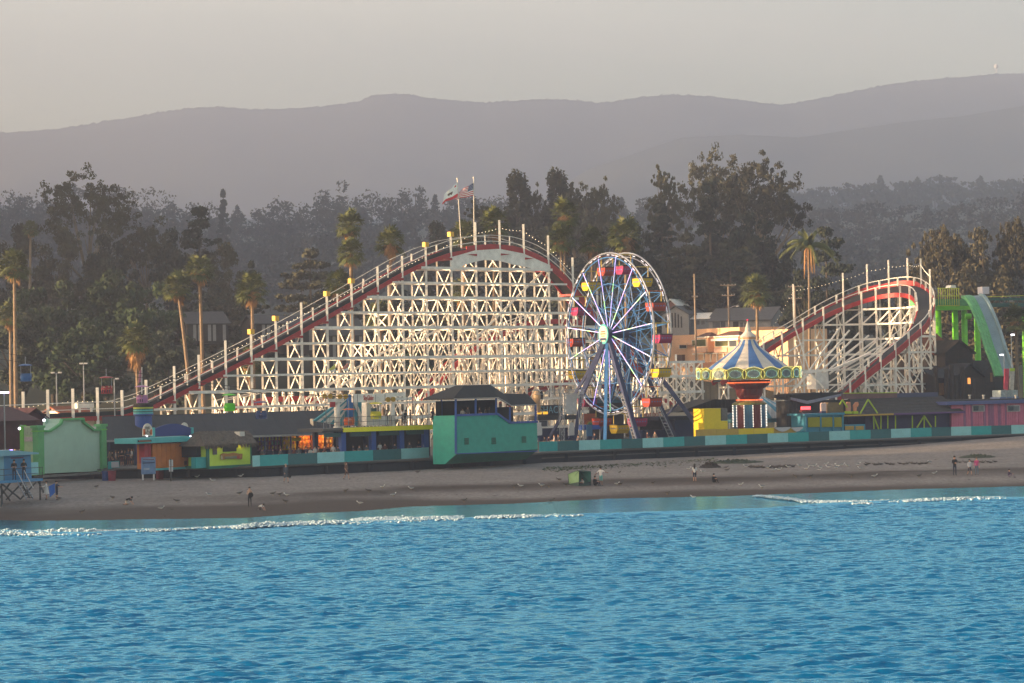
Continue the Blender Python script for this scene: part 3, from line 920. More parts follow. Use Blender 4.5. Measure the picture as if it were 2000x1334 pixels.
# ledgers run the length of the structure at each storey
rear = MB()
send = FC.px(1214, 650).x
for k in range(1, 13):
    z = k * LV
    ok = [s_ for s_ in np.arange(TS[0], send, .25) if tz(s_) - .9 > z]
    if not ok:
        continue
    a, b = min(ok), max(ok)
    hgt = .33 if k % 2 == 0 else .23
    beam('ledger', FC.w(a, -.22, z), FC.w(b, -.22, z), .1, hgt, WHITE, coaster)
    beam('ledger', FC.w(a, ROWW + .2, z), FC.w(b, ROWW + .2, z), .1, hgt, WHITE, coaster)
    for r in (2, 3, 4):
        ss = [s_ for x, s_, h in bents if h[r] > z - .3]
        if len(ss) > 1:
            rear.bar(FC.w(min(ss), ROWW * r + .2, z), FC.w(max(ss), ROWW * r + .2, z),   .1, .2)
    if k % 2 == 0:                       # catwalk planks catching the light
        ss = [s_ for x, s_, h in bents if h[2] > z - .3]
        if len(ss) > 1:
            beam('catwalk', FC.w(min(ss), ROWW * 1.5, z + .12), FC.w(max(ss), ROWW * 1.5, z + .12), .7, .07, WHITE, coaster)
    for x, s_, h in bents:               # short girts across each bent
        if tz(s_) - .9 > z:
            rear.bar(FC.w(s_ + .2, -.1, z - .12), FC.w(s_ + .2, ROWW, z - .12), .08, .16)
        for r in (1, 2, 3):
            if h[r + 1] > z - .2:
                rear.bar(FC.w(s_ + .2, ROWW * r, z - .12), FC.w(s_ + .2, ROWW * (r + 1), z - .12), .08, .16)
for o, n in ((rear.build('rear_ledgers', WHITE, coaster), 0), (rearb.build('rear_braces', WHITE, coaster), 0)):
    o['kind'] = 'stuff'
# intermediate half posts of the lift hill carry the handrail
dense = np.arange(TS[0], TS[-1], .8)
half = [(415, 0), (463, 0), (513, 0), (563, 0), (613, 0), (661, 0), (711, 0), (761, 0), (365, 0), (312, 0), (905, 0), (952, 0), (1000, 0)]
for x, _ in half:
    s0 = FC.px(x, 700).x
    beam('rail_post', FC.w(s0, 0, tz(s0) - .1), FC.w(s0, 0, tz(s0) + 1.15), .15, .15, WHITE, coaster)
def along(t, dz, w_, h_, name, m, s0=None, s1=None):
    mb = MB()
    ss = [s_ for s_ in dense if (s0 is None or s_ >= s0) and (s1 is None or s_ <= s1)]
    for a, b in zip(ss[:-1], ss[1:]):
        mb.bar((a, t, tz(a) + dz), (b + .02, t, tz(b) + dz), w_, h_)
    return mb.build(name, m, coaster, FC.M)
along(.25, -.22, .12, .5, 'track_bed', BLACK, s1=FC.px(905, 480).x)
along(.0, -.70, .14, .5, 'track_side', RED)
along(ROWW - .3, -.5, .14, .6, 'track_side', RED)
along(ROWW / 2, -.42, ROWW - .4, .18, 'track_deck', BLACK)
along(.0, 1.10, .06, .07, 'handrail', WHITE)
along(.0, .34, .07, .09, 'handrail', WHITE)
along(ROWW, 1.10, .05, .06, 'handrail', WHITE)
along(.02, -.28, .14, .5, 'track_side', RED, s0=FC.px(905, 480).x)
for x, yt, _ in POSTS[:-2]:
    s0 = FC.px(x, yt).x
    z = tz(s0) - 1.15
    sg = -1 if x < 950 else 1
    MB().prism([(s0, -.25, z), (s0 + sg * 1.5, -.25, z + .05 - (0 if x < 900 else .15)), (s0 + sg * 1.5, -.25, z - .1), (s0, -.25, z - .28)], (0, ROWW + .4, 0)).build('bracket', RED, coaster, FC.M)
# boarded arch under the crest
arch_t = [(880, 503), (928, 489), (975, 486), (1022, 495), (1075, 518)]
arch_b = [(1075, 534), (1048, 525), (1022, 521), (1000, 516), (975, 509), (945, 508), (925, 512), (905, 519), (880, 532)]
pts = [FC.px(x, y, -.12) for x, y in arch_t + arch_b]
MB().prism(pts, (0, .12, 0)).build('arch_board', WHITE, coaster, FC.M)
for a, b, tq in (((598, 779), (745, 690), 3.2), ((610, 786), (757, 700), 3.2), ((745, 690), (850, 632), 3.2), ((757, 700), (862, 640), 3.2), ((1030, 690), (1075, 545), .9), ((930, 660), (1075, 515), 1.2)):
    beam('long_brace', FC.w(FC.px(*a, tq)), FC.w(FC.px(*b, tq)), .1, .26, WHITE, coaster)
# inner red track seen through the lattice
def inner_track(pts_px, t, name):
    q = [FC.px(x, y, t) for x, y in pts_px]
    ss, zz = [p.x for p in q], [p.z for p in q]
    mb, m2_, dk_, wr = MB(), MB(), MB(), MB()
    n = int((ss[-1] - ss[0]) / .9)
    g = np.linspace(ss[0], ss[-1], n)
    z = np.interp(g, ss, zz)
    for i in range(n - 1):
        for tt_ in (t, t + 2):
            (mb if tt_ == t else m2_).bar((g[i], tt_, z[i]), (g[i + 1], tt_, z[i + 1]), .16, .62)
            wr.bar((g[i], tt_, z[i] + 1.1), (g[i + 1], tt_, z[i + 1] + 1.1), .08, .1)
        dk_.bar((g[i], t + 1, z[i]), (g[i + 1], t + 1, z[i + 1]), 1.8, .15)
        if i % 3 == 0:
            wr.bar((g[i], t, 0), (g[i], t, z[i] + 1.1), .26)
            wr.bar((g[i], t + 2, 0), (g[i], t + 2, z[i] + 1.1), .26)
            wr.bar((g[i], t + .1, 0), (g[i], t + 1.9, z[i]), .1, .2)
            wr.bar((g[i], t + 1.9, 0), (g[i], t + .1, z[i]), .1, .2)
    mb.build('inner_track', RED, coaster, FC.M)
    m2_.build('inner_track', RED, coaster, FC.M)
    dk_.build('inner_track_bed', BLACK, coaster, FC.M)
    wr.build('inner_bents', WHITE, coaster, FC.M)['kind'] = 'stuff'
inner_track([(818, 792), (850, 758), (892, 711), (935, 677), (975, 656), (1012, 642), (1045, 631), (1075, 628), (1120, 627), (1165, 640), (1210, 668), (1250, 700), (1300, 735)], 10.5, 'a')
inner_track([(440, 800), (500, 788), (540, 780), (590, 778), (640, 783), (700, 796)], 7.0, 'b')
inner_track([(985, 795), (1040, 768), (1085, 752), (1140, 745), (1190, 752), (1240, 770), (1330, 790)], 5.5, 'c')
# low white framework between the wheel and the swing ride
FLW = Fr(1280, 318, 1385, 324)
for x in (1288, 1303, 1320, 1340, 1355, 1371):
    p = FLW.px(x, 706 if x > 1330 else 692)
    beam('post', FLW.w(p.x, 0, 0), FLW.w(p.x, 0, p.z), .24, .24, WHITE, coaster)
    beam('post', FLW.w(p.x, 2.4, 0), FLW.w(p.x, 2.4, p.z), .2, .2, WHITE, coaster)
    for y0, y1 in ((706, 735), (735, 766), (766, 795)):
        a, b = FLW.px(x, y0), FLW.px(x, y1)
        beam('brace', FLW.w(p.x, 0, a.z), FLW.w(p.x, 2.4, b.z), .07, .15, WHITE, coaster)
        beam('brace', FLW.w(p.x, 2.4, a.z), FLW.w(p.x, 0, b.z), .07, .15, WHITE, coaster)
for y in (708, 736, 767):
    a, b = FLW.px(1284, y), FLW.px(1374, y)
    beam('ledger', FLW.w(a.x, -.2, a.z), FLW.w(b.x, -.2, a.z), .1, .3, WHITE, coaster)
    beam('ledger', FLW.w(a.x, 2.6, a.z), FLW.w(b.x, 2.6, a.z), .1, .25, WHITE, coaster)
for p, q in (((1300, 700), (1350, 770)), ((1312, 720), (1366, 790))):
    beam('long_brace', FLW.w(FLW.px(*p, 1)), FLW.w(FLW.px(*q, 1)), .1, .2, WHITE, coaster)
# low track and posts running off to the left
for x, yt in ((45, 765), (93, 761), (142, 759), (190, 757), (238, 762), (285, 742)):
    p = FC.px(x, yt)
    beam('post', FC.w(p.x, 0, 0), FC.w(p.x, 0, p.z), .3, .3, WHITE, coaster)
# strings of bulbs between the masts
def bulbs(name, label, pts, sag, step, parent=None, r=.035):
    mb, cb = MB(), MB()
    for a, b in zip(pts[:-1], pts[1:]):
        n = max(2, int((b - a).length / step))
        prev = None
        for i in range(n + 1):
            u = i / n
            p = a.lerp(b, u) - V((0, 0, sag * 4 * u * (1 - u)))
            if prev is not None:
                cb.bar(prev, p, .025)
            mb.ball(p - V((0, 0, .06)), r, 4, 3)
            prev = p
    root = thing(name, label, 'string lights', pts[0])
    cb.build('cable', CABLE, root)
    mb.build('bulbs', BULB, root)['kind'] = 'stuff'
bulbs('string_light', 'string of warm bulbs over the rising lift hill up to the crest', [FC.w(FC.px(x, y)) for x, y in
      ((0, 797), (93, 788), (142, 781), (190, 782), (238, 784), (285, 760), (340, 738), (388, 712), (440, 686), (490, 665), (538, 640), (588, 614), (638, 590), (686, 566), (737, 541), (785, 521), (831, 499), (880, 474), (928, 455), (975, 444))], .12, .55)
bulbs('string_light', 'string of warm bulbs over the drop right of the crest', [FC.w(FC.px(x, y)) for x, y in ((975, 444), (1022, 450), (1070, 480), (1118, 528))], .12, .55)
# flags on the crest
POLE = mat('flagpole', (.55, .53, .5), rough=.4, var=.1)
FW, FR_, FB = mat('flag_white', (.86, .84, .8), var=.1), mat('flag_red', (.62, .05, .06), var=.1), mat('flag_blue', (.03, .04, .14), var=.1)
FBR = mat('flag_brown', (.12, .07, .04), var=.1)
def flag(label, top, bot, corners, style):
    r = thing('flagpole', label, 'flag', FC.w(FC.px(*bot, 1.4)))
    pt, pb = FC.px(*top, 1.4), FC.px(*bot, 1.4)
    mb = MB().tube([pb, pt], .055, 6)
    mb.ball(pt, .13)
    mb.build('pole', POLE, r, FC.M)
    nu, nv = 24, 26
    c = [FC.px(x, y, 1.4) for x, y in corners]     # hoist top, hoist bottom, fly bottom, fly top
    v, f, mi = [], [], []
    for j in range(nv + 1):
        for i in range(nu + 1):
            u, w_ = i / nu, j / nv
            p = c[0].lerp(c[3], u).lerp(c[1].lerp(c[2], u), w_)
            p = p + V((0, .22 * math.sin(u * 9 + w_ * 2) * u, .06 * math.sin(u * 11 + 1) * u))
            v.append(tuple(FC.M @ p))
    for j in range(nv):
        for i in range(nu):
            a = j * (nu + 1) + i
            f.append((a, a + 1, a + nu + 2, a + nu + 1))
            u, w_ = (i + .5) / nu, (j + .5) / nv
            if style == 'stripes':
                k = int(w_ * 13)
                m_ = 1 if k % 2 == 0 else 0
                if u < .42 and w_ < 7 / 13:
                    m_ = 2 if not (i % 2 == 1 and j % 3 == 1) else 0
            else:
                m_ = 1 if w_ > .78 else 0
                if .38 < u < .68 and .33 < w_ < .58 and (w_ < .5 or (i % 3)): m_ = 3
                if .1 < u < .2 and .1 < w_ < .25: m_ = 1
            mi.append(m_)
    me = npmesh('flag_cloth', v, f, [FW, FR_, FB, FBR], True, mi)
    link(bpy.data.objects.new('flag_cloth', me), r)
flag('white flag with a red lower stripe blowing left on its pole', (893, 349), (901, 484), [(893, 356), (895, 384), (861, 399), (869, 379)], 'band')
flag('red and white striped flag with blue canton on the taller pole', (925, 347), (926, 478), [(925, 357), (925, 382), (886, 390), (901, 371)], 'stripes')
# ---------------------------------------------------------------- curved end of the coaster on the right
turn = thing('coaster_turnaround', 'curved white timber coaster end with red banked track on the right', 'roller coaster', P(1700, 800, 340))
CP = [(1400, 745, 352), (1450, 712, 354), (1500, 675, 356), (1560, 639, 358), (1620, 605, 360), (1680, 580, 361), (1730, 568, 360), (1772, 565, 357), (1800, 577, 351), (1808, 603, 345), (1792, 640, 339),
      (1760, 668, 335), (1722, 702, 332), (1680, 737, 330), (1640, 770, 329), (1600, 800, 328)]
cp = [P(*c) for c in CP]
def catmull(p, per):
    o = []
    for i in range(len(p) - 1):
        a, b, c, d = p[max(i - 1, 0)], p[i], p[i + 1], p[min(i + 2, len(p) - 1)]
        for k in range(per):
            t_ = k / per
            o.append(.5 * ((2 * b) + (c - a) * t_ + (2 * a - 5 * b + 4 * c - d) * t_ ** 2 + (3 * b - a - 3 * c + d) * t_ ** 3))
    return o + [p[-1]]
cv = catmull(cp, 6)
sidev, bank = [], []
for i, p in enumerate(cv):
    d = (cv[min(i + 1, len(cv) - 1)] - cv[max(i - 1, 0)])
    d.z = 0
    d.normalize()
    sidev.append(V((d.y, -d.x, 0)))        # towards the inside of the bend
for i in range(len(cv)):
    a, b = sidev[max(i - 4, 0)], sidev[min(i + 4, len(cv) - 1)]
    bank.append(min(.9, (a - b).length * .8))
HW = 1.15
ins = [p + s_ * HW + V((0, 0, -bank[i] * .9)) for i, (p, s_) in enumerate(zip(cv, sidev))]
ots = [p - s_ * HW + V((0, 0, bank[i] * .9)) for i, (p, s_) in enumerate(zip(cv, sidev))]
mb, rd, hr, rd2, hr2 = MB(), MB(), MB(), MB(), MB()
UPZ = V((0, 0, 1))
for i in range(len(cv) - 1):
    q = [ins[i], ins[i + 1], ots[i + 1], ots[i]]
    mb.prism(q, (0, 0, -.12))
    for e, rq in ((ins, rd2), (ots, rd)):
        rq.bar(e[i] - UPZ * .28, e[i + 1] - UPZ * .28, .16, .62)
    for e, rq in ((ins, hr2), (ots, hr)):
        rq.bar(e[i] + UPZ * 1.15, e[i + 1] + UPZ * 1.15, .08, .1)
    rd.prism([ots[i] + UPZ * .02, ots[i + 1] + UPZ * .02, ots[i + 1] + UPZ * (.1 + bank[i + 1] * .9), ots[i] + UPZ * (.1 + bank[i] * .9)], sidev[i] * -.08)
mb.build('track_bed', BLACK, turn)
rd.build('track_side', RED, turn)
hr.build('handrail', WHITE, turn)
rd2.build('track_side', RED, turn)
hr2.build('handrail', WHITE, turn)
idx = list(range(2, len(cv), 4))
lev = [LV * 1.15 * k for k in range(1, 12)]
turnrear = MB()
for n_, i in enumerate(idx):
    for e, out_ in ((ins, 0), (ots, 1)):
        p = e[i]
        hi = p.z + 1.2
        beam('post', (p.x, p.y, DECK - .3), (p.x, p.y, hi), .24, .24, WHITE, turn)
    a, b = ins[i], ots[i]
    lim = min(a.z, b.z) - DECK - .6
    k = 0
    st = LV * 1.15
    while (k + 1) * st < lim:
        z0, z1 = DECK + k * st, DECK + min((k + 2) * st, lim)
        for (p, q) in ((a, b), (b, a)):
            beam('brace', (p.x, p.y, z0), (q.x, q.y, z1), .08, .17, WHITE, turn)
        k += 2
    if n_ + 1 < len(idx):
        j = idx[n_ + 1]
        for li, z in enumerate(lev):
            if DECK + z < min(ots[i].z, ots[j].z) - .6:
                beam('ledger', (ots[i].x, ots[i].y, DECK + z), (ots[j].x, ots[j].y, DECK + z), .1, .2, WHITE, turn)
            if DECK + z < min(ins[i].z, ins[j].z) - .6:
                turnrear.bar((ins[i].x, ins[i].y, DECK + z), (ins[j].x, ins[j].y, DECK + z), .12, .26)
                turnrear.bar((ins[i].x, ins[i].y, DECK + z), (ots[i].x, ots[i].y, DECK + z), .1, .2)
                turnrear.bar((ots[i].x, ots[i].y, DECK + z - LV * 1.15), (ots[j].x, ots[j].y, DECK + z), .07, .14) if n_ > 7 else None
                if li % 2 == 0:
                    turnrear.bar((ins[i].x, ins[i].y, DECK + z), (ins[j].x, ins[j].y, DECK + z + LV), .1, .2)
turnrear.build('inner_frame', WHITE, turn)['kind'] = 'stuff'
# tall masts with bulbs round the bend
mast_px = [(1491, 655, 1), (1549, 555, 2), (1646, 533, 3), (1693, 516, 4), (1735, 508, 4), (1772, 504, 4), (1798, 505, 4), (1816, 526, 4)]
mp_ = []
for x, y, _ in mast_px:
    j = min(range(len(ots)), key=lambda k: abs((1000 + (R3.transposed() @ (ots[k] - CAM)).x / -(R3.transposed() @ (ots[k] - CAM)).z * F) - x) + (0 if k < 66 else 999))
    p = ots[j]
    tp = P(x, y, p.y)
    beam('mast', (tp.x, p.y, p.z), (tp.x, p.y, tp.z), .2, .2, WHITE, turn)
    mp_.append(V((tp.x, p.y - .2, tp.z - .9)))
bulbs('string_light', 'string of warm bulbs round the curved coaster end', mp_, .15, .55)
# sloping white rails of the inner ramp
for k in range(7):
    a, b = P(1572 + k * 12, 736 - k * 1.5, 334), P(1640 + k * 19, 640 + k * 5, 338)
    beam('ramp_rail', a, b, .12, .2, WHITE, turn)
f_ = Fr(1572, 331, 1622, 333)
MB().box(f_.px(1594, 760, 0), f_.px(1618, 727, 0) + V((0, 2, 0))).build('ramp_housing', WHITE, turn, f_.M)
for a, b in (((1556, 757), (1580, 728)), ((1608, 757), (1582, 728)), ((1545, 764), (1578, 732)), ((1553, 640), (1580, 722))):
    beam('ramp_strut', P(*a, 332), P(*b, 332), .15, .22, WHITE, turn)
beam('ramp_top', P(1566, 728, 332), P(1625, 722, 333), .8, .3, WHITE, turn)
beam('ramp_top', P(1625, 722, 333), P(1700, 690, 335), .5, .25, WHITE, turn)
# ---------------------------------------------------------------- ferris wheel
NAVY = mat('navy_steel', (.018, .028, .085), rough=.45, var=.2)
BLUE = mat('blue_steel', (.04, .15, .38), rough=.45, var=.2)
STEEL = mat('pale_steel', (.30, .32, .37), rough=.35, metal=.6, var=.15)
LEDW, LEDV, LEDG, LEDP = mat('led_white', (.8, .8, 1), emit=.3), mat('led_violet', (.55, .42, 1), emit=.42), mat('led_green', (.5, 1, .4), emit=.32), mat('led_pink', (1, .35, .45), emit=1.1)
GOLD = mat('ochre_bar', (.45, .33, .06), rough=.5, var=.1)
hn = P(1190, 652, 299)
ax = V((.86, .51, 0)).normalized()
hh_ = V((.51, -.86, 0)).normalized()
WR, WW = 9.45, 2.3
hf = hn + ax * WW
wheel = thing('ferris_wheel', 'ferris wheel with coloured gondolas and lit spokes', 'ferris wheel', (hn.x, hn.y, DECK))
def rimpt(c, ang, r): return c + (hh_ * math.sin(ang) + V((0, 0, 1)) * math.cos(ang)) * r
NG = 15
angs = [math.radians(12 + 24 * k) for k in range(NG)]
for c, nm, m in ((hn, 0, STEEL), (hf, 1, STEEL)):
    ring = [rimpt(c, 2 * math.pi * k / 60, WR) for k in range(60)]
    MB().tube(ring, .10, 6, closed=True).build('rim', m, wheel)
    ring = [rimpt(c, 2 * math.pi * k / 60, WR - .5) for k in range(60)]
    MB().tube(ring, .07, 5, closed=True).build('inner_rim', BLUE if nm == 0 else STEEL, wheel)
    mb = MB()
    for k in range(60):
        if k % 4 != 3:
            mb.bar(rimpt(c, 2 * math.pi * k / 60, WR - .22) - ax * .12, rimpt(c, 2 * math.pi * (k + .6) / 60, WR - .22) - ax * .12, .035)
    mb.build('rim_lights', LEDW, wheel)['kind'] = 'stuff'
    for f_ in (.33, .62):
        MB().tube([rimpt(c, 2 * math.pi * k / 30, WR * f_) for k in range(30)], .05, 5, closed=True).build('brace_ring', BLUE, wheel)
for i, a in enumerate(angs):
    mb = MB()
    p0, p1 = rimpt(hn, a, .9), rimpt(hn, a, WR - .35)
    for k in range(8):
        q0, q1 = p0.lerp(p1, k / 8), p0.lerp(p1, (k + .97) / 8)
        mb.bar(q0 - ax * .1, q1 - ax * .1, .05, None, [0, 1, 1, 0, 2, 0, 1, 1][(k + i * 3) % 8])
    sp = MB().tube([p0, p1], .06, 5).build('spoke', BLUE, wheel)
    mb.build('spoke_lights', [LEDW, LEDV, LEDG], sp)
    MB().tube([rimpt(hf, a, .8), rimpt(hf, a, WR - .3)], .055, 5).build('spoke', BLUE, wheel)
    MB().tube([rimpt(hn, a, WR - .1) - ax * .2, rimpt(hf, a, WR - .1) + ax * .2], .06, 5).build('axle', GOLD if i % 3 != 2 else RED, wheel)
    # lacing between the two wheels
    b = angs[(i + 1) % NG]
    lc = MB()
    lc.tube([rimpt(hn, a, WR * .62), rimpt(hf, a, WR * .62)], .035, 4)
    lc.tube([rimpt(hn, a, WR * .62), rimpt(hf, a, WR * .95)], .045, 4)
    lc.tube([rimpt(hf, a, WR * .33), rimpt(hf, b, WR * .62)], .045, 4)
    lc.tube([rimpt(hf, b, WR * .33), rimpt(hf, a, WR * .62)], .045, 4)
    lc.tube([rimpt(hf, a, WR * .62), rimpt(hf, b, WR * .95)], .045, 4)
    lc.tube([rimpt(hn, a, WR * .33), rimpt(hf, a, WR * .5)], .04, 4)
    lc.build('lacing', BLUE, wheel)['kind'] = 'stuff'
MB().tube([hn - ax * .5, hf + ax * .5], .55, 12).build('hub', NAVY, wheel)
# sign disc on the hub
SIGNT, SIGNC = mat('sign_teal', (.06, .30, .34), var=.1), mat('sign_cream', (.7, .62, .42), var=.1)
sgn = thing('hub_sign', 'round teal and cream sign on the hub of the ferris wheel', 'sign', hn)
d0 = hn - ax * .75 + V((0, 0, -.02))
dm = Matrix(((hh_.x, -ax.x, 0, d0.x), (hh_.y, -ax.y, 0, d0.y), (0, 0, 1, d0.z), (0, 0, 0, 1)))
def disc(mb, r, y0, y1, mi=0, n=24, zc=0):
    mb.prism([(r * math.cos(2 * math.pi * k / n), y0, zc + r * 1.12 * math.sin(2 * math.pi * k / n)) for k in range(n)], (0, y1 - y0, 0), mi)
    return mb
disc(MB(), 1.05, 0, .08).build('disc', SIGNT, sgn, dm)
disc(MB(), .82, .09, .12).build('disc_face', SIGNC, sgn, dm)
lm = MB()
for z_, w_, h_ in ((.28, .9, .16), (.02, 1.15, .16), (-.24, .8, .12)):
    lm.box((-w_ / 2, .13, z_ - h_ / 2), (w_ / 2, .15, z_ + h_ / 2))
lm.build('lettering', mat('sign_red', (.5, .05, .05), var=.1), sgn, dm)
MB().box((-.6, .13, -.75), (.6, .15, -.45)).build('sign_band', NAVY, sgn, dm)
# legs
def foot(x, d): 
    p = P(x, 860, d)
    return V((p.x, p.y, DECK))
hub_n, hub_f = hn - ax * .3, hf + ax * .3
def leg(a, b, w_, m=NAVY): beam('leg', a, b, w_, w_, m, wheel)
la = foot(1085, 303)
leg(hub_n, hub_n.lerp(P(1135, 775, 300), 1.0), .5)
leg(P(1135, 775, 300), foot(1120, 300), .4)
leg(hub_n.lerp(P(1135, 775, 300), .3), foot(1062, 302), .32)
leg(hub_n, foot(1181, 294), .36, BLUE)
leg(hub_n, foot(1250, 293), .5)
leg(hub_f, foot(1324, 301), .42)
leg(hub_f, foot(1388, 300), .5)
leg(hub_f, foot(1232, 309), .34, BLUE)
leg(hub_f, foot(1170, 308), .34)
leg(hub_f.lerp(foot(1388, 300), .62), hub_f.lerp(foot(1324, 301), .75), .22)
def ladder(a, b, side, n):
    r = thing('ladder', 'steel ladder up a leg of the ferris wheel ' + side, 'ladder', a)
    d = (b - a).normalized()
    s_ = hh_ * .28 if side.startswith('near') else V((.28, 0, 0))
    for q in (-1, 1):
        beam('ladder_rail', a + s_ * q - ax * .45, b + s_ * q - ax * .45, .06, .06, STEEL, r)
    for k in range(n):
        p = a.lerp(b, (k + .5) / n) - ax * .45
        beam('rung', p - s_, p + s_, .05, .05, STEEL, r)
ladder(foot(1250, 293), foot(1250, 293).lerp(hub_n, .47), 'nearest the sea wall', 16)
ladder(foot(1324, 301), foot(1324, 301).lerp(hub_f, .47), 'farther to the right', 16)
# gondolas
GC = {'magenta': (.27, .018, .085), 'yellow': (.48, .33, .012), 'orange': (.29, .035, .02)}
GMESH = {}
for nm, c in GC.items():
    gm = mat('gondola_' + nm, c, rough=.35, var=.12)
    mb = MB()
    prof = [(-.85, 0), (.85, 0), (.80, -.55), (.5, -.95), (-.5, -.95), (-.80, -.55)]
    mb.prism([(h_, -.85, z_) for h_, z_ in prof], (0, 1.7, 0))
    mb.prism([(-.95, -.55, .05), (-.85, -.55, .0), (-.85, -.55, -.6), (-.95, -.55, -.5)], (0, 1.1, 0))
    me = mb.mesh('gondola_tub', gm)
    dk2 = MB()
    dk2.box((-.88, -.88, .0), (.88, .88, .12))
    tr2 = MB()
    for s_ in (-1, 1):
        for k in range(5):
            tr2.box((-.6 + k * .27, s_ * .87 - .02, -.45), (-.46 + k * .27, s_ * .87 + .02, -.33))
    for k in range(4):
        tr2.box((.80, -.6 + k * .36, -.42), (.84, -.45 + k * .36, -.3)); tr2.box((-.84, -.6 + k * .36, -.42), (-.80, -.45 + k * .36, -.3))
    hg = MB()
    for s_ in (-1, 1):
        hg.bar((0, s_ * .8, -.1), (0, s_ * .8, 1.35), .07)
    hg.bar((0, -.8, 1.35), (0, .8, 1.35), .08)
    GMESH[nm] = (me, dk2.mesh('gondola_rim', BLACK), tr2.mesh('gondola_trim', BLUE), hg.mesh('gondola_hanger', GOLD))
for i, a in enumerate(angs):
    nm = ('magenta', 'yellow', 'orange')[i % 3]
    c = rimpt(hn.lerp(hf, .5), a, WR - .1) + V((0, 0, -1.35))
    W = Matrix(((hh_.x, ax.x, 0, c.x), (hh_.y, ax.y, 0, c.y), (0, 0, 1, c.z), (0, 0, 0, 1)))
    g_ = link(bpy.data.objects.new('gondola', GMESH[nm][0]), wheel, W)
    for me, n2 in zip(GMESH[nm][1:], ('rim_band', 'trim', 'hanger')):
        q_ = link(bpy.data.objects.new(n2, me), g_, W)
        if n2 == 'trim': q_['kind'] = 'stuff'
# ---------------------------------------------------------------- swing ride
SW = P(1464, 800, 308)
SC = V((SW.x, SW.y, 0))
swing = thing('swing_ride', 'swing ride with blue and white striped cone top and lit oval panels', 'swing ride', (SC.x, SC.y, DECK))
CBL, CWH = mat('canopy_blue', (.045, .13, .34), rough=.5, var=.15), mat('canopy_white', (.5, .47, .43), rough=.55, var=.15)
DRED, DTEAL, DGOLD = mat('ride_red', (.13, .012, .012), rough=.4, var=.25), mat('ride_teal', (.03, .17, .19), rough=.4, var=.2), mat('ride_gold', (.20, .22, .06), rough=.4, var=.2)
LEDY, LEDC, LEDR = mat('bulb_yellow', (1, .85, .2), emit=.6), mat('bulb_cyan', (.35, .9, .9), emit=.45), mat('bulb_red', (1, .16, .04), emit=.4)
def zy(y): return 10.5 + (730.3 - y) * 308 / F
def rp(px_): return px_ * 308 / F
NSEG = 54
prof = [(rp(82), zy(720)), (rp(66), zy(708)), (rp(52), zy(698.5)), (rp(38), zy(688.5)), (rp(28), zy(681)), (rp(21), zy(674)), (rp(17), zy(668)), (rp(14.7), zy(664))]
for k in range(18):                     # each gore of the cone
    mb = MB()
    for i in range(len(prof) - 1):
        for j in range(3):
            q = []
            for (r_, z_), jj in ((prof[i], j), (prof[i], j + 1), (prof[i + 1], j + 1), (prof[i + 1], j)):
                a = 2 * math.pi * (k * 3 + jj + .7) / NSEG
                q.append(SC + V((r_ * math.cos(a), r_ * math.sin(a), z_)))
            mb.add(q, [(0, 1, 2, 3)])
    mb.build('canopy_gore', CBL if k % 2 else CWH, swing)
MB().lathe([(rp(15), zy(664)), (rp(15), zy(659)), (rp(16), zy(657.5)), (rp(14), zy(655)), (rp(9), zy(650)), (rp(6.5), zy(647)), (rp(6), zy(643)), (rp(4.2), zy(639)), (rp(.8), zy(627))], 20, SC).build('finial', CWH, swing)
MB().lathe([(rp(15.6), zy(661.5)), (rp(15.8), zy(659.5))], 20, SC).build('finial_band', mat('band_orange', (.5, .2, .06), var=.1), swing)
MB().ball(SC + V((0, 0, zy(625))), .14).build('finial_ball', mat('finial_pink', (.6, .05, .12), var=.1), swing)
MB().lathe([(rp(80), zy(720)), (rp(98), zy(722)), (rp(98), zy(739)), (rp(90), zy(741)), (rp(50), zy(741))], 48, SC).build('brim', DRED, swing)
NP = 18
for k in range(NP):
    a0 = 2 * math.pi * (k + .5) / NP
    rv = V((math.cos(a0), math.sin(a0), 0))
    tv = V((-math.sin(a0), math.cos(a0), 0))
    c = SC + rv * rp(99)
    Mk = Matrix(((tv.x, rv.x, 0, c.x), (tv.y, rv.y, 0, c.y), (0, 0, 1, 0), (0, 0, 0, 1)))
    zc, hw = zy(730), rp(99) * math.sin(math.pi / NP) * .97
    pan = [(-hw, zc - .62), (hw, zc - .62), (hw, zc + .45), (hw * .5, zc + .68), (0, zc + .75), (-hw * .5, zc + .68), (-hw, zc + .45)]
    po = MB().prism([(x, 0, z) for x, z in pan], (0, .08, 0)).build('brim_panel', DGOLD, swing, Mk)
    ov = MB().prism([(.68 * math.cos(t_), .09, zc - .02 + .42 * math.sin(t_)) for t_ in np.linspace(0, 2 * math.pi, 18, endpoint=False)], (0, .04, 0))
    ov.build('oval_mirror', mat('oval_glass', (.12, .17, .19), rough=.15, var=.5, scale=2), po, Mk)
    lt, lc = MB(), MB()
    for t_ in np.linspace(0, 2 * math.pi, 22, endpoint=False):
        lc.ball((.72 * math.cos(t_), .16, zc - .02 + .46 * math.sin(t_)), .028, 4, 3)
    for u in np.linspace(0, 1, 14):
        x = -hw + 2 * hw * u
        z = zc + .48 + .30 * math.sin(math.pi * u)
        lt.ball((x, .14, z), .04, 4, 3)
    for u in np.linspace(0, 1, 7):
        for sg in (-1, 1):
            lt.ball((sg * (hw - .02 - .16 * math.sin(math.pi * u)), .14, zc - .55 + .95 * u), .036, 4, 3)
    lc.build('oval_bulbs', LEDC, po, Mk)['kind'] = 'stuff'
    lt.build('edge_bulbs', LEDY, po, Mk)['kind'] = 'stuff'
MB().lathe([(rp(42), zy(742)), (rp(40), zy(752)), (rp(27), zy(760)), (rp(25), zy(772)), (rp(18), zy(780))], 24, SC).build('centre_drum', DRED, swing)
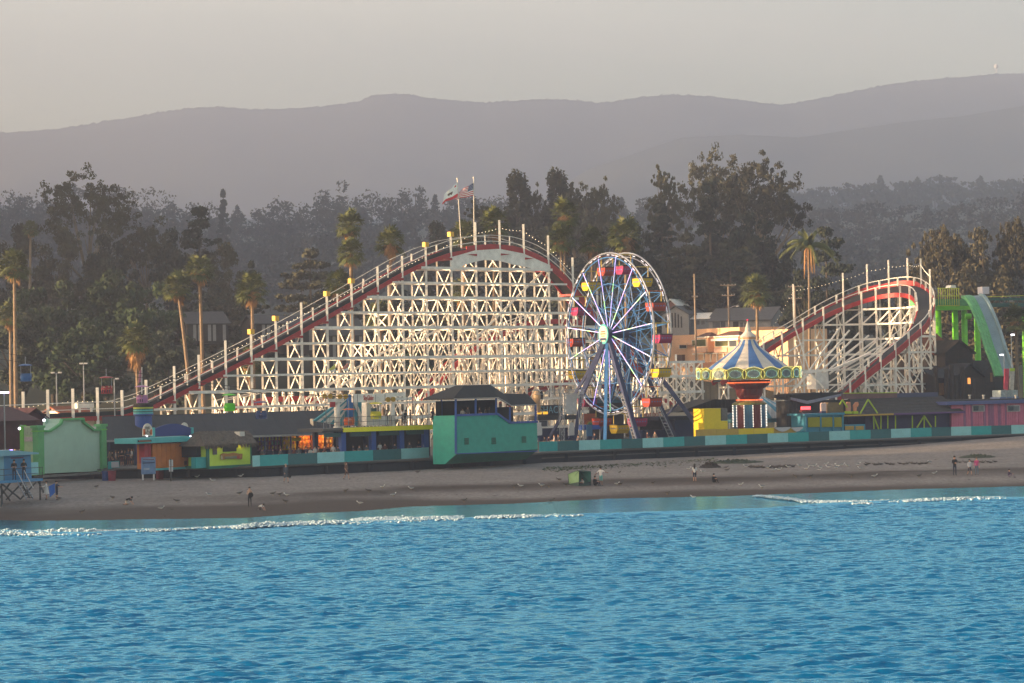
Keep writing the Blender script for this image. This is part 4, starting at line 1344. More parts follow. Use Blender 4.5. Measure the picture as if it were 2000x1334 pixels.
for r_, y_, m_, nm in ((41.5, 747, LEDR, 'ring_light'), (28.5, 757, LEDC, 'ring_light'), (25.5, 781, LEDR, 'ring_light')):
    MB().tube([SC + V((rp(r_) * math.cos(2 * math.pi * k / 40), rp(r_) * math.sin(2 * math.pi * k / 40), zy(y_))) for k in range(40)], .07, 5, closed=True).build(nm, m_, swing)
MB().lathe([(rp(24), zy(783)), (rp(34), zy(788)), (rp(34), zy(790))], 20, SC).build('drum_cap', DGOLD, swing)
for k in range(12):                      # painted base panels with light strips
    a0, a1 = 2 * math.pi * (k + .2) / 12, 2 * math.pi * (k + 1.2) / 12
    q = [SC + V((rp(32) * math.cos(a), rp(32) * math.sin(a), 0)) for a in (a0, a1)]
    pm = MB().prism([q[0] + UPZ * DECK, q[1] + UPZ * DECK, q[1] + UPZ * zy(790), q[0] + UPZ * zy(790)], (SC + V((0, 0, 5)) - (q[0] + q[1]) / 2).normalized() * .1)
    bp_ = pm.build('base_panel', DRED if k % 2 else mat('ride_blue', (.04, .14, .25), rough=.4, var=.3), swing)
    st = MB()
    for j in range(14):
        st.ball(q[0] * 1.0 + (q[0] - SC).normalized() * .1 + UPZ * (zy(832) + j * .19), .05, 4, 3)
    st.build('light_strip', mat('bulb_white', (1, .9, .75), emit=.8), bp_)['kind'] = 'stuff'
CHAIN, SEATM = mat('chain_dark', (.05, .05, .055), rough=.5, var=0), [mat('swing_seat_red', (.3, .04, .04), var=.1), mat('swing_seat_blue', (.05, .12, .25), var=.1)]
for k in range(24):
    a = 2 * math.pi * (k + .4) / 24
    r_ = rp(88) if k % 2 else rp(76)
    c = SC + V((r_ * math.cos(a), r_ * math.sin(a), DECK + .9))
    so = MB().box((c.x - .22, c.y - .2, c.z), (c.x + .22, c.y + .2, c.z + .06)).box((c.x - .22, c.y + .16, c.z + .06), (c.x + .22, c.y + .22, c.z + .5)).build('swing_seat', SEATM[k % 2], swing)
    ch = MB()
    for sx in (-.2, .2):
        ch.bar((c.x + sx, c.y, c.z + .1), (c.x + sx, c.y, zy(740)), .022)
    ch.build('chain', CHAIN, so)
# striped round tent behind it
TT, TW = mat('tent_teal', (.05, .25, .36), rough=.6, var=.15), mat('tent_white', (.5, .52, .53), rough=.6, var=.15)
tc = P(1478, 800, 320)
tent = thing('round_tent', 'low teal and white striped round tent behind the swing ride drum', 'tent', (tc.x, tc.y, DECK))
for k in range(28):
    a0, a1 = 2 * math.pi * k / 28, 2 * math.pi * (k + 1) / 28
    r0, z0, r1, z1 = 5.9, 5.0, .8, 7.7
    MB().add([(tc.x + r0 * math.cos(a0), tc.y + r0 * math.sin(a0), z0), (tc.x + r0 * math.cos(a1), tc.y + r0 * math.sin(a1), z0),
              (tc.x + r1 * math.cos(a1), tc.y + r1 * math.sin(a1), z1), (tc.x + r1 * math.cos(a0), tc.y + r1 * math.sin(a0), z1)], [(0, 1, 2, 3)]).build('roof_gore', TT if k % 2 else TW, tent)
MB().lathe([(5.8, 4.9), (5.8, 4.5)], 28, (tc.x, tc.y, 0)).build('valance', TT, tent)
for k in range(8):
    a = 2 * math.pi * k / 8
    beam('tent_pole', (tc.x + 5.6 * math.cos(a), tc.y + 5.6 * math.sin(a), DECK), (tc.x + 5.6 * math.cos(a), tc.y + 5.6 * math.sin(a), 5.0), .1, .1, STEEL, tent)
# ---------------------------------------------------------------- water slide and log lodges on the right
LIME = mat('lime_paint', (.16, .58, .03), rough=.4, var=.2)
SLDB = mat('slide_grey_blue', (.17, .25, .29), rough=.45, var=.15, scale=.6)
SLDG = mat('slide_green', (.10, .33, .14), rough=.45, var=.3)
DTL = mat('truss_teal', (.02, .09, .08), rough=.6, var=.2)
YGR = mat('rail_yellow_green', (.5, .55, .06), rough=.5, var=.15)
fl = thing('water_slide', 'green water slide tower with a steep grey blue chute', 'water ride', P(1880, 800, 352))
FL = Fr(1820, 352, 2000, 358)
for x, yt, yb_ in ((1832, 606, 800), (1865, 606, 800), (1883, 606, 800), (1908, 606, 800), (2001, 606, 800)):
    p, q = FL.px(x, yt), FL.px(x, 800)
    MB().tube([FL.w(p.x, 0, 0), FL.w(p.x, 0, p.z)], .42, 12).build('pillar', LIME, fl, smooth=True)
a, b = FL.px(1822, 606), FL.px(1893, 590)
MB().box((a.x, -1.2, a.z), (b.x, 2.2, a.z + .55)).build('platform', LIME, fl, FL.M)
MB().box((a.x - 2.5, -1.0, a.z + .6), (b.x, 2.0, a.z + 1.5)).build('trough', SLDG, fl, FL.M)
for x in np.linspace(1832, 1872, 10):
    p = FL.px(x, 563, -1.2)
    beam('rail_bar', FL.w(p.x, -1.25, a.z + .6), FL.w(p.x, -1.25, p.z), .08, .08, YGR, fl)
for y in (563, 578, 597):
    p, q = FL.px(1831, y, -1.25), FL.px(1873, y, -1.25)
    beam('rail', FL.w(p), FL.w(q), .09, .1, YGR, fl)
a2, b2 = FL.px(1925, 600), FL.px(2040, 581)
MB().box((a2.x, -.8, a2.z), (b2.x, 1.6, a2.z + .5)).build('walkway', DTL, fl, FL.M)
MB().box((a2.x, -.8, a2.z + .9), (b2.x, -.7, a2.z + 1.25)).build('trough', DTL, fl, FL.M)
for k in range(14):
    s_ = a2.x + (b2.x - a2.x) * k / 13
    beam('truss_bar', FL.w(s_, -.8, a2.z), FL.w(s_ + .4, -.8, a2.z + 1.3), .07, .07, DTL, fl)
for y in (572,):
    beam('rail', FL.w(FL.px(1922, 580, -.8)), FL.w(FL.px(2010, 577, -.8)), .07, .08, YGR, fl)
MB().box(FL.px(1919, 574, 0), FL.px(1932, 560, 0) + V((0, 1.2, 0))).build('control_box', mat('box_lilac', (.5, .48, .55), var=.1), fl, FL.M)
MB().prism([FL.px(1855, 563, .3), FL.px(1858, 557, .3), FL.px(1866, 557, .3), FL.px(1868, 563, .3)], (0, 1.2, 0)).build('lamp_hood', WHITE, fl, FL.M)
cl_ = catmull([P(x, y, d) for x, y, d in ((1879, 580, 351), (1888, 584, 349), (1899, 604, 346), (1913, 640, 343), (1925, 678, 340), (1938, 712, 338), (1945, 735, 337))], 5)
cr_ = catmull([P(x, y, d) for x, y, d in ((1912, 577, 352), (1922, 582, 350), (1934, 604, 347), (1949, 640, 344), (1961, 678, 341), (1972, 712, 339), (1977, 735, 338))], 5)
ch_, sl_, sr_ = MB(), MB(), MB()
for i in range(len(cl_) - 1):
    a, b, c, d = cl_[i].lerp(cr_[i], .42), cl_[i + 1].lerp(cr_[i + 1], .42), cr_[i + 1], cr_[i]
    ch_.prism([a, b, c, d], (.3, .5, .05))
    sr_.bar(c + V((.1, -.2, .1)), d + V((.1, -.2, .1)), .35, .35)
    for u in (0, .14, .28, .4):
        sl_.bar(cl_[i].lerp(cr_[i], u), cl_[i + 1].lerp(cr_[i + 1], u), .3 if u < .4 else .2, .4)
ch_.build('chute', SLDB, fl)
sr_.build('chute_lip', SLDB, fl)
sl_.build('chute_frame', SLDG, fl)
MB().tube([P(1885, 618, 350), P(1897, 618, 350)], .4, 8).build('pump_pipe', LIME, fl)
WOODD, WOODO, ROOFR, ROOFD = mat('lodge_wood', (.035, .027, .022), rough=.9, var=.4), mat('lodge_wood_lit', (.22, .11, .045), rough=.8, var=.3), mat('rust_roof', (.22, .075, .04), rough=.8, var=.3, scale=2), mat('slate_roof', (.035, .036, .042), rough=.8, var=.3)  # WOODO: orange light on the planks put into the wood colour
def gable_house(name, label, cat, fr, x0, x1, yb, ye, yr, depth, wall, roof, openings=(), planks=None, ridge='across', t0=0.0, over=.35, group=None, chim=None):
    """house on frame fr: front from pixel x0..x1, base yb, eave ye, ridge yr; ridge 'along' the front or 'across' (gable to the viewer)"""
    a, b = fr.px(x0, ye, t0), fr.px(x1, ye, t0)
    zb = max(0.0, fr.px(x0, yb, t0).z) if yb else 0.0
    ze = (a.z + b.z) / 2
    zr = fr.px((x0 + x1) / 2, yr, t0 + (depth / 2 if ridge == 'along' else 0)).z
    s0, s1 = a.x, b.x
    r = thing(name, label, cat, fr.w((s0 + s1) / 2, t0 + depth / 2, zb), group)
    MB().box((s0, t0, zb), (s1, t0 + depth, ze)).build('wall', wall, r, fr.M)
    sm, tm = (s0 + s1) / 2, t0 + depth / 2
    if ridge == 'across':
        MB().prism([(s0, t0 + .01, ze), (s1, t0 + .01, ze), (sm, t0 + .01, zr)], (0, depth - .02, 0)).build('gable', wall, r, fr.M)
        for sg, se in ((-1, s0), (1, s1)):
            MB().prism([(sm, t0 - over, zr + .16), (se + sg * over, t0 - over, ze - .12), (se + sg * over, t0 - over, ze + .02), (sm, t0 - over, zr + .32)], (0, depth + 2 * over, 0)).build('roof_slope', roof, r, fr.M)
    else:
        for t_ in (s0, s1):
            q = .02 if t_ == s0 else -.02
            MB().prism([(t_ + q, t0, ze), (t_ + q, t0 + depth, ze), (t_ + q, tm, zr)], (q * 2, 0, 0)).build('gable', wall, r, fr.M)
        for sg, te in ((-1, t0), (1, t0 + depth)):
            MB().prism([(s0 - over, tm, zr + .1), (s0 - over, te + sg * over, ze - .12), (s0 - over, te + sg * over, ze + .02), (s0 - over, tm, zr + .28)], (s1 - s0 + 2 * over, 0, 0)).build('roof_slope', roof, r, fr.M)
    for (xa, ya, xb, yb_, m, nm) in openings:
        p, q = fr.px(xa, yb_, t0), fr.px(xb, ya, t0)
        MB().box((p.x, t0 - .05, p.z), (q.x, t0 + .06, q.z)).build(nm, m, r, fr.M)
    return r, s0, s1, zb, ze, zr
FLD = Fr(1800, 336, 2000, 345)
GLOWO = mat('lamp_orange_glow', (1, .35, .08), emit=.4)
gable_house('log_lodge', 'rust roofed log lodge beside the curved coaster end', 'lodge', FLD, 1824, 1868, 800, 692, 655, 9, WOODD, ROOFR, [(1826, 700, 1842, 712, WOODO, 'lit_plank_panel')], ridge='along', t0=6)
gable_house('log_lodge', 'dark log lodge with low gable left of the chute foot', 'lodge', FLD, 1846, 1900, 800, 690, 668, 8, WOODD, WOODD, [(1893, 735, 1897, 748, GLOWO, 'lamp_window'), (1870, 700, 1888, 720, BLACK, 'opening')], t0=4)
gable_house('log_lodge', 'front dark log lodge with slate roof under the slide', 'lodge', FLD, 1868, 1918, 800, 735, 714, 7, WOODD, ROOFD, [(1890, 738, 1895, 750, GLOWO, 'lamp_window'), (1875, 748, 1886, 775, BLACK, 'opening')], t0=0)
gable_house('log_lodge', 'rightmost dark log lodge beneath the chute', 'lodge', FLD, 1918, 1962, 800, 730, 708, 8, WOODD, ROOFD, [(1934, 728, 1938, 746, WOODO, 'lit_plank_panel'), (1942, 745, 1956, 775, BLACK, 'opening')], t0=3)
gable_house('log_shed', 'small dark shed with orange lit planks beside the coaster foot', 'shed', FLD, 1830, 1862, 800, 738, 725, 5, WOODD, ROOFD, [(1834, 748, 1843, 772, WOODO, 'lit_plank_panel')], ridge='along', t0=-1)
for x, yt in ((1827, 716), (1848, 722), (1858, 715), (1879, 717), (1866, 735), (1900, 740)):
    p = FLD.px(x, yt, -2)
    r = thing('log_post', 'upright dark log post in front of the lodges at ' + {1827: 'the coaster foot', 1848: 'the shed wall', 1858: 'the shed corner', 1879: 'the front lodge roof', 1866: 'the front lodge corner', 1900: 'the front lodge door'}[x], 'post', FLD.w(p.x, -2, 0))
    MB().tube([FLD.w(p.x, -2, 0), FLD.w(p.x, -2, p.z)], .3, 8).build('log', WOODD, r)
    MB().lathe([(.33, 0), (.33, .12)], 8, FLD.w(p.x, -2, p.z)).build('cap', WOODD, r)
# ---------------------------------------------------------------- sky ride: station on the upper deck, cable, chairs
CHC = {'blue': (.03, .11, .3), 'red': (.32, .03, .035), 'purple': (.36, .15, .33), 'green': (.10, .55, .02), 'navy': (.025, .05, .16), 'orange': (.5, .1, .03), 'yellow': (.55, .5, .02)}
def sky_chair(x, y, d, col, label, rider=0, ych=None):
    """y: pixel of the tub's middle"""
    c = P(x, y, d)
    m = mat('chair_' + col, CHC[col], rough=.35, var=.12)
    r = thing('sky_ride_chair', label, 'chair lift', c)
    tb = MB()
    n = 14
    rows = [(-.55, -.12, .20), (-.50, -.35, .26), (-.2, -.48, .30), (.25, -.42, .30), (.45, -.1, .28), (.5, .28, .22)]
    vs, fs = [], []
    for k in range(n + 1):                # half-shell tub
        a = math.pi * k / n
        for (yy, zz, rr) in ((0, .25, .62), (0, .0, .62), (0, -.25, .52), (0, -.38, .25)):
            vs.append((-math.cos(a) * rr * .95, -math.sin(a) * rr * .8 + .2, zz))
    for k in range(n):
        for j in range(3):
            b0 = k * 4 + j
            fs.append((b0, b0 + 4, b0 + 5, b0 + 1))
    tb.add(vs, fs)
    tb.box((-.56, .15, -.36), (.56, .32, .45)); tb.box((-.5, -.3, -.36), (.5, .3, -.24))
    tb.build('tub', m, r, Matrix.Translation(c))
    MB().lathe([(.72, 0), (.66, .07), (.4, .14), (.05, .18)], 14, c + V((0, 0, 1.25))).build('canopy', m, r)
    for s_ in (-.5, .5):
        MB().bar(c + V((s_, .2, -.1)), c + V((s_, .1, 1.28)), .05).build('stay', STEEL, r)
    MB().tube([c + V((0, 0, 1.4)), c + V((0, 0, 2.2))], .04, 5).build('hanger', STEEL, r)
    return c
SKY = [(50, 738, 262, 'blue', 'blue sky ride chair hanging at the left beside the tall palm trunk'), (208, 762, 262, 'red', 'red sky ride chair with two riders over the green stage roof'),
       (277, 780, 260, 'purple', 'purple sky ride chair over the striped kiosk drum'), (448, 796, 262, 'green', 'bright green sky ride chair in front of the lift hill'),
       (510, 811, 257, 'navy', 'navy sky ride chair over the long dark roof'), (682, 824, 266, 'orange', 'orange sky ride chair at the loading station'), (734, 812, 268, 'yellow', 'yellow sky ride chair at the loading station')]
chairs = {a[3]: sky_chair(*a) for a in SKY}
for nm, lab, seq in (('sky_ride_cable', 'sky ride cable carrying the chairs into the station', ('blue', 'red', 'green')), ('sky_ride_cable', 'lower sky ride cable running out to the left', ('purple', 'navy'))):
    pts = [chairs[k] + V((0, 0, 2.2)) for k in seq]
    pts = [pts[0] + (pts[0] - pts[1]).normalized() * 30] + pts + [P(652 if seq[0] == 'blue' else 690, 775, 266)]
    tag(MB().tube(pts, .03, 5).build(nm, CABLE, None), lab, 'cable')
# ---------------------------------------------------------------- sea wall and painted parapet
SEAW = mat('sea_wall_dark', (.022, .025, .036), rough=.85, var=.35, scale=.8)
CONC = mat('grey_concrete', (.16, .155, .15), rough=.9, var=.25)
PANC = [mat('panel_light_aqua', (.24, .52, .56), rough=.5, var=.10), mat('panel_teal', (.02, .30, .32), rough=.5, var=.10), mat('panel_dark_teal', (.02, .115, .135), rough=.5, var=.10)]
def fbox(fr, x0, y0, x1, y1, t0, t1, name, m, parent):
    xm, ym = (x0 + x1) / 2, (y0 + y1) / 2
    a, b = fr.px(x0, ym, t0), fr.px(x1, ym, t0)
    a.z, b.z = fr.px(xm, y1, t0).z, fr.px(xm, y0, t0).z
    return MB().box((min(a.x, b.x), min(t0, t1), min(a.z, b.z)), (max(a.x, b.x), max(t0, t1), max(a.z, b.z))).build(name, m, parent, fr.M)
def fpoly(fr, pts, t0, t1, name, m, parent):
    return MB().prism([fr.px(x, y, t0) for x, y in pts], (0, t1 - t0, 0)).build(name, m, parent, fr.M)
def fbar(fr, p, q, t, w_, h_, name, m, parent):
    return beam(name, fr.w(fr.px(*p, t)), fr.w(fr.px(*q, t)), w_, h_, m, parent)
def fpos(fr, x, y, t=0): return fr.w(fr.px(x, y, t))
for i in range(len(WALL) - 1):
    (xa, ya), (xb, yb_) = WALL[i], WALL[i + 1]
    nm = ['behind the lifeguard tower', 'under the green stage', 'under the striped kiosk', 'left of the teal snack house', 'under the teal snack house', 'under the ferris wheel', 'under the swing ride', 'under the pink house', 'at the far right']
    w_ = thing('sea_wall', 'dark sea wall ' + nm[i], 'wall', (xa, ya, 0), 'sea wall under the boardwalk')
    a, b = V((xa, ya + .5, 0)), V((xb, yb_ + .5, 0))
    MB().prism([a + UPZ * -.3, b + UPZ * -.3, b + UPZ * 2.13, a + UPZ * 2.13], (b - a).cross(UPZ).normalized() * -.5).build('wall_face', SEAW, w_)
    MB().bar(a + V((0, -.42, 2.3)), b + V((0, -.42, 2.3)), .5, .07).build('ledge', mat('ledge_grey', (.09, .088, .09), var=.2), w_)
    n = max(1, int((b - a).length / 5))
    for k in range(n):
        p = a.lerp(b, (k + .5) / n)
        beam('pier', p + V((0, -.2, 0)), p + V((0, -.2, 2.1)), .35, .3, SEAW, w_)
    MB().bar(a + V((0, -.15, 1.75)), b + V((0, -.15, 1.75)), .1, .1).build('pipe', mat('ledge_grey', (.09, .088, .09)), w_) if i > 4 else None
YTOP = [(380, 894), (493, 889.5), (562, 886.3), (672, 881.3), (783, 876), (840, 873.2), (1055, 862.5), (1240, 856.3), (1376, 851), (1538, 845), (1740, 837.6), (1860, 833.3), (2000, 829.3), (2100, 826)]
def parapet(label, bounds, c0, skip_first=False):
    r = thing('parapet', label, 'fence', G(bounds[0], interp(YTOP, bounds[0]), 3.5) - V((0, 0, 1.1)))
    for i in range(len(bounds) - 1):
        a, b = G(bounds[i], interp(YTOP, bounds[i]), 3.5), G(bounds[i + 1], interp(YTOP, bounds[i + 1]), 3.5)
        d = (b - a).normalized()
        a, b = a + d * .012, b - d * .012
        beam('panel', a - UPZ * .56, b - UPZ * .56, .09, 1.08, PANC[(c0 + i) % 3], r)
        beam('post', a + d * .0 + V((0, .12, -1.1)), a + V((0, .12, -.02)), .1, .1, SEAW, r)
    a, b = [G(x, interp(YTOP, x), 3.5) for x in (bounds[0], bounds[-1])]
    return r
parapet('left parapet of aqua and teal panels beside the thatched kiosk', [493, 507, 562, 619, 672, 728, 783, 837], 0)
parapet('long right parapet of aqua and teal panels running to the right edge', [1053, 1088.5, 1130.4, 1171.7, 1213.5, 1254.5, 1295, 1336, 1376.6, 1417.6, 1458.5, 1498.8, 1538.7, 1579, 1619, 1659.5, 1700, 1739.7, 1778.5, 1819, 1857, 1896.5, 1936, 1974.8, 2014, 2053], 1)
# ---------------------------------------------------------------- teal snack house that juts over the sand
TEAL = mat('teal_clapboard', (.02, .29, .235), rough=.55, var=.14)
TEALD = mat('teal_skirt', (.016, .15, .11), rough=.6, var=.2)
TBLUE = mat('royal_blue_trim', (.025, .075, .30), rough=.5, var=.12)
ROOFC = mat('charcoal_roof', (.020, .022, .026), rough=.85, var=.25, scale=2)
PIPE = mat('pale_trim', (.28, .27, .27), rough=.6, var=.1)
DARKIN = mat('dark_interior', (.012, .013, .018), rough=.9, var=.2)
FT = Fr(890, 264.5, 1048, 275)
sn = thing('snack_house', 'teal clapboard snack house with charcoal roof jutting over the beach', 'building', FT.w(4, 3, 0))
zb_, zt_ = FT.px(893, 886).z, FT.px(930, 810.5).z
zt2 = FT.px(1020, 825).z
sa, sb = 0.0, FT.px(1049, 850).x
s1, s2 = FT.px(971, 810).x, FT.px(995, 826).x
MB().prism([(sa + .05, .06, zb_), (sb - .05, .06, zb_), (sb - .05, .06, zt2), (s2, .06, zt2), (s1, .06, zt_), (sa + .05, .06, zt_)], (0, 3.1, 0)).build('wall', TEAL, sn, FT.M)
n = 17
for k in range(n):                        # clapboards
    z0, z1 = zb_ + (zt_ - zb_) * k / n, zb_ + (zt_ - zb_) * (k + 1) / n
    zm = (z0 + z1) / 2
    e = sb if zm < zt2 else s1 + (s2 - s1) * (zt_ - zm) / (zt_ - zt2)
    MB().prism([(sa, -.075, z0), (sa, .01, z1), (sa, .06, z1), (sa, .06, z0)], (e - sa, 0, 0)).build('clapboard', TEAL, sn, FT.M)
for x, y in ((912, 862), (965, 861), (1024, 858.5)):
    o = fbox(FT, x - 4, y - 6.5, x + 4, y + 6.5, -.1, .02, 'louvre', TEALD, sn)
    for k in range(4):
        p, q = FT.px(x - 3, y - 5 + k * 3.2, -.12), FT.px(x + 3, y - 5 + k * 3.2, -.12)
        b_ = MB().bar(p, q, .04, .03).build('louvre_slat', DARKIN, o, FT.M)
# slanted skirt and the left return
MB().prism([(sa, 0, zb_ - .02), (sa, 3.2, zb_ - .02), (sa - .1, 3.2, -.6), (sa - .1, 1.7, -.6)], (sb - sa + .2, 0, 0)).build('skirt', TEALD, sn, FT.M)
MB().box((sa - .06, .02, zb_), (sa + .04, 3.2, zt_ - .4)).build('side_wall', TEAL, sn, FT.M)
MB().prism([(sa - .1, 0, zb_), (sa - .1, 1.6, -.6), (sa - .1, 3.2, -.6), (sa - .1, 3.2, 1.0), (sa - .1, 0, zb_ + .1)], (-.02, 0, 0)).build('side_return', TEAL, sn, FT.M)
for nm, p, q, w_ in (('sill', (889, 811), (972, 808.5), .22), ('sill', (972, 808.5), (996, 825.5), .22), ('sill', (996, 825.5), (1050, 823.5), .22), ('bottom_trim', (891, 886), (1049, 881), .1)):
    fbar(FT, p, q, -.08, .16, w_, nm, TBLUE, sn)
for x, y0, y1 in ((890, 886, 776), (929, 812, 775), (969, 810, 775), (996, 826, 795), (1046, 825, 789)):
    fbar(FT, (x, y0), (x, y1), -.12, .22, .22, 'corner_post' if x < 900 else 'post', TBLUE, sn)
fbar(FT, (862, 892), (862, 778), 3.1, .2, .2, 'corner_post', TBLUE, sn)
def zp(x, y, t=0.0): return FT.px(x, y, t)
# roof: tall part on the left, a step down on the right
e0, e1 = zp(886, 778, -.5), zp(972, 775.5, -.5)
r0, r1 = zp(906, 752.5, 2.5), zp(958, 751.5, 2.5)
eb0, eb1 = V((e0.x, 3.7, e0.z)), V((e1.x, 3.7, e1.z))
def rtop(a, b, c, d, h=.14): return MB().prism([a, b, c, d], (0, 0, -h))
r0, r1 = zp(906, 752.5, 1.2), zp(958, 751.5, 1.2)
mid0, mid1 = V((r0.x, 1.2, r0.z)), V((r1.x, 1.2, r1.z))
bk0, bk1 = V((r0.x, 2.3, r0.z)), V((r1.x, 2.3, r1.z))
rtop(e0, e1, mid1, mid0).build('roof_slope', ROOFC, sn, FT.M)
rtop(mid0, mid1, bk1, bk0).build('roof_flat', ROOFC, sn, FT.M)
rtop(bk0, bk1, eb1, eb0).build('roof_slope', ROOFC, sn, FT.M)
rtop(e0, mid0, bk0, eb0).build('roof_hip', ROOFC, sn, FT.M)
f0, f1 = zp(998, 791, -.5), zp(1048, 789, -.5)
g0, g1 = zp(984, 768.5, 1.2), zp(1031, 769.5, 1.2)
h0_, h1_ = V((g0.x, 1.2, g0.z)), V((g1.x, 1.2, g1.z))
i0_, i1_ = V((g0.x, 2.3, g0.z)), V((g1.x, 2.3, g1.z))
rtop(f0, f1, h1_, h0_).build('roof_slope', ROOFC, sn, FT.M)
rtop(h0_, h1_, i1_, i0_).build('roof_flat', ROOFC, sn, FT.M)
rtop(f1, V((f1.x, 3.7, f1.z)), i1_, h1_).build('roof_hip', ROOFC, sn, FT.M)
rtop(e1, f0, h0_, mid1).build('roof_slope', ROOFC, sn, FT.M)
rtop(mid1, h0_, i0_, bk1).build('roof_flat', ROOFC, sn, FT.M)
for p, q in ((e0, e1), (e1, f0), (f0, f1)):
    beam('eave_trim', FT.w(p + V((0, -.05, -.06))), FT.w(q + V((0, -.05, -.06))), .06, .1, PIPE, sn)
MB().box((sa + .3, 3.0, zt2), (sb - 3.2, 3.08, e0.z - .3)).build('shade_panel', DARKIN, sn, FT.M)  # near-black panels stand in for the shade of the open interior
MB().box((sb - 3.19, 3.0, zt2), (sb - .3, 3.08, f0.z - .25)).build('shade_panel', DARKIN, sn, FT.M)
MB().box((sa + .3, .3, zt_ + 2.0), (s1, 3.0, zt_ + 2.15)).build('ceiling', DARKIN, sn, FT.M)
# ---------------------------------------------------------------- sky ride station on the upper deck
FS = Fr(630, 263.5, 888, 272.5)
YEL = mat('yellow_fascia', (.80, .72, .015), rough=.5, var=.08)
st = thing('sky_ride_station', 'sky ride station on a raised deck with yellow fascia', 'station', FS.w(6, 4, 0))
dz0, dz1 = FS.px(760, 841).z, FS.px(760, 833).z
MB().box((0, .3, dz0 + .05), (FS.L, 5.5, dz1 - .04)).build('deck_slab', mat('deck_underside', (.045, .05, .06), var=.2), st, FS.M)
sy = FS.px(672, 836).x
MB().box((sy, .1, dz0 - .02), (FS.L - .1, .28, dz1 + .02)).build('fascia', YEL, st, FS.M)
MB().box((0, .12, dz1 - .22), (sy - .02, .28, dz1 - .06)).build('fascia_edge', mat('weathered_edge', (.12, .115, .11), var=.2), st, FS.M)
for x in (676, 735, 790, 838):
    s_ = FS.px(x, 860).x
    MB().box((s_ - .28, .5, 0), (s_ + .28, 1.1, dz0)).build('column', TBLUE, st, FS.M)
for x in (660, 707, 760, 812):
    s_ = FS.px(x, 860).x
    MB().box((s_ - .22, 4.5, 0), (s_ + .22, 5, dz0)).build('column', mat('navy_column', (.012, .022, .07), var=.15), st, FS.M)
for x0, x1 in ((633, 672), (684, 726), (740, 782), (794, 832)):
    a, b = FS.px(x0, 846, .6), FS.px(x1, 846, .6)
    MB().box((a.x, .55, dz0 - .5), (b.x, .75, dz0 - .06)).build('soffit_board', mat('soffit_teal', (.035, .09, .10), var=.15), st, FS.M)
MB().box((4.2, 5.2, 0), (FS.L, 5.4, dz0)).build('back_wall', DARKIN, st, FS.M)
for x in np.linspace(632, 886, 22):       # railing
    p = FS.px(x, 814, .4)
    beam('baluster', FS.w(p.x, .4, dz1), FS.w(p.x, .4, dz1 + 1.1), .05, .05, STEEL if int(x) % 3 else WOODD, st)
for h_ in (1.1, .6):
    beam('railing', FS.w(0, .4, dz1 + h_), FS.w(FS.L, .4, dz1 + h_), .05, .05, mat('grey_rail', (.16, .15, .15), var=.1), st)
for x, yt in ((636, 775), (698, 770), (752, 770), (795, 772), (805, 775), (690, 773), (834, 800)):
    p = FS.px(x, yt, .45)
    beam('thin_pole', FS.w(p.x, .45, dz1), FS.w(p.x, .45, p.z), .07, .07, mat('grey_rail', (.16, .15, .15)), st)
for x, yt, r_ in ((658, 780, .30), (766, 786, .28)):
    p = FS.px(x, yt, 2)
    MB().tube([FS.w(p.x, 2, dz1), FS.w(p.x, 2, p.z)], r_, 12).build('white_column', WHITE, st, smooth=True)
    MB().tube([FS.w(p.x, 2, dz1), FS.w(p.x, 2, dz1 + .15)], r_ * 1.4, 12).build('column_foot', WHITE, st)
fbox(FS, 716, 786, 726, 831, 2.3, 3.3, 'booth_wall', WHITE, st)
fbox(FS, 726, 812, 762, 831, 2.25, 3.2, 'booth_counter', WHITE, st)
fbox(FS, 725, 797, 736, 810, 2.2, 2.4, 'booth_window', mat('window_teal_glass', (.05, .12, .12), rough=.15, var=.3), st)
fbox(FS, 640, 779, 672, 786, 1.6, 2.4, 'cross_beam', WHITE, st)
fbox(FS, 752, 776, 805, 782, 1.7, 2.1, 'cross_beam', WHITE, st)
so = fbox(FS, 690, 769, 752, 785, 1.6, 2.0, 'sign_beam', WHITE, st)
fbox(FS, 752, 767, 791, 775, 1.65, 2.0, 'sign_beam', WHITE, st)
c = FS.px(720, 777.5, 1.55)
ltm = FS.M @ Matrix.Translation(c)
lettering('sign_lettering', 'SkyGlider', .52, mat('sign_red', (.5, .05, .05)), so, ltm, .04, 1.25)
fbox(FS, 645, 785, 655, 795, 1.5, 1.62, 'red_board', RED, st)
PUL = mat('pulley_ochre', (.42, .25, .02), rough=.5, var=.15)
for x, y in ((664, 774.5), (675, 774.5), (758, 780.5), (768, 780), (634, 774), (645, 774)):
    c = FS.px(x, y, 1.45)
    Mx = FS.M @ Matrix.Translation(c) @ Matrix.Rotation(math.radians(90), 4, 'X')
    MB().lathe([(.26, -.08), (.26, .08)], 14).build('pulley', PUL, st, Mx)
for a, b in (((630, 774), (680, 774)), ((752, 781), (772, 780))):
    fbar(FS, a, b, 1.6, .1, .12, 'pulley_bar', PUL, st)
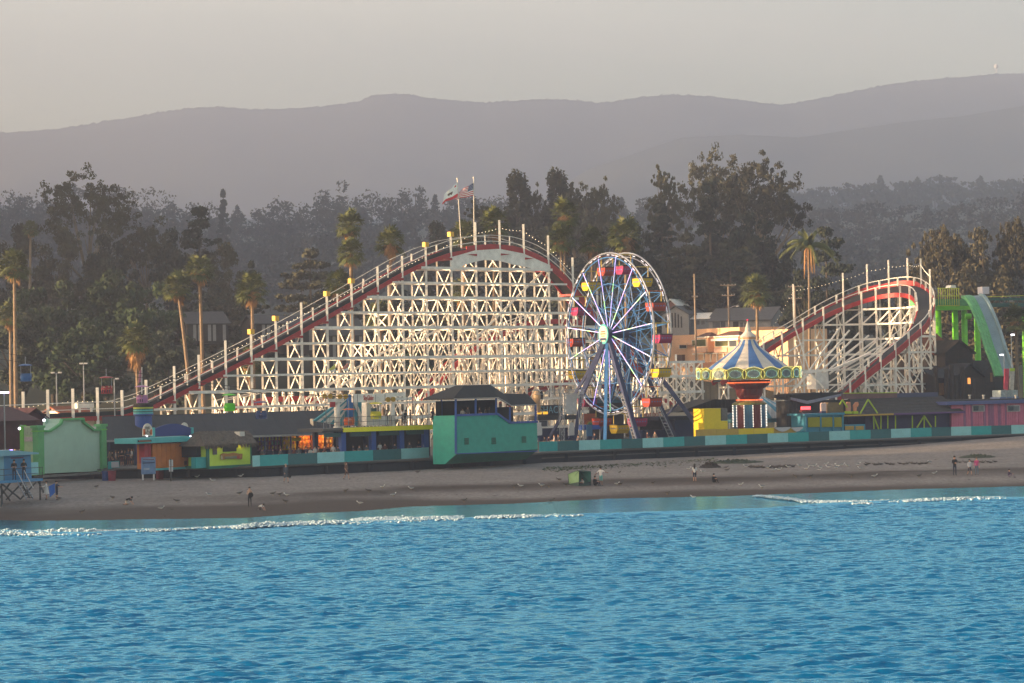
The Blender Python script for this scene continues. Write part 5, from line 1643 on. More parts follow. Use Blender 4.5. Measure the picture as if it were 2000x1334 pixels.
# striped slanting booth behind the station
bth = thing('striped_booth', 'teal and white striped slanting booth behind the sky ride station', 'booth', FS.w(2, 7, dz1))
S8 = [mat('stripe_teal', (.04, .24, .30), rough=.5, var=.1), mat('stripe_white', (.6, .58, .54), rough=.5, var=.1), mat('stripe_blue', (.025, .13, .36), rough=.5, var=.1)]
pa, pb = FS.px(615, 832, 5.2), FS.px(685, 770, 5.2)
for k in range(11):                       # slanted side, stripe by stripe
    a0 = k / 11
    a1 = (k + 1) / 11
    q = []
    for u, top_ in ((a0, 0), (a1, 0), (a1, 1), (a0, 1)):
        if top_:
            q.append(FS.px(684 + 2 * u, 770 + 4 * u + 22 * u, 5.2))
        else:
            q.append(FS.px(612 + 72 * u, 822 + 12 * u, 5.2))
    MB().prism(q, (0, .3, 0)).build('stripe_panel', S8[(0, 1, 0, 1, 1, 0, 1, 0, 0, 1, 2)[k]], bth, FS.M)
for (p0, p1, p2, p3), c_ in ((((680, 771), (690, 771), (690, 832), (680, 832)), 2), (((690, 778), (700, 800), (700, 832), (690, 832)), 0), (((690, 785), (696, 785), (716, 832), (708, 832)), 1), (((696, 780), (714, 786), (718, 832), (712, 824)), 0)):
    fpoly(FS, [p0, p1, p2, p3], 4.9 - .06 * c_, 5.1, 'front_panel', S8[c_], bth)
# ---------------------------------------------------------------- long dark arcade roof
FB = Fr(200, 262, 775, 279)
LROOF = mat('slate_blue_roof', (.026, .031, .040), rough=.8, var=.22, scale=1.2)
ar = thing('arcade_hall', 'long low arcade hall with a dark slate roof behind the kiosks', 'building', FB.w(15, 5, 0))
ze = FB.px(500, 851).z
zt = FB.px(500, 805, 7).z
sL, sR = FB.px(205, 851).x, FB.px(676, 843).x
sTL, sTR = FB.px(200, 812, 7).x, FB.px(640, 805, 7).x
nrf = 26
for k in range(nrf):                      # roof sheets
    u0, u1 = k / nrf, (k + 1) / nrf
    MB().prism([(sL + (sR - sL) * u0 + .01, 0, ze), (sL + (sR - sL) * u1 - .01, 0, ze), (sTL + (sTR - sTL) * u1 - .01, 7, zt), (sTL + (sTR - sTL) * u0 + .01, 7, zt)], (0, 0, -.14)).build('roof_sheet', LROOF, ar, FB.M)
MB().prism([(sR, 0, ze), (sR + 1.3, 5, ze), (sTR + .3, 7, zt), (sTR, 7, zt)], (0, 0, -.14)).build('roof_hip', LROOF, ar, FB.M)
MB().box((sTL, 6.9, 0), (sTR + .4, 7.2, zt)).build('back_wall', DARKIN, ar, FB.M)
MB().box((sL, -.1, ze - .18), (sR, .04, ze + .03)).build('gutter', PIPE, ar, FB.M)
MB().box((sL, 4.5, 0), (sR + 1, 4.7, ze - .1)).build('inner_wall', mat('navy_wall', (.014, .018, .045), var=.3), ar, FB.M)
for x in np.linspace(215, 672, 10):
    s_ = FB.px(x, 870).x
    beam('post', FB.w(s_, .3, 0), FB.w(s_, .3, ze - .1), .18, .18, NAVY, ar)
fbox(FB, 612, 818, 619, 833, 2.2, 3.0, 'roof_vent', mat('vent_grey', (.12, .12, .12), var=.1), ar)
GLOW = mat('stall_warm_light', (1, .45, .13), emit=16)
GLOW2 = mat('stall_amber_board', (.55, .22, .05), var=.5, scale=4)  # warm stall light put into the amber of the boards
STALLS = [(508, 555, 'purple', (.16, .07, .22), 'yellow shirts hanging'), (556, 585, 'yellow', (.5, .42, .02), 'a yellow sign'), (587, 612, 'amber', None, 'amber lit prize boards'),
          (613, 640, 'orange', None, 'orange lit prize boards'), (641, 668, 'brown', (.18, .10, .05), 'a warm lamp')]
for x0, x1, nm, col, what in STALLS:
    a, b = FB.px(x0, 860, 3.2), FB.px(x1, 860, 3.2)
    r = thing('game_stall', nm + ' game stall with ' + what + ' under the arcade roof', 'stall', FB.w((a.x + b.x) / 2, 3.6, 0), 'game stalls in the arcade hall')
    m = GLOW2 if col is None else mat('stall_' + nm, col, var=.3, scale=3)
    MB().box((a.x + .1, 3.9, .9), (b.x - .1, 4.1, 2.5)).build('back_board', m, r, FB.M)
    MB().box((a.x + .05, 2.6, 0), (b.x - .05, 3.0, .95)).build('counter', NAVY, r, FB.M)
    g = random.Random(x0)
    n = int((b.x - a.x) / .38)
    for k in range(n):
        for row in range(3):
            cc = [(.45, .38, .03), (.35, .08, .03), (.12, .25, .3), (.4, .2, .05), (.3, .28, .25)][g.randrange(5)] if col else [(.5, .25, .05), (.4, .12, .03), (.55, .36, .1)][g.randrange(3)]  # prizes in the amber-lit stalls carry the lamplight in their colour
            s_ = a.x + .2 + k * .38 + g.uniform(-.06, .06)
            z = 1.05 + row * .48
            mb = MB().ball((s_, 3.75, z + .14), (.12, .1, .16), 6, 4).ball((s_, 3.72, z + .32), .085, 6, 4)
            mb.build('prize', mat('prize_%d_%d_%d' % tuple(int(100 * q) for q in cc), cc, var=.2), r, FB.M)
    if nm == 'yellow':
        MB().box((a.x + .1, 2.5, 1.9), (b.x - .1, 2.6, 2.25)).build('sign_board', YEL, r, FB.M)
    if nm in ('amber', 'orange', 'brown'):
        MB().box((a.x + .2, 2.9, 2.55), (b.x - .2, 3.1, 2.65)).build('lamp_strip', GLOW, r, FB.M)
# ---------------------------------------------------------------- green stage building
FG = Fr(40, 248, 210, 258)
PGRN, MGRN, LGRN = mat('pale_green_stucco', (.34, .50, .41), rough=.8, var=.10, scale=.6), mat('mid_green_trim', (.10, .34, .14), rough=.7, var=.15), mat('leaf_green_pillar', (.14, .45, .06), rough=.7, var=.12)
gb = thing('stage_building', 'pale green building with curved gable front and darker green pillars', 'building', FG.w(4, 3, 0))
base = FG.px(140, 925).z
out_ = [(86, 925), (197, 920), (197, 838), (183, 839), (175, 833), (163, 824), (161, 818), (121, 819), (119, 826), (108, 834), (97, 841), (86, 841)]
fpoly(FG, out_, .15, 2.2, 'front_wall', PGRN, gb)
top_ = [(78, 842), (97, 842), (108, 835), (119, 827), (121, 819.5), (162, 817.5), (163, 825), (175, 834), (183, 840), (200, 839)]
for p, q in zip(top_[:-1], top_[1:]):
    fbar(FG, p, q, .0, .35, .2, 'coping', MGRN, gb)
for x0, x1, y0, y1 in ((75, 86.5, 832, 927), (199, 208.5, 829, 922)):
    fbox(FG, x0, y0, x1, y1, -.15, .6, 'pillar', MGRN, gb)
    fbox(FG, x0 - 1, y0 + 9, x1 + 1, y0 + 11, -.22, .66, 'pillar_band', LGRN, gb)
    fbox(FG, x0 - 2, y0 - 1, x1 + 2, y0 + 4, -.28, .7, 'pillar_cap', MGRN, gb)
# left return, its light put into a yellower green, with the little sign panel
s75 = FG.px(75, 880).x
MB().box((s75 - .02, .4, base), (s75 + .25, 2.0, FG.px(75, 832).z)).build('side_wall', mat('pale_green_lit_side', (.36, .48, .26), rough=.8, var=.1), gb, FG.M)
MB().box((s75 - .1, 1.9, base), (s75 + .3, 2.4, FG.px(75, 830).z)).build('pillar', LGRN, gb, FG.M)
fpoly(FG, [(88, 838), (88, 818), (119, 817), (119, 826), (108, 834), (97, 840)], 2.0, 2.3, 'rear_wall', PGRN, gb)
MB().box((s75 - .08, .7, FG.px(75, 850).z), (s75 - .02, 1.8, FG.px(75, 834).z)).build('notice_board', mat('notice_green', (.35, .42, .30), var=.4, scale=6), gb, FG.M)
MB().box((s75 - .08, .7, FG.px(75, 862).z), (s75 - .02, 1.8, FG.px(75, 853).z)).build('notice_strip', mat('notice_pale', (.45, .38, .38), var=.3, scale=8), gb, FG.M)
fbox(FG, 84, 925, 206, 929, -.3, 1, 'plinth', CONC, gb)
LAMPW = mat('lamp_white', (.9, .92, 1), emit=2.5)
for x, y in ((38, 837), (86, 821)):
    p = fpos(FG, x, y, -.3)
    r = thing('floodlight', 'small white floodlight ' + ('left of the green gate pillar' if x < 50 else 'on the green stage roof corner'), 'lamp', p)
    MB().ball(p, .13).build('lamp', LAMPW, r)
    MB().tube([p, p + V((.1, .3, .35)), p + V((.3, .9, .1))], .03, 5).build('arm', STEEL, r)
# dark red roofs and white gable left behind the stage
FRR = Fr(0, 266, 200, 276)
gable_house('carousel_hall', 'dark red domed roof hall at the left edge behind the stage', 'building', FRR, -30, 70, 880, 822, 800, 9, mat('maroon_wall', (.06, .015, .02), var=.3), mat('maroon_roof', (.06, .018, .02), var=.3), ridge='along')
gable_house('ticket_hall', 'dark red hipped roof just left of the raised green wall', 'building', FRR, 38, 96, 870, 824, 802, 6, mat('maroon_wall', (.06, .015, .02)), mat('maroon_roof', (.06, .018, .02)), t0=4)
gable_house('rust_roof_house', 'small white gabled house with rust roof and rooftop sign', 'building', FRR, 130, 184, 850, 813, 797, 5, WHITE, ROOFR, ridge='along', t0=8)
o = thing('rooftop_sign', 'white rooftop sign board above the rust roof', 'sign', fpos(FRR, 168, 797, 8.5))
fbox(FRR, 154, 788, 184, 797, 8.4, 8.7, 'board', WHITE, o)
fbox(FRR, 155, 797, 158, 806, 8.45, 8.6, 'leg', WHITE, o); fbox(FRR, 178, 797, 181, 806, 8.45, 8.6, 'leg', WHITE, o)
fbox(FRR, 151, 786, 155, 798, 8.3, 8.8, 'end_block', WHITE, o)
# ---------------------------------------------------------------- orange kiosk with the dark blue arch
FK = Fr(268, 248, 388, 255)
ORNG, AQUA = mat('orange_boards', (.46, .145, .03), rough=.7, var=.14), mat('aqua_trim', (.07, .37, .40), rough=.55, var=.1)
ki = thing('snack_kiosk', 'orange board kiosk with aqua roof band and dark blue arched sign', 'kiosk', FK.w(3, 2, 0))
fbox(FK, 298, 866, 380, 914, .1, 2.2, 'wall', ORNG, ki)
for k in range(9):
    x0, x1 = 298 + 82 * k / 9, 298 + 82 * (k + 1) / 9 - .8
    fbox(FK, x0, 866, x1, 914 - k * .3, .0, .1, 'board', ORNG, ki)
fbox(FK, 295, 913, 382, 917, -.08, .3, 'base_trim', AQUA, ki)
fbox(FK, 379.5, 864, 382, 914, -.06, .12, 'corner_trim', AQUA, ki)
fbox(FK, 267, 854, 388, 864, -.6, 2.4, 'roof_band', AQUA, ki)
fbox(FK, 282, 866, 289, 905, -.2, .5, 'red_column', mat('red_column', (.3, .03, .04), var=.1), ki)
fbox(FK, 290, 866, 295, 910, -.1, .5, 'red_column', mat('red_column', (.3, .03, .04)), ki)
arc = [(303, 852)] + [(303 + 72 * u, 838 - 12.5 * math.sin(math.pi * (u * .86 + .07)) + 2) for u in np.linspace(0, 1, 13)] + [(375, 850)]
fpoly(FK, arc, .2, .35, 'arch_sign', mat('arch_navy', (.02, .04, .18), rough=.5, var=.08), ki)
for x in (301, 376.5):
    fbox(FK, x - 2, 835, x + 2, 853, .1, .5, 'arch_post', AQUA, ki)
ov = [(288.7 + 9.2 * math.cos(a), 842 - 15 * math.sin(a)) for a in np.linspace(0, math.pi, 13)] + [(279.5, 852), (298, 851)]
so = fpoly(FK, ov, -.6, -.5, 'oval_sign', mat('sign_ivory', (.62, .57, .5), var=.1), ki)
fpoly(FK, [(280.5, 849), (280, 838), (284, 838), (284, 849)], -.66, -.62, 'sign_flame', mat('flame_orange', (.55, .12, .03), var=.2), so)
fpoly(FK, [(294, 849), (294, 840), (297, 838), (297.5, 849)], -.66, -.62, 'sign_flame', mat('flame_orange', (.55, .12, .03)), so)
for tx, y, wd in (('FRID', 836, .62), ('&', 841, .14), ('FIZZI', 846, .66)):
    lettering('sign_lettering', tx, .26 if tx != '&' else .2, DARKIN, so, FK.M @ Matrix.Translation(FK.px(288.5, y, -.68)), .02, wd)
fpoly(FK, [(361 + 7 * math.cos(a), 836 - 11 * math.sin(a)) for a in np.linspace(0, math.pi, 9)], 1.2, 1.3, 'rear_oval_sign', mat('sign_ivory', (.62, .57, .5)), ki)
fbox(FK, 270, 859.5, 296, 863, -.68, -.62, 'menu_strip', DARKIN, ki)
for k in range(9):
    fbox(FK, 272 + k * 2.6, 860.3, 273.8 + k * 2.6, 862.3, -.72, -.69, 'menu_letter', mat('menu_letters', (.4, .2, .12), var=.2), ki)
for x in (287, 372):
    p = fpos(FK, x, 851.8, -.7)
    r = thing('sign_lamp', 'small white lamp under the ' + ('oval sign' if x < 300 else 'right end of the blue arch'), 'lamp', p)
    MB().ball(p, .07, 6, 4).build('lamp', LAMPW, r)
    MB().bar(p, p + V((0, .5, -.1)), .04).build('arm', STEEL, r)
for x0, x1 in ((360, 365), (367.5, 372.5)):
    fbox(FK, x0, 900, x1, 908, -.04, .02, 'vent', mat('vent_rust', (.14, .05, .02), var=.2), ki)
# ---------------------------------------------------------------- thatched lime kiosk
FTK = Fr(384, 250, 504, 256.5)
LIMEW, THATCH = mat('lime_wall', (.48, .64, .07), rough=.7, var=.07), mat('thatch', (.10, .085, .072), rough=1, var=.45, scale=3, bump=.6)
tk = thing('thatched_kiosk', 'lime green kiosk with a shaggy thatched roof', 'kiosk', FTK.w(4, 2, 0))
fbox(FTK, 409, 864, 490, 909, .0, 3.0, 'wall', LIMEW, tk)
fbox(FTK, 408, 908.5, 491, 914, -.05, 4.3, 'base_band', TEALD, tk)
fbox(FTK, 407, 866, 409.2, 912, -.06, .3, 'corner_trim', TEALD, tk); fbox(FTK, 489.5, 866, 491.5, 910, -.06, .3, 'corner_trim', TEALD, tk)
fbox(FTK, 436, 866, 462, 882, -.08, .0, 'shutter', mat('shutter_dark', (.03, .035, .04), var=.2), tk)
fbox(FTK, 416, 869, 424, 888, -.07, .0, 'shutter', mat('shutter_grey', (.09, .09, .11), var=.2), tk)
fbox(FTK, 383, 893, 407, 914, .3, 1.0, 'low_wall', PANC[1], tk)
fbox(FTK, 384, 868, 396, 893, 1.2, 3.5, 'dark_doorway', DARKIN, tk)
fbox(FTK, 397, 868, 407, 893, 1.0, 3.5, 'side_wall', mat('olive_wall', (.25, .28, .06), var=.1), tk)
a0_, a1_ = FTK.px(400, 870, -.5), FTK.px(504, 866, -.5)
b0_, b1_ = FTK.px(386, 842.5, 2.3), FTK.px(486, 841, 2.3)
th = MB()
nx, ny = 60, 14
g = random.Random(4)
for j in range(ny + 1):
    for i in range(nx + 1):
        u, w_ = i / nx, j / ny
        p = a0_.lerp(a1_, u).lerp(b0_.lerp(b1_, u), w_)
        th.v.append(tuple(p + V((g.uniform(-.05, .05), g.uniform(-.06, .06), g.uniform(-.05, .07) - (.16 * g.random() if j == 0 else 0)))))
for j in range(ny):
    for i in range(nx):
        k = j * (nx + 1) + i
        th.f.append((k, k + 1, k + nx + 2, k + nx + 1)); th.m.append(0)
th.build('thatch_front', THATCH, tk, FTK.M)
MB().prism([b0_, b1_, a1_ + V((0, 5.4, 0)), a0_ + V((0, 5.4, 0))], (0, 0, -.25)).build('thatch_back', THATCH, tk, FTK.M)
MB().prism([a0_ + V((.1, .1, -.1)), b0_ + V((.1, 0, -.1)), a0_ + V((.1, 5.3, -.1))], (.15, 0, 0)).build('thatch_end', THATCH, tk, FTK.M)
MB().prism([a1_ + V((-.1, .1, -.1)), b1_ + V((-.1, 0, -.1)), a1_ + V((-.1, 5.3, -.1))], (-.15, 0, 0)).build('thatch_end', THATCH, tk, FTK.M)
fr_m = MB()
for i in range(240):                      # ragged straw fringe along the eave
    u = g.random()
    p = a0_.lerp(a1_, u) + V((0, g.uniform(-.05, .12), 0))
    fr_m.bar(p + V((0, 0, .06)), p + V((g.uniform(-.1, .1), g.uniform(-.05, .02), -g.uniform(.1, .38))), .05, .03)
fr_m.build('straw_fringe', THATCH, tk, FTK.M)['kind'] = 'stuff'
fbox(FTK, 469, 843, 478, 852, 1.0, 1.8, 'roof_fan', mat('fan_white', (.55, .53, .5), var=.15), tk)
so = fpoly(FTK, [(431, 888), (436, 885), (446, 886), (456, 884), (468, 886), (474, 886), (473, 897), (462, 896), (446, 896), (434, 898)], -.14, -.06, 'painted_sign', mat('sign_wood', (.34, .16, .045), var=.3, scale=4), tk)
fbox(FTK, 439, 891, 466, 895.5, -.18, -.145, 'sign_plank', mat('sign_grey', (.2, .19, .14), var=.3), so)
fpoly(FTK, [(463, 890), (468, 890), (469, 896), (463, 896)], -.2, -.15, 'sign_fruit', mat('fruit_red', (.35, .05, .03), var=.2), so)
fpoly(FTK, [(431, 890), (434, 889), (436, 897), (432, 898)], -.2, -.15, 'sign_fruit', mat('fruit_pale', (.4, .33, .2), var=.2), so)
for x in (427, 471):
    p = fpos(FTK, x, 868.5, -.25)
    r = thing('wall_lamp', 'warm lamp under the thatch on the ' + ('left' if x < 440 else 'right') + ' of the lime wall', 'lamp', p)
    MB().ball(p, .1, 6, 4).build('bulb', mat('amber_lamp', (1, .6, .12), emit=8), r)
    MB().bar(p, p + V((0, .3, .1)), .05).build('arm', STEEL, r)
# striped drum left of the kiosk
FD = Fr(240, 264, 320, 268)
dr = thing('striped_drum', 'round tower top with teal and blue bands above the dark roof', 'tower', fpos(FD, 282, 830, 2))
c = FD.px(280, 812, 2)
zs = [FD.px(280, y, 2).z for y in (795, 798, 800, 803, 805, 808, 811)]
for k in range(6):
    MB().lathe([(1.05, zs[k + 1]), (1.05, zs[k])], 20, FD.w(c.x, 2, 0) - V((0, 0, 0)), 0).build('band', [YGR, DTL, AQUA, DTL, AQUA, TBLUE][k], dr)
MB().lathe([(.9, 0), (.9, c.z)], 20, FD.w(c.x, 2, 0)).build('core', TBLUE, dr)
MB().lathe([(1.1, zs[0] + DECK), (1.0, zs[0] + DECK + .35), (.5, zs[0] + DECK + .45)], 20, FD.w(c.x, 2, -DECK)).build('cap', WOODD, dr)
# ---------------------------------------------------------------- around the ferris wheel
FH = Fr(1050, 296, 1400, 305)
tg = thing('light_gantry', 'aluminium truss gantry with two towers left of the ferris wheel', 'gantry', fpos(FH, 1115, 855))
for xc in (1098, 1136):
    a = FH.px(xc, 857); b = FH.px(xc - 1.6, 762)
    for dx in (-.22, .22):
        for t_ in (-.22, .22):
            beam('chord', FH.w(a.x + dx, t_, 0), FH.w(a.x + dx, t_, b.z), .06, .06, STEEL, tg)
    nb = 12
    for k in range(nb):
        z0, z1 = b.z * k / nb, b.z * (k + 1) / nb
        sg = 1 if k % 2 else -1
        beam('lacing', FH.w(a.x - .22 * sg, -.22, z0), FH.w(a.x + .22 * sg, -.22, z1), .035, .035, STEEL, tg)
        beam('lacing', FH.w(a.x + .22, -.22 * sg, z0), FH.w(a.x + .22, .22 * sg, z1), .035, .035, STEEL, tg)
za = FH.px(1110, 761).z
sA, sB = FH.px(1042, 765).x, FH.px(1140, 760).x
for dz in (0, -.45):
    for t_ in (-.2, .2):
        beam('chord', FH.w(sA, t_, za + dz), FH.w(sB, t_, za + dz), .06, .06, STEEL, tg)
for k in range(14):
    s0, s1_ = sA + (sB - sA) * k / 14, sA + (sB - sA) * (k + 1) / 14
    beam('lacing', FH.w(s0, -.2, za - (.45 if k % 2 else 0)), FH.w(s1_, -.2, za - (0 if k % 2 else .45)), .035, .035, STEEL, tg)
bd = thing('knobbed_board', 'white upright board with six round knobs hung on the gantry', 'board', fpos(FH, 1114, 808))
GRYW = mat('board_grey_white', (.46, .46, .48), rough=.6, var=.08)
fpoly(FH, [(1101, 771), (1128, 769), (1126, 784), (1126.5, 808), (1101, 810)], .3, .5, 'board', GRYW, bd)
for x, y in ((1107, 777), (1120, 776.5), (1106.5, 790.5), (1120, 790), (1107, 803), (1121, 802)):
    c = FH.px(x, y, .3)
    MB().lathe([(.2, 0), (.2, .14)], 12).build('knob', GRYW, bd, FH.M @ Matrix.Translation(c) @ Matrix.Rotation(math.radians(90), 4, 'X'))
for x, lab in ((1116, 'white bottle shaped cutout standing between the gantry towers'), (1053, 'white bottle shaped cutout beside the teal snack house')):
    r = thing('bottle_cutout', lab, 'cutout', fpos(FH, x, 852))
    fpoly(FH, [(x - 6, 851), (x + 6, 850), (x + 6, 834), (x + 4.2, 831), (x + 4.4, 825), (x - 4.4, 825.3), (x - 4.2, 831), (x - 6, 834)], .5, .62, 'panel', GRYW, r)
    fbox(FH, x - 4, 850.5, x + 4, 856, .52, .9, 'foot', NAVY, r)
sk = thing('shack_stand', 'dark snack stand with pale blue SHACK lettering behind the gantry', 'stand', fpos(FH, 1080, 850, 6))
fbox(FH, 1052, 791, 1106, 812, 6, 6.3, 'sign_board', mat('sign_charcoal', (.03, .033, .04), var=.2), sk)
lettering('lettering', 'SHACK', .85, mat('letter_sky', (.16, .32, .42), var=.1), sk, FH.M @ Matrix.Translation(FH.px(1077, 801, 5.95)), .05, 3.0)
fbox(FH, 1050, 812, 1130, 820, 5.4, 8, 'awning', mat('awning_dark', (.04, .045, .05), var=.2), sk)
fbox(FH, 1052, 836, 1130, 860, 6.2, 8, 'counter', NAVY, sk)
for x0, x1 in ((1050, 1058), (1061, 1070)):
    fbox(FH, x0, 804, x1, 809, 5.8, 5.9, 'menu_light', mat('menu_amber', (.8, .4, .03), emit=.4), sk)
fbox(FH, 1052, 820, 1070, 834, 5.6, 5.7, 'screen_frame', GRYW, sk); fbox(FH, 1053.5, 821.5, 1068.5, 832.5, 5.55, 5.6, 'screen', mat('screen_dark', (.06, .07, .1), rough=.2, var=.3), sk)
fbox(FH, 1050, 786, 1056, 806, 5, 5.5, 'carved_post', mat('carved_tan', (.45, .3, .17), var=.25), sk)
o = thing('giant_figure', 'tan carved figure head on a post beside the snack house roof', 'statue', fpos(FH, 1048, 810, 4.6))
MB().lathe([(.2, -1.5), (.25, -.6), (.35, -.5), (.5, 0), (.46, .5), (.25, .8), (.05, .9)], 10, fpos(FH, 1048, 777, 4.6)).build('head', mat('carved_tan', (.45, .3, .17)), o)
MB().lathe([(.3, -.1), (.34, .5), (.2, .85)], 10, fpos(FH, 1056, 778, 4.9)).build('hair', DARKIN, o)
# low things behind the parapet
r = thing('blue_awning', 'bright blue awning below the ferris wheel', 'awning', fpos(FH, 1158, 850, 3))
fpoly(FH, [(1138, 840), (1142, 830), (1170, 830), (1174, 838)], 2, 4, 'cloth', mat('awning_blue', (.02, .08, .4), var=.1), r)
for x in (1141, 1172):
    fbox(FH, x - .7, 836, x + .7, 862, 2.2, 2.3, 'leg', STEEL, r)
r = thing('blue_screen', 'plain blue upright screen beside the blue awning', 'panel', fpos(FH, 1151, 850, 1))
fbox(FH, 1146, 830, 1157, 852, 1, 1.15, 'panel', mat('panel_blue', (.04, .14, .28), var=.1), r); fbox(FH, 1149, 852, 1154, 862, 1.0, 1.3, 'foot', NAVY, r)
r = thing('rainbow_board', 'orange board with a painted rainbow left under the wheel', 'board', fpos(FH, 1150, 830, 5))
fbox(FH, 1139, 808, 1163, 829, 5, 5.2, 'board', mat('board_orange', (.33, .08, .03), var=.3), r)
for k, cc in enumerate(((.4, .1, .03), (.4, .3, .05), (.08, .25, .12))):
    q = [(1153 + (9 - 2.4 * k) * math.cos(a), 829 - (9 - 2.4 * k) * math.sin(a)) for a in np.linspace(0, math.pi, 10)]
    fpoly(FH, q, 4.9 - .05 * k, 4.98, 'rainbow_band', mat('rainbow_%d' % k, cc, var=.1), r)
fbox(FH, 1146, 829, 1158, 862, 5.05, 5.15, 'leg', NAVY, r)
nv = thing('navy_shed', 'plain navy blue shed under the right ferris wheel legs', 'shed', fpos(FH, 1330, 850, 2))
fbox(FH, 1318, 815, 1358, 866, 1.5, 5, 'wall', mat('shed_navy', (.018, .025, .085), rough=.5, var=.1), nv)
fbox(FH, 1287, 813, 1359, 820, 1.0, 5.2, 'roof', mat('shed_dark', (.012, .014, .03), var=.2), nv)
fbox(FH, 1255, 840, 1300, 866, 3.5, 5, 'low_wall', mat('shed_navy', (.018, .025, .085)), nv)
hd = thing('hot_dog_stand', 'hot dog stand with a long cream sign in red letters', 'stand', fpos(FH, 1300, 850, 7))
fbox(FH, 1246, 806, 1374, 816, 6, 6.3, 'sign_band', mat('sign_cream_board', (.62, .54, .45), var=.1), hd)
FHr = mat('letter_red', (.42, .06, .03), var=.1)
lettering('lettering', 'HOT DOG', .50, FHr, hd, FH.M @ Matrix.Translation(FH.px(1274, 810.5, 5.95)), .04, 2.3)
lettering('lettering', 'DOG', .42, FHr, hd, FH.M @ Matrix.Translation(FH.px(1354, 807.5, 5.95)), .04, .85)
c = FH.px(1252, 812, 5.9)
MB().lathe([(.2, 0), (.2, .08)], 12).build('sign_dot', mat('dot_blue', (.1, .15, .3), var=.1), hd, FH.M @ Matrix.Translation(c) @ Matrix.Rotation(math.radians(90), 4, 'X'))
fpoly(FH, [(1364, 808), (1370, 804.5), (1371, 809), (1367, 811)], 5.9, 5.96, 'sign_mark', mat('mark_purple', (.25, .12, .35), var=.1), hd)
fbox(FH, 1250, 816, 1372, 866, 6.4, 9, 'wall', mat('stand_grey', (.05, .05, .055), var=.4, scale=1.5), hd)
fpoly(FH, [(1320, 806), (1395, 780), (1440, 780), (1440, 806)], 7, 12, 'roof', ROOFC, hd)
r = thing('open_gable', 'pale blue gabled booth sign beneath the wheel hub', 'booth', fpos(FH, 1190, 850, 7))
fpoly(FH, [(1150, 783), (1187, 769), (1222, 781), (1222, 785), (1187, 775), (1150, 787)], 7, 7.4, 'gable', CONC, r)
fbox(FH, 1164, 777, 1216, 787, 7.2, 7.35, 'sign', mat('sign_slate_blue', (.06, .14, .2), var=.2), r)
fbox(FH, 1152, 787, 1218, 866, 8.4, 8.6, 'wall', mat('booth_dark', (.04, .03, .03), var=.5, scale=1.2), r)
# ---------------------------------------------------------------- yellow walls, ticket booth, hut row
FY = Fr(1360, 296.5, 1560, 302.5)
yw = thing('yellow_screen', 'plain mustard yellow box wall left of the swing ride', 'wall', fpos(FY, 1395, 850))
MUST = mat('mustard_wall', (.62, .47, .012), rough=.6, var=.08)
OCHR = mat('ochre_wall', (.40, .26, .05), rough=.6, var=.1)
fbox(FY, 1375, 798, 1408, 852, .5, 3.0, 'tall_wall', MUST, yw)
fbox(FY, 1408, 822, 1421.5, 852, .5, 3.0, 'low_wall', MUST, yw)
fbox(FY, 1409, 797, 1421, 821, .9, 2.9, 'grille', mat('grille_grey', (.11, .11, .11), var=.4, scale=6), yw)
yl = thing('low_yellow_wall', 'low yellow wall behind the parapet below the swing ride', 'wall', fpos(FY, 1460, 850))
for k, (x0, x1, m) in enumerate(((1360, 1400, OCHR), (1400, 1443, OCHR), (1443, 1472, MUST), (1472, 1500, MUST), (1500, 1512, MUST), (1512, 1556, OCHR))):
    fbox(FY, x0, 838.5 - (x0 - 1360) * .02, x1 - .4, 860, .2, .4, 'wall_panel', m, yl)
for x0, x1 in ((1513, 1544), (1546, 1568)):
    r = thing('draped_bunting', 'white scalloped cloth on the low yellow wall, ' + ('wider left one' if x0 < 1540 else 'smaller right one'), 'bunting', fpos(FY, x0, 850))
    n = 8
    fpoly(FY, [(x0, 835)] + [(x0 + (x1 - x0) * k / n, 836 + 7 * math.sin(math.pi * k / n)) for k in range(n + 1)] + [(x1, 834)], .05, .15, 'cloth', mat('cloth_pale', (.42, .42, .46), var=.1), r)
    fbar(FY, (x0, 835), (x1, 834), .1, .06, .06, 'rail', DARKIN, r)
FYR = Fr(1560, 303.5, 2000, 320)
tb_ = thing('ticket_booth', 'teal ticket booth with three yellow shutters', 'booth', fpos(FYR, 1610, 840))
TBL = mat('booth_teal_blue', (.03, .2, .32), rough=.5, var=.1)
fbox(FYR, 1573, 809, 1648, 846, .6, 3.5, 'body', TBL, tb_)
for x0, x1 in ((1579, 1602), (1605, 1626), (1630, 1644)):
    o = fbox(FYR, x0, 815, x1, 834, .45, .6, 'shutter', mat('shutter_yellow', (.34, .33, .015), var=.08), tb_)
    n = int((x1 - x0) / 1.9)
    for k in range(n):
        fbox(FYR, x0 + k * 1.9 + .3, 815.5, x0 + k * 1.9 + 1.3, 833.5, .38, .45, 'shutter_rib', mat('shutter_yellow', (.34, .33, .015)), o)
for x in (1575, 1603.5, 1628, 1646.5):
    fbox(FYR, x - 1.2, 811, x + 1.2, 845, .35, .6, 'post', TBL, tb_)
fbox(FYR, 1571, 807, 1650, 811, .2, 3.8, 'cornice', TBL, tb_)
ct = thing('small_counter', 'small teal counter with two ochre panels right of the ticket booth', 'counter', fpos(FYR, 1670, 840))
fbox(FYR, 1650, 829, 1690, 846, .6, 2.0, 'body', TBL, ct)
for x0, x1 in ((1651, 1668), (1672, 1687)):
    fbox(FYR, x0, 832, x1, 839.5, .5, .6, 'panel', OCHR, ct)
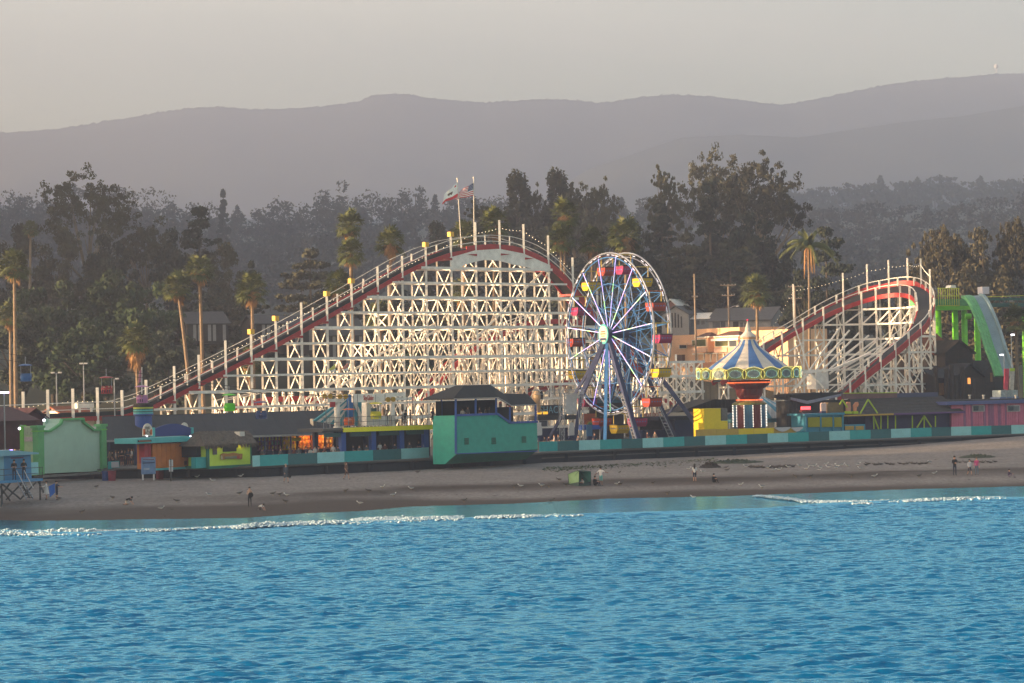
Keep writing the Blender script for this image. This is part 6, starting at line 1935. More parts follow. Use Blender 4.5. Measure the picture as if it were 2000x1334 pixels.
# brown roofed hut row with the yellow gable outlines
PURP = mat('purple_wall', (.035, .03, .085), rough=.6, var=.15)
BRNR = mat('shingle_brown_grey', (.045, .042, .042), rough=.9, var=.35, scale=2.5)
LIMT = mat('lime_trim', (.32, .45, .02), rough=.5, var=.1)
hu = thing('shingled_hut', 'long hut with dark shingle roof and lime gable outlines', 'building', fpos(FYR, 1760, 840, 3))
fbox(FYR, 1690, 806, 1858, 850, 2.0, 6.5, 'wall', PURP, hu)
nr = 22
ya0, ya1 = FYR.px(1648, 810, .8), FYR.px(1884, 803, .8)
yb0, yb1 = FYR.px(1662, 777, 4.4), FYR.px(1838, 772, 4.4)
ze_, zr_ = FYR.px(1750, 808, .8).z, FYR.px(1750, 775, 4.4).z
for k in range(6):                        # shingle courses
    w0, w1 = k / 6, (k + 1) / 6
    q = [ya0.lerp(yb0, w0), ya1.lerp(yb1, w0), ya1.lerp(yb1, w1), ya0.lerp(yb0, w1)]
    zz = [ze_ + (zr_ - ze_) * w0, ze_ + (zr_ - ze_) * w0, ze_ + (zr_ - ze_) * w1, ze_ + (zr_ - ze_) * w1]
    q = [V((p.x, .8 + 3.6 * (w0 if i < 2 else w1), z + (.05 if i < 2 else 0))) for i, (p, z) in enumerate(zip(q, zz))]
    MB().prism(q, (0, 0, -.1)).build('shingle_course', BRNR, hu, FYR.M)
MB().prism([V((yb0.x, 4.4, zr_)), V((yb1.x, 4.4, zr_)), V((ya1.x, 8, ze_)), V((ya0.x, 8, ze_))], (0, 0, -.1)).build('roof_back', BRNR, hu, FYR.M)
beam('eave_board', FYR.w(ya0.x, .75, ze_ - .05), FYR.w(FYR.px(1745, 808, .75).x, .75, ze_ - .05), .1, .2, OCHR, hu)
beam('eave_board', FYR.w(FYR.px(1745, 808, .75).x, .75, ze_ - .05), FYR.w(ya1.x, .75, ze_ - .05), .1, .22, mat('purple_trim', (.10, .05, .16), var=.1), hu)
fbox(FYR, 1647, 768, 1752, 778, 4.2, 4.6, 'ridge_board', mat('mauve_board', (.15, .08, .09), var=.3, scale=1.5), hu)
fbox(FYR, 1753, 767, 1832, 776, 4.2, 4.6, 'ridge_board', mat('dusk_blue_board', (.05, .06, .12), var=.1), hu)
fbar(FYR, (1647, 768), (1752, 767), 4.1, .08, .1, 'ridge_trim', LIMT, hu)
for p, q, t_ in (((1680, 808), (1695.5, 780), .5), ((1695.5, 780), (1714, 807), .5), ((1640, 790), (1645.5, 781), .5), ((1645.5, 781), (1655, 796), .5)):
    fbar(FYR, p, q, t_, .1, .16, 'gable_outline', LIMT, hu)
for x0, y0, x1, y1 in ((1706, 812, 1716, 838), (1706, 812, 1707, 838), (1720.5, 812, 1720.5, 838), (1734, 812, 1734, 837), (1749, 812, 1749, 838), (1782, 812, 1782, 836), (1805, 812, 1791, 835), (1805, 812, 1805, 836), (1805, 812, 1819, 834), (1827, 812, 1827, 834)):
    fbar(FYR, (x0, y0), (x1, y1), 1.6, .14, .14, 'trim_bar', LIMT, hu)
# carved figures on the hut roof
for x, cc, lab in ((1658, (.6, .42, .36), 'pale pink figure cutout with two ears on the booth roof'), (1657.5, None, None), (1672, (.55, .2, .1), 'coral red crowned cutout on the lime stand'), (1661, None, None)):
    pass
for x, col, pts, lab in ((1609, (.55, .42, .40), [(-5, 803), (-5, 789), (-3, 786.5), (0, 789), (3, 786.5), (5, 789), (5, 803)], 'pale two eared cutout standing on the ticket booth'),
                         (1658, (.45, .22, .15), [(-4, 803), (-4.5, 793), (-3, 785), (-2, 791), (0, 785), (2, 791), (3, 785), (4, 794), (4, 803)], 'crown shaped coral cutout on a lime foot'),
                         (1672, (.55, .22, .12), [(-3, 803), (-4, 792), (0, 785.5), (4, 785), (5.5, 789), (4, 794), (2, 795), (1, 803)], 'curled coral cutout on a lime foot')):
    r = thing('roof_cutout', lab, 'cutout', fpos(FYR, x, 804, .9))
    fpoly(FYR, [(x + a, y) for a, y in pts], .8, 1.05, 'figure', mat('cutout_%d' % x, col, var=.15), r)
    fpoly(FYR, [(x - 5, 808), (x - 4, 803), (x + 4, 803), (x + 5, 808)], .7, 1.2, 'foot', LIMT if x > 1620 else NAVY, r)
r = thing('draped_crate', 'brown draped crate on the ticket booth roof', 'crate', fpos(FYR, 1632, 806, 1))
fpoly(FYR, [(1616, 808), (1616, 790), (1619, 786), (1646, 786), (1648, 808)], 1.2, 2.6, 'cover', mat('canvas_brown', (.16, .11, .05), var=.25, scale=2), r)
fbox(FYR, 1615, 806, 1648, 809, 1.1, 2.7, 'pallet', WOODD, r)
ns = thing('neon_sign', 'small glowing red sign left of the ticket booth', 'sign', fpos(FYR, 1575, 800, 2.5))
fbox(FYR, 1566, 794, 1583, 800, 2.5, 2.7, 'panel', mat('neon_red', (1, .05, .06), emit=1.4), ns)
fbox(FYR, 1566, 801, 1586, 805, 2.4, 2.9, 'bracket', mat('bracket_maroon', (.12, .03, .03), var=.1), ns)
wr_ = thing('wing_roof_hall', 'dark roofed hall with pale folded eave behind the ticket booth', 'building', fpos(FYR, 1600, 840, 7))
fpoly(FYR, [(1545, 776), (1578, 783), (1650, 768), (1650, 772), (1578, 789), (1545, 781)], 5.0, 5.3, 'eave', mat('eave_lilac', (.22, .24, .33), var=.1), wr_)
fpoly(FYR, [(1545, 776), (1578, 783), (1650, 768), (1640, 766), (1572, 768), (1548, 771)], 5.3, 9.5, 'roof', ROOFC, wr_)
fbox(FYR, 1548, 782, 1655, 850, 5.6, 9, 'wall', mat('hall_dark', (.03, .03, .035), var=.3), wr_)
# pink house
PINK, PINKB = mat('pink_boards', (.50, .14, .23), rough=.65, var=.12), mat('mauve_boards', (.26, .10, .2), rough=.65, var=.12)
PK = thing('pink_house', 'pink and mauve striped board house with two white windows', 'building', fpos(FYR, 1930, 830, 3))
fbox(FYR, 1859, 788, 2080, 850, 1.55, 7, 'wall', PINKB, PK)
g = random.Random(9)
x = 1859.0
while x < 2040:
    w_ = g.choice((3.2, 4.2, 5.0))
    fbox(FYR, x, 788, x + w_ - .7, 850, 1.42, 1.55, 'board', PINK if g.random() < .72 else PINKB, PK)
    x += w_
for x0, x1 in ((1900, 1923), (1968, 1992)):
    o = fbox(FYR, x0, 791.5, x1, 804, 1.28, 1.42, 'window', mat('window_frame_grey', (.36, .34, .36), var=.1), PK)
    xm = (x0 + x1) / 2
    fbox(FYR, x0 + 1.5, 793, xm - .4, 802.5, 1.24, 1.28, 'pane', mat('dark_glass', (.012, .015, .03), rough=.1, var=.2, spec=.6), o)
    fbox(FYR, xm + .4, 793, x1 - 1.5, 802.5, 1.24, 1.28, 'pane', mat('pale_glass', (.12, .13, .15), rough=.15, var=.3, spec=.6), o)
fbox(FYR, 1848, 781.5, 2080, 788, .9, 8, 'roof_band', mat('dusk_blue_roof', (.065, .085, .22), rough=.6, var=.1), PK)
fbox(FYR, 1850, 779, 2080, 782, 2.5, 7.5, 'roof', ROOFC, PK)
for x, lab in ((1894, 'left'), (1921, 'middle'), (1984, 'right')):
    r = thing('roof_vent_pipe', lab + ' small vent pipe on the pink house roof', 'vent', fpos(FYR, x, 779, 3))
    p = FYR.px(x, 780, 3)
    MB().lathe([(.12, 0), (.12, .45)], 8, FYR.w(p)).lathe([(.2, .45), (.2, .58)], 8, FYR.w(p)).build('pipe', mat('vent_pale', (.45, .42, .38), var=.1), r)
    MB().lathe([(.22, 0), (.2, .06)], 8, FYR.w(p)).build('flashing', ROOFC, r)
for x, y0, y1, m, lab in ((1966, 720, 762, (.5, .05, .09), 'tall pink banner behind the pink house'), (1977, 720, 762, (.42, .40, .36), 'tall white banner with lime top behind the pink house')):
    r = thing('banner', lab, 'banner', fpos(FYR, x, 780, 6))
    fpoly(FYR, [(x - 5, y1 - 2), (x + 3, y1), (x + 5, y0), (x - 4, y0)], 6, 6.08, 'cloth', mat('banner_%d' % x, m, var=.35, scale=2), r)
    if x > 1970:
        fbox(FYR, x - 4, y0 - 1, x + 5, y0 + 5, 5.95, 6, 'top_band', LIMT, r)
    fbar(FYR, (x, 790), (x, y0), 6.2, .08, .08, 'pole', STEEL, r)
r = thing('painted_plinth', 'pale blue painted box under the banners', 'plinth', fpos(FYR, 1972, 780, 6.5))
fbox(FYR, 1955, 762, 1988, 776, 6.3, 8, 'box', mat('plinth_pale', (.3, .36, .38), var=.35, scale=3), r); fbox(FYR, 1953, 775, 1990, 778, 6.2, 8.1, 'base', mat('dot_blue', (.1, .15, .3)), r)

# ---------------------------------------------------------------- unseen hall added beyond the left edge of the view to shade the beach
bl = thing('shade_hall', 'tall cream hall added unseen beyond the left edge to shade the beach', 'building', (-78, 228, 0))
CRM = mat('cream_stucco', (.55, .48, .38), var=.12)
MB().box((-96, 192, 0), (-64, 262, 13.5)).build('wall', CRM, bl)
MB().box((-97, 191, 13.5), (-63, 263, 14.3)).build('cornice', WHITE, bl)
MB().prism([(-96, 192, 14.3), (-64, 192, 14.3), (-80, 192, 19.5)], (0, 70, 0)).build('roof', ROOFR, bl)
for k in range(12):
    y = 195 + k * 5.6
    MB().box((-63.98, y, 4), (-63.85, y + 2.6, 9.5)).build('window', mat('dark_glass', (.012, .015, .03)), bl)
for k in range(5):
    MB().box((-93 + k * 6, 191.85, 4), (-90 + k * 6, 191.98, 9.5)).build('window', mat('dark_glass', (.012, .015, .03)), bl)
# ---------------------------------------------------------------- houses on the slope behind the park
PEACH = mat('peach_stucco', (.74, .44, .26), rough=.8, var=.10, scale=.5)
PLAST, TIMB = mat('pale_plaster', (.22, .22, .23), rough=.85, var=.15), mat('dark_timber', (.03, .028, .03), rough=.9, var=.2)
GLS = mat('green_glass', (.10, .11, .05), rough=.15, var=.4, spec=.6)
GLB = mat('grey_glass', (.08, .09, .11), rough=.15, var=.3, spec=.6)
HROOF = mat('brown_hip_roof', (.10, .05, .04), rough=.9, var=.3)
FA = Fr(1300, 436, 1530, 404, 6.0)
ap = thing('apartment_house', 'sunlit peach apartment house behind the swing ride', 'building', fpos(FA, 1400, 740, 4))
fbox(FA, 1284, 655, 1361, 790, .5, 9, 'wall', PEACH, ap)
fbox(FA, 1361.3, 641, 1446, 790, .2, 9, 'wall', PEACH, ap)
fbox(FA, 1446.3, 645, 1540, 790, 1.5, 9, 'wall', PEACH, ap)
fbox(FA, 1357, 645, 1361, 660, .1, .9, 'chimney', PEACH, ap)
for x0, x1, yt, yb_, roofy, hip in ((1358, 1383, 659, 683, 650, 1), (1395, 1442, 657, 683, 647, 1)):
    o = fbox(FA, x0, yt, x1, yb_ + 5, -1.6, .2, 'bay', PEACH, ap)
    fbox(FA, x0 - 2, yt - 1.2, x1 + 2, yt + .6, -1.9, .2, 'bay_eave', WHITE, ap)
    p, q = FA.px(x0 - 2, yt - 1, -1.9), FA.px(x1 + 2, yt - 1, -1.9)
    zt_b = FA.px((x0 + x1) / 2, roofy, -.4).z
    zz = FA.px((x0 + x1) / 2, yt - 1, -1.6).z
    m0, m1 = p.x + (q.x - p.x) * .33, p.x + (q.x - p.x) * .67
    MB().add([(p.x, -1.9, zz), (q.x, -1.9, zz), (q.x, .2, zz), (p.x, .2, zz), (m0, -.4, zt_b), (m1, -.4, zt_b)], [(0, 1, 5, 4), (1, 2, 5), (2, 3, 4, 5), (3, 0, 4), (3, 2, 1, 0)]).build('bay_roof', HROOF, ap, FA.M)
for x0, y0, x1, y1, m, t_ in ((1360, 663, 1378, 676, GLS, -1.66), (1397, 665, 1421, 676, GLS, -1.66), (1424, 664, 1438, 677, GLB, -1.66), (1327, 673, 1340, 680, GLB, .44), (1352, 665, 1357, 675, GLS, .44), (1383.5, 664, 1388, 683, TIMB, .1), (1390, 664, 1394.5, 680, GLB, .1)):
    o = fbox(FA, x0 - .9, y0 - 1, x1 + .9, y1 + 1, t_ - .02, t_ + .1, 'window', WHITE, ap)
    fbox(FA, x0, y0, x1, y1, t_ - .06, t_ - .025, 'pane', m, o)
fbox(FA, 1388, 661, 1421, 666, -2.4, -1.7, 'awning', WHITE, ap); fbox(FA, 1422, 660, 1441, 665, -2.3, -1.7, 'awning', WHITE, ap)
fpoly(FA, [(1321, 674), (1340, 669), (1345, 674)], -.4, .5, 'window_hood', PEACH, ap)
for x0, x1 in ((1350, 1380), (1394, 1420)):
    fbox(FA, x0, 679, x1, 688, -1.75, -1.65, 'balcony', mat('balcony_peach', (.5, .32, .25), var=.2), ap)
for k in range(6):
    fbox(FA, 1362 + k * 13, 691, 1374 + k * 13, 707, -.5, .2, 'garage_bay' if k else 'stair_door', mat('garage_peach', (.56, .36, .24), var=.15), ap)
    fbox(FA, 1360.5 + k * 13, 690, 1361.8 + k * 13, 708, -.7, .2, 'post', WHITE, ap)
fbox(FA, 1352, 689, 1442, 691, -.9, .2, 'ledge', WHITE, ap)
fbox(FA, 1340, 707, 1450, 717, -1.2, .0, 'retaining_wall', mat('brick_peach', (.38, .19, .12), var=.4, scale=2), ap)
fbox(FA, 1318, 693, 1332, 708, -.1, .5, 'doorway', mat('door_brown', (.14, .08, .06), var=.2), ap)
FA2 = Fr(1380, 452, 1530, 446, 9.0)
gable_house('grey_house', 'grey bungalow with wide low roof above the peach apartments', 'house', FA2, 1384, 1505, 655, 626, 604, 9, PLAST, mat('grey_roof', (.08, .08, .085), var=.2), [(1392, 628, 1406, 640, GLB, 'window'), (1408, 628, 1416, 640, GLB, 'window'), (1432, 628, 1442, 642, TIMB, 'door'), (1446, 630, 1451, 640, GLB, 'window'), (1454, 630, 1459, 640, GLB, 'window')], ridge='along')
gable_house('gabled_house', 'pale gabled house with brick dormer right of the ferris wheel', 'house', FA2, 1292, 1345, 660, 615, 600, 9, PLAST, mat('grey_roof', (.08, .08, .085)), [(1300, 618, 1302, 640, TIMB, 'batten'), (1306, 614, 1308, 640, TIMB, 'batten'), (1312, 611, 1314, 640, TIMB, 'batten'), (1318, 611, 1320, 640, TIMB, 'batten'), (1324, 614, 1326, 640, TIMB, 'batten'), (1330, 618, 1332, 640, TIMB, 'batten')])
gable_house('dormer_house', 'small brick gable behind the pale gabled house', 'house', FA2, 1297, 1322, 640, 600, 587, 6, mat('brick_dark', (.12, .05, .045), var=.3), WHITE, t0=2)
gable_house('blue_house', 'small blue grey house beside the utility pole', 'house', FA2, 1348, 1384, 660, 622, 614, 7, mat('blue_grey_wall', (.13, .15, .18), var=.2), WHITE, [(1360, 626, 1366, 634, GLB, 'window'), (1370, 626, 1376, 634, GLB, 'window')], ridge='along', t0=1)
FHT = Fr(350, 398, 720, 410, 7.0)
def timber_house(label, x0, x1, yb_, ye, yr, t0):
    ops = []
    n = int((x1 - x0) / 9)
    for k in range(n):
        xa = x0 + 2 + k * (x1 - x0 - 3) / n
        ops.append((xa, ye + 2, xa + (x1 - x0) / n * .55, yb_ - 6, PLAST if k % 3 else TIMB, 'plaster_panel'))
    gable_house('timbered_house', label, 'house', FHT, x0, x1, yb_, ye, yr, 8, TIMB, mat('dark_shingle', (.035, .036, .042), var=.25), ops, ridge='along', t0=t0)
timber_house('dim half timbered house between the two palms on the left', 366, 446, 672, 632, 612, 0)
timber_house('dim half timbered house behind the lower lift hill', 500, 562, 672, 632, 618, 2)
timber_house('half timbered house seen through the lattice', 566, 632, 690, 640, 620, 4)
timber_house('half timbered house low behind the lattice', 640, 712, 720, 655, 625, 0)
# utility poles and masts
def utility_pole(x, yt, d, arms, label, lamp=False):
    top = P(x, yt, d)
    r = thing('utility_pole', label, 'utility pole', (top.x, d, float(land_z(top.x, d))))
    MB().tube([(top.x, d, float(land_z(top.x, d)) - .5), top], [.2, .13], 8).build('pole', mat('pole_wood', (.22, .17, .13), var=.2), r)
    for dy, w_ in arms:
        z = P(x, yt + dy, d).z
        MB().bar((top.x - w_, d - .15, z), (top.x + w_, d - .15, z), .1, .12).build('crossarm', mat('pole_wood', (.22, .17, .13)), r)
        for s_ in (-.9, -.5, .5, .9):
            MB().lathe([(.05, 0), (.06, .16)], 6, (top.x + s_ * w_, d - .15, z + .06)).build('insulator', STEEL, r)
    if lamp:
        z = P(x, yt + 44, d).z
        MB().tube([(top.x, d, z - .3), (top.x + .9, d - .2, z + .1), (top.x + 1.3, d - .2, z + .1)], .05, 5).build('lamp_arm', STEEL, r)
        MB().ball((top.x + 1.5, d - .2, z + .05), (.3, .18, .1)).build('lamp_head', GRYW, r)
utility_pole(1356, 535, 420, [(45, .5)], 'plain wooden pole behind the blue grey house')
utility_pole(1422, 555, 425, [(2, 1.3), (22, 1.1)], 'utility pole with street lamp above the bungalow', True)
utility_pole(1552, 558, 410, [(2, 1.1), (25, 1.1)], 'utility pole beside the feather palm')
wp = []
for (x0, y0, d0), (x1, y1, d1), lab in (((1356, 578, 420), (1422, 577, 425), 'power line between the two poles above the bungalow'), ((1422, 557, 425), (1552, 560, 410), 'upper power line from the lamp pole to the pole by the palm'), ((0, 680, 420), (560, 655, 420), 'power line across the dim trees on the left')):
    a, b = P(x0, y0, d0), P(x1, y1, d1)
    tag(MB().tube([a.lerp(b, k / 10) - V((0, 0, 1.2 * 4 * (k / 10) * (1 - k / 10))) for k in range(11)], .03, 4).build('power_line', CABLE), lab, 'cable')
def lamp_post(x, yt, d, heads, label, m=None, glow=None):
    top = P(x, yt, d)
    r = thing('lamp_post', label, 'lamp post', (top.x, d, DECK))
    MB().tube([(top.x, d, DECK), top], [.09, .06], 7).build('pole', STEEL, r)
    MB().lathe([(.2, 0), (.2, .15)], 8, (top.x, d, DECK)).build('base', STEEL, r)
    for sx in heads:
        c = top + V((sx, 0, .05))
        MB().bar(top, c, .06).build('arm', STEEL, r)
        MB().box(c - V((.2, .15, .06)), c + V((.2, .15, .1))).build('lamp_head', glow or GRYW, r)
lamp_post(110, 729, 285, (-.4, .4), 'twin headed lamp post behind the stage roof')
lamp_post(163, 711, 292, (-.25, .25), 'tall lamp post right of the twin headed one')
lamp_post(223, 741, 282, (.3,), 'lamp post behind the red sky ride chair')
lamp_post(8, 768, 256, (-.2, .25), 'lamp post with a glowing violet lamp at the left edge', glow=mat('lamp_violet', (.55, .4, 1), emit=3))
lamp_post(1975, 655, 330, (.2,), 'lamp post with bright lamp in front of the slide foot', glow=LAMPW)
lamp_post(1961, 694, 330, (-.3,), 'low lamp post with bright lamp on the chute', glow=LAMPW)
# pennants before the lattice and small flag by the drum
for x, y0, col, lab in ((655, 711, (.5, .5, .12), 'yellow and white pennant in front of the lattice'), (680, 709, (.5, .2, .15), 'coral and white pennant in front of the lattice')):
    r = thing('pennant', lab, 'flag', fpos(FS, x, 832, 3))
    fbar(FS, (x, 832), (x, y0 - 2), 3, .05, .05, 'pole', STEEL, r)
    fpoly(FS, [(x, y0), (x - 14, y0 + 12), (x - 7, y0 + 12), (x, y0 + 9)], 2.98, 3.02, 'upper_cloth', mat('pennant_%d' % x, col, var=.1), r)
    fpoly(FS, [(x, y0 + 9.3), (x - 7, y0 + 12.3), (x - 15, y0 + 14), (x, y0 + 16)], 2.98, 3.02, 'lower_cloth', WHITE, r)
r = thing('drum_flag', 'limp pink flag on a white pole above the striped drum', 'flag', fpos(FD, 277, 795, 2))
fbar(FD, (277, 800), (277, 717), 2, .09, .09, 'pole', WHITE, r)
fpoly(FD, [(276.5, 722), (276.5, 745), (271, 748), (272, 735), (274, 724)], 1.9, 2.0, 'cloth', mat('flag_pink', (.35, .14, .2), var=.3, scale=3), r)
wt_ = P(1946, 130, 6025)
r = thing('water_tower', 'tiny round water tower on the far mountain ridge', 'water tower', wt_ - V((0, 0, 22)))
MB().ball(wt_, (5.5, 5.5, 6.5), 12, 8).build('tank', WHITE, r, smooth=True)
MB().tube([wt_ - V((0, 0, 30)), wt_ - V((0, 0, 5))], 1.2, 8).build('stem', WHITE, r)
mt = P(372, 186, 6025)
r = thing('radio_mast', 'thin radio mast on the far ridge at the left', 'mast', mt - V((0, 0, 45)))
MB().tube([mt - V((0, 0, 45)), mt], [1.0, .5], 6).build('mast', STEEL, r)
MB().bar(mt - V((4, 0, 12)), mt - V((-4, 0, 12)), .8).build('crossbar', STEEL, r)
# ---------------------------------------------------------------- beach furniture
def on_sand(x, y):
    z = .8
    for _ in range(24):
        p = G(x, y, z)
        z = .75 * z + .25 * sand_h(p.x, p.y)
    return V((p.x, p.y, z))
FLG = Fr(-20, 218.5, 90, 224, 0.0)
LBL, LBP, LBD = mat('tower_blue', (.05, .21, .42), rough=.6, var=.1), mat('tower_pale_blue', (.16, .34, .44), rough=.6, var=.1), mat('tower_dark', (.05, .055, .06), var=.2)
lg = thing('lifeguard_tower', 'blue lifeguard tower on stilts at the left edge of the beach', 'lifeguard tower', on_sand(30, 975))
zsand = float(sand_z(-43, 220))
zd = FLG.px(30, 938, 0).z
fbox(FLG, -40, 938, 84, 943, -.3, 2.4, 'platform', LBL, lg)
s0, s1_ = FLG.px(-40, 910, .5).x, FLG.px(8, 910, .5).x
fpoly(FLG, [(9, 938), (62, 934), (60, 888), (7, 890)], .5, 2.2, 'hut_wall', LBL, lg)
fpoly(FLG, [(-40, 942), (9, 938), (7, 890), (-40, 893)], .42, 2.2, 'hut_window_wall', LBP, lg)
fpoly(FLG, [(-40, 884), (20, 879), (76, 884), (76, 887), (20, 890), (-40, 895)], -.2, 2.6, 'roof', LBP, lg)
fbox(FLG, 17, 880.5, 44, 883, .6, 1.4, 'beacon_tray', LBD, lg)
fbox(FLG, 22, 878, 25, 881, .8, 1.0, 'beacon', mat('beacon_violet', (.3, .2, 1), emit=2), lg)
fbox(FLG, 56, 903, 75, 927, .9, 1.0, 'screen', PANC[0], lg)
fbox(FLG, 22, 893, 46, 895.5, .44, .49, 'name_strip', mat('strip_purple', (.1, .05, .12), var=.2), lg)
for x0, y0, x1, y1 in ((-5, 943, 20, 978), (20, 943, -5, 978), (5, 946, 40, 975), (42, 944, 12, 976), (70, 942, 40, 975), (75, 940, 85, 962), (45, 950, 58, 972)):
    fbar(FLG, (x0, y0), (x1, y1), .2 if x0 < 50 else 1.2, .09, .11, 'stilt_brace', LBD, lg)
for x in (3, 78):
    for t_ in (0.1, 2.0):
        p = FLG.px(x, 942, t_)
        beam('stilt', FLG.w(p.x, t_, zsand - .2), FLG.w(p.x, t_, zd), .13, .13, LBD, lg)
for h_ in (.5, 1.0):
    a, b = FLG.px(-20, 938, -.25), FLG.px(84, 934, -.25)
    beam('rail', FLG.w(a.x, -.25, zd + h_), FLG.w(b.x, -.25, zd + h_), .05, .05, LBD, lg)
for x in (-10, 8, 78, 83):
    p = FLG.px(x, 938, -.25)
    beam('rail_post', FLG.w(p.x, -.25, zd), FLG.w(p.x, -.25, zd + 1.05), .05, .05, LBD, lg)
lt0, lt1 = FLG.w(FLG.px(40, 941, -.3)), FLG.w(FLG.px(58, 974, -1.6))
sd_ = FLG.u * .38
for q in (-1, 1):
    beam('stair_rail', lt0 + sd_ * q, lt1 + sd_ * q, .07, .12, STEEL, lg)
    beam('stair_handrail', lt0 + sd_ * q * 1.15 + UPZ * 1.0, lt1 + sd_ * q * 1.15 + UPZ * .9, .05, .05, GRYW, lg)
for k in range(7):
    p = lt0.lerp(lt1, (k + .5) / 7)
    beam('stair_tread', p - sd_, p + sd_, .2, .05, LBD, lg)
# notice board, bins, sign post by the orange kiosk
FN = Fr(270, 240, 350, 243, 0.0)
nb = thing('beach_notice_board', 'tall blue beach notice board on white legs', 'sign', on_sand(290, 934))
fbox(FN, 277, 893, 304, 926, 0, .12, 'board', mat('notice_blue', (.12, .2, .36), var=.35, scale=1.2), nb)
fbox(FN, 279, 895, 302, 899, -.03, .0, 'title_strip', mat('notice_pale_blue', (.26, .32, .42), var=.2), nb)
for k in range(8):
    fbox(FN, 280 + k * 2.7, 896, 282 + k * 2.7, 898.2, -.06, -.03, 'title_letter', mat('strip_purple', (.1, .05, .12)), nb)
fbox(FN, 279, 903, 302, 905, -.03, .0, 'horizon_strip', NAVY, nb)
fbox(FN, 281, 914, 292, 918, -.03, .0, 'picture', mat('notice_pale_blue', (.26, .32, .42)), nb)
for x in (279.5, 301):
    fbox(FN, x - 1, 926, x + 1, 938, .02, .12, 'leg', GRYW, nb)
sp = thing('beach_sign_post', 'double panel sign on a dark post in front of the orange kiosk', 'sign', on_sand(334, 938))
fbox(FN, 333.2, 896, 334.8, 940, -.5, -.4, 'post', LBD, sp)
for y0, y1 in ((898, 911), (912, 921)):
    fbox(FN, 330.5, y0, 332.9, y1, -.55, -.5, 'panel', GRYW, sp); fbox(FN, 335, y0, 338, y1, -.55, -.5, 'panel', GRYW, sp)
def bin_(x, y, col, label, r_=.42, h_=1.0):
    p = on_sand(x, y)
    o = thing('litter_bin', label, 'bin', p, 'bins on the sand')
    MB().lathe([(r_ * .85, 0), (r_, h_ * .9), (r_ * 1.06, h_ * .92), (r_ * 1.06, h_)], 14, p).build('barrel', mat('bin_' + col, {'blue': (.03, .06, .2), 'red': (.22, .03, .05), 'maroon': (.15, .03, .04)}[col], var=.2), o)
    MB().lathe([(r_ * .9, h_ + .002), (r_ * .3, h_ + .12)], 14, p).build('lid', LBD, o)
bin_(207, 939, 'blue', 'blue barrel bin at the right foot of the green stage')
bin_(219, 939, 'red', 'red barrel bin beside the blue one')
bin_(312, 936, 'maroon', 'maroon barrel bin right of the notice board')
r = thing('aqua_barrier', 'aqua barrier with a white notice right of the green stage', 'barrier', fpos(FG, 225, 922, -1))
fbox(FG, 212, 901, 233, 920, -1, -.9, 'panel', PANC[1], r); fbox(FG, 218, 902, 232, 913, -1.05, -1.01, 'notice', GRYW, r)
for x in (214, 231):
    fbox(FG, x - .8, 918, x + .8, 927, -1, -.88, 'foot', LBD, r)
# pop-up tent
tp = on_sand(1131, 948)
pt = thing('beach_tent', 'green and teal pop up beach tent with open front', 'tent', tp)
TL, TM, TD = mat('tent_lime', (.20, .33, .16), var=.08), mat('tent_teal_cloth', (.07, .24, .19), var=.08), mat('tent_dark', (.03, .06, .055), var=.1)
def tpt(x, y, t): 
    q = P(x, y, tp.y + t)
    return q
A, B, Cc, D = tpt(1111, 949, 0), tpt(1131, 950, -.9), tpt(1154, 949, 0), tpt(1134, 946, 1.1)
A2, B2, C2, D2 = tpt(1109.5, 926, 0), tpt(1131, 919, -.7), tpt(1154, 921, .1), tpt(1132, 921, 1.0)
for v_ in (A, B, Cc, D): v_.z = sand_h(v_.x, v_.y) + .02
ctr = tpt(1131, 918, .2)
for q, m, nm in (((A, B, B2, A2), TL, 'side_panel'), ((A2, B2, ctr, D2), TL, 'roof_panel'), ((B2, C2, D2, ctr), TM, 'roof_panel'), ((D, Cc, C2, D2), TM, 'back_panel'), ((A, D, D2, A2), TM, 'back_panel')):
    MB().prism(list(q), (0, 0, -.02) if nm == 'roof_panel' else (0, .02, 0)).build(nm, m, pt)
MB().prism([B.lerp(Cc, .1), Cc, Cc.lerp(C2, .3), B.lerp(B2, .12)], (0, .02, 0)).build('front_sill', TD, pt)
MB().prism([A, B, B.lerp(B2, .28), A.lerp(A2, .08)], (-.02, -.02, 0)).build('side_skirt', TD, pt)
for p, q in ((A, A2), (B, B2), (Cc, C2), (A2, B2), (B2, C2), (A, B2), (Cc, B2)):
    MB().tube([p, p.lerp(q, .5) + V((0, -.04, .05)), q], .02, 5).build('pole', TD, pt)
# kelp heaps and patches of beach grass
def mound(name, label, cat, x, y, wpx, dep, h_, m, seed, kind=None):
    c = on_sand(x, y)
    w_ = wpx / F * c.y
    n, k = 34, 16
    g = np.random.RandomState(seed)
    vs, fs = [], []
    for j in range(k + 1):
        for i in range(n + 1):
            u, v_ = i / n * 2 - 1, j / k * 2 - 1
            rr = min(1, u * u + v_ * v_)
            X_, Y_ = c.x + u * w_ / 2, c.y + v_ * dep / 2
            vs.append((X_, Y_, sand_h(X_, Y_) - .05 + h_ * (1 - rr) ** .6 * (1 + .45 * g.normal() * (1 - rr)) + .02 * g.normal()))
    for j in range(k):
        for i in range(n):
            a = j * (n + 1) + i
            fs.append((a, a + 1, a + n + 2, a + n + 1))
    o = link(bpy.data.objects.new(name, npmesh(name, vs, fs, m)))
    tag(o, label, cat, kind=kind)
    return c, w_
KELP = mat('dark_kelp', (.035, .027, .022), rough=.9, var=.4, scale=3)
GRS = mat('beach_grass_green', (.035, .045, .025), rough=.9, var=.4, scale=3)
mound('kelp_heap', 'dark heap of kelp right of the woman in white top', 'kelp', 1387, 913, 44, 2.6, .42, KELP, 1)
mound('grass_patch', 'long low dark green patch on the sand above the kelp heap', 'grass', 1438, 903.5, 112, 5, .28, GRS, 2)
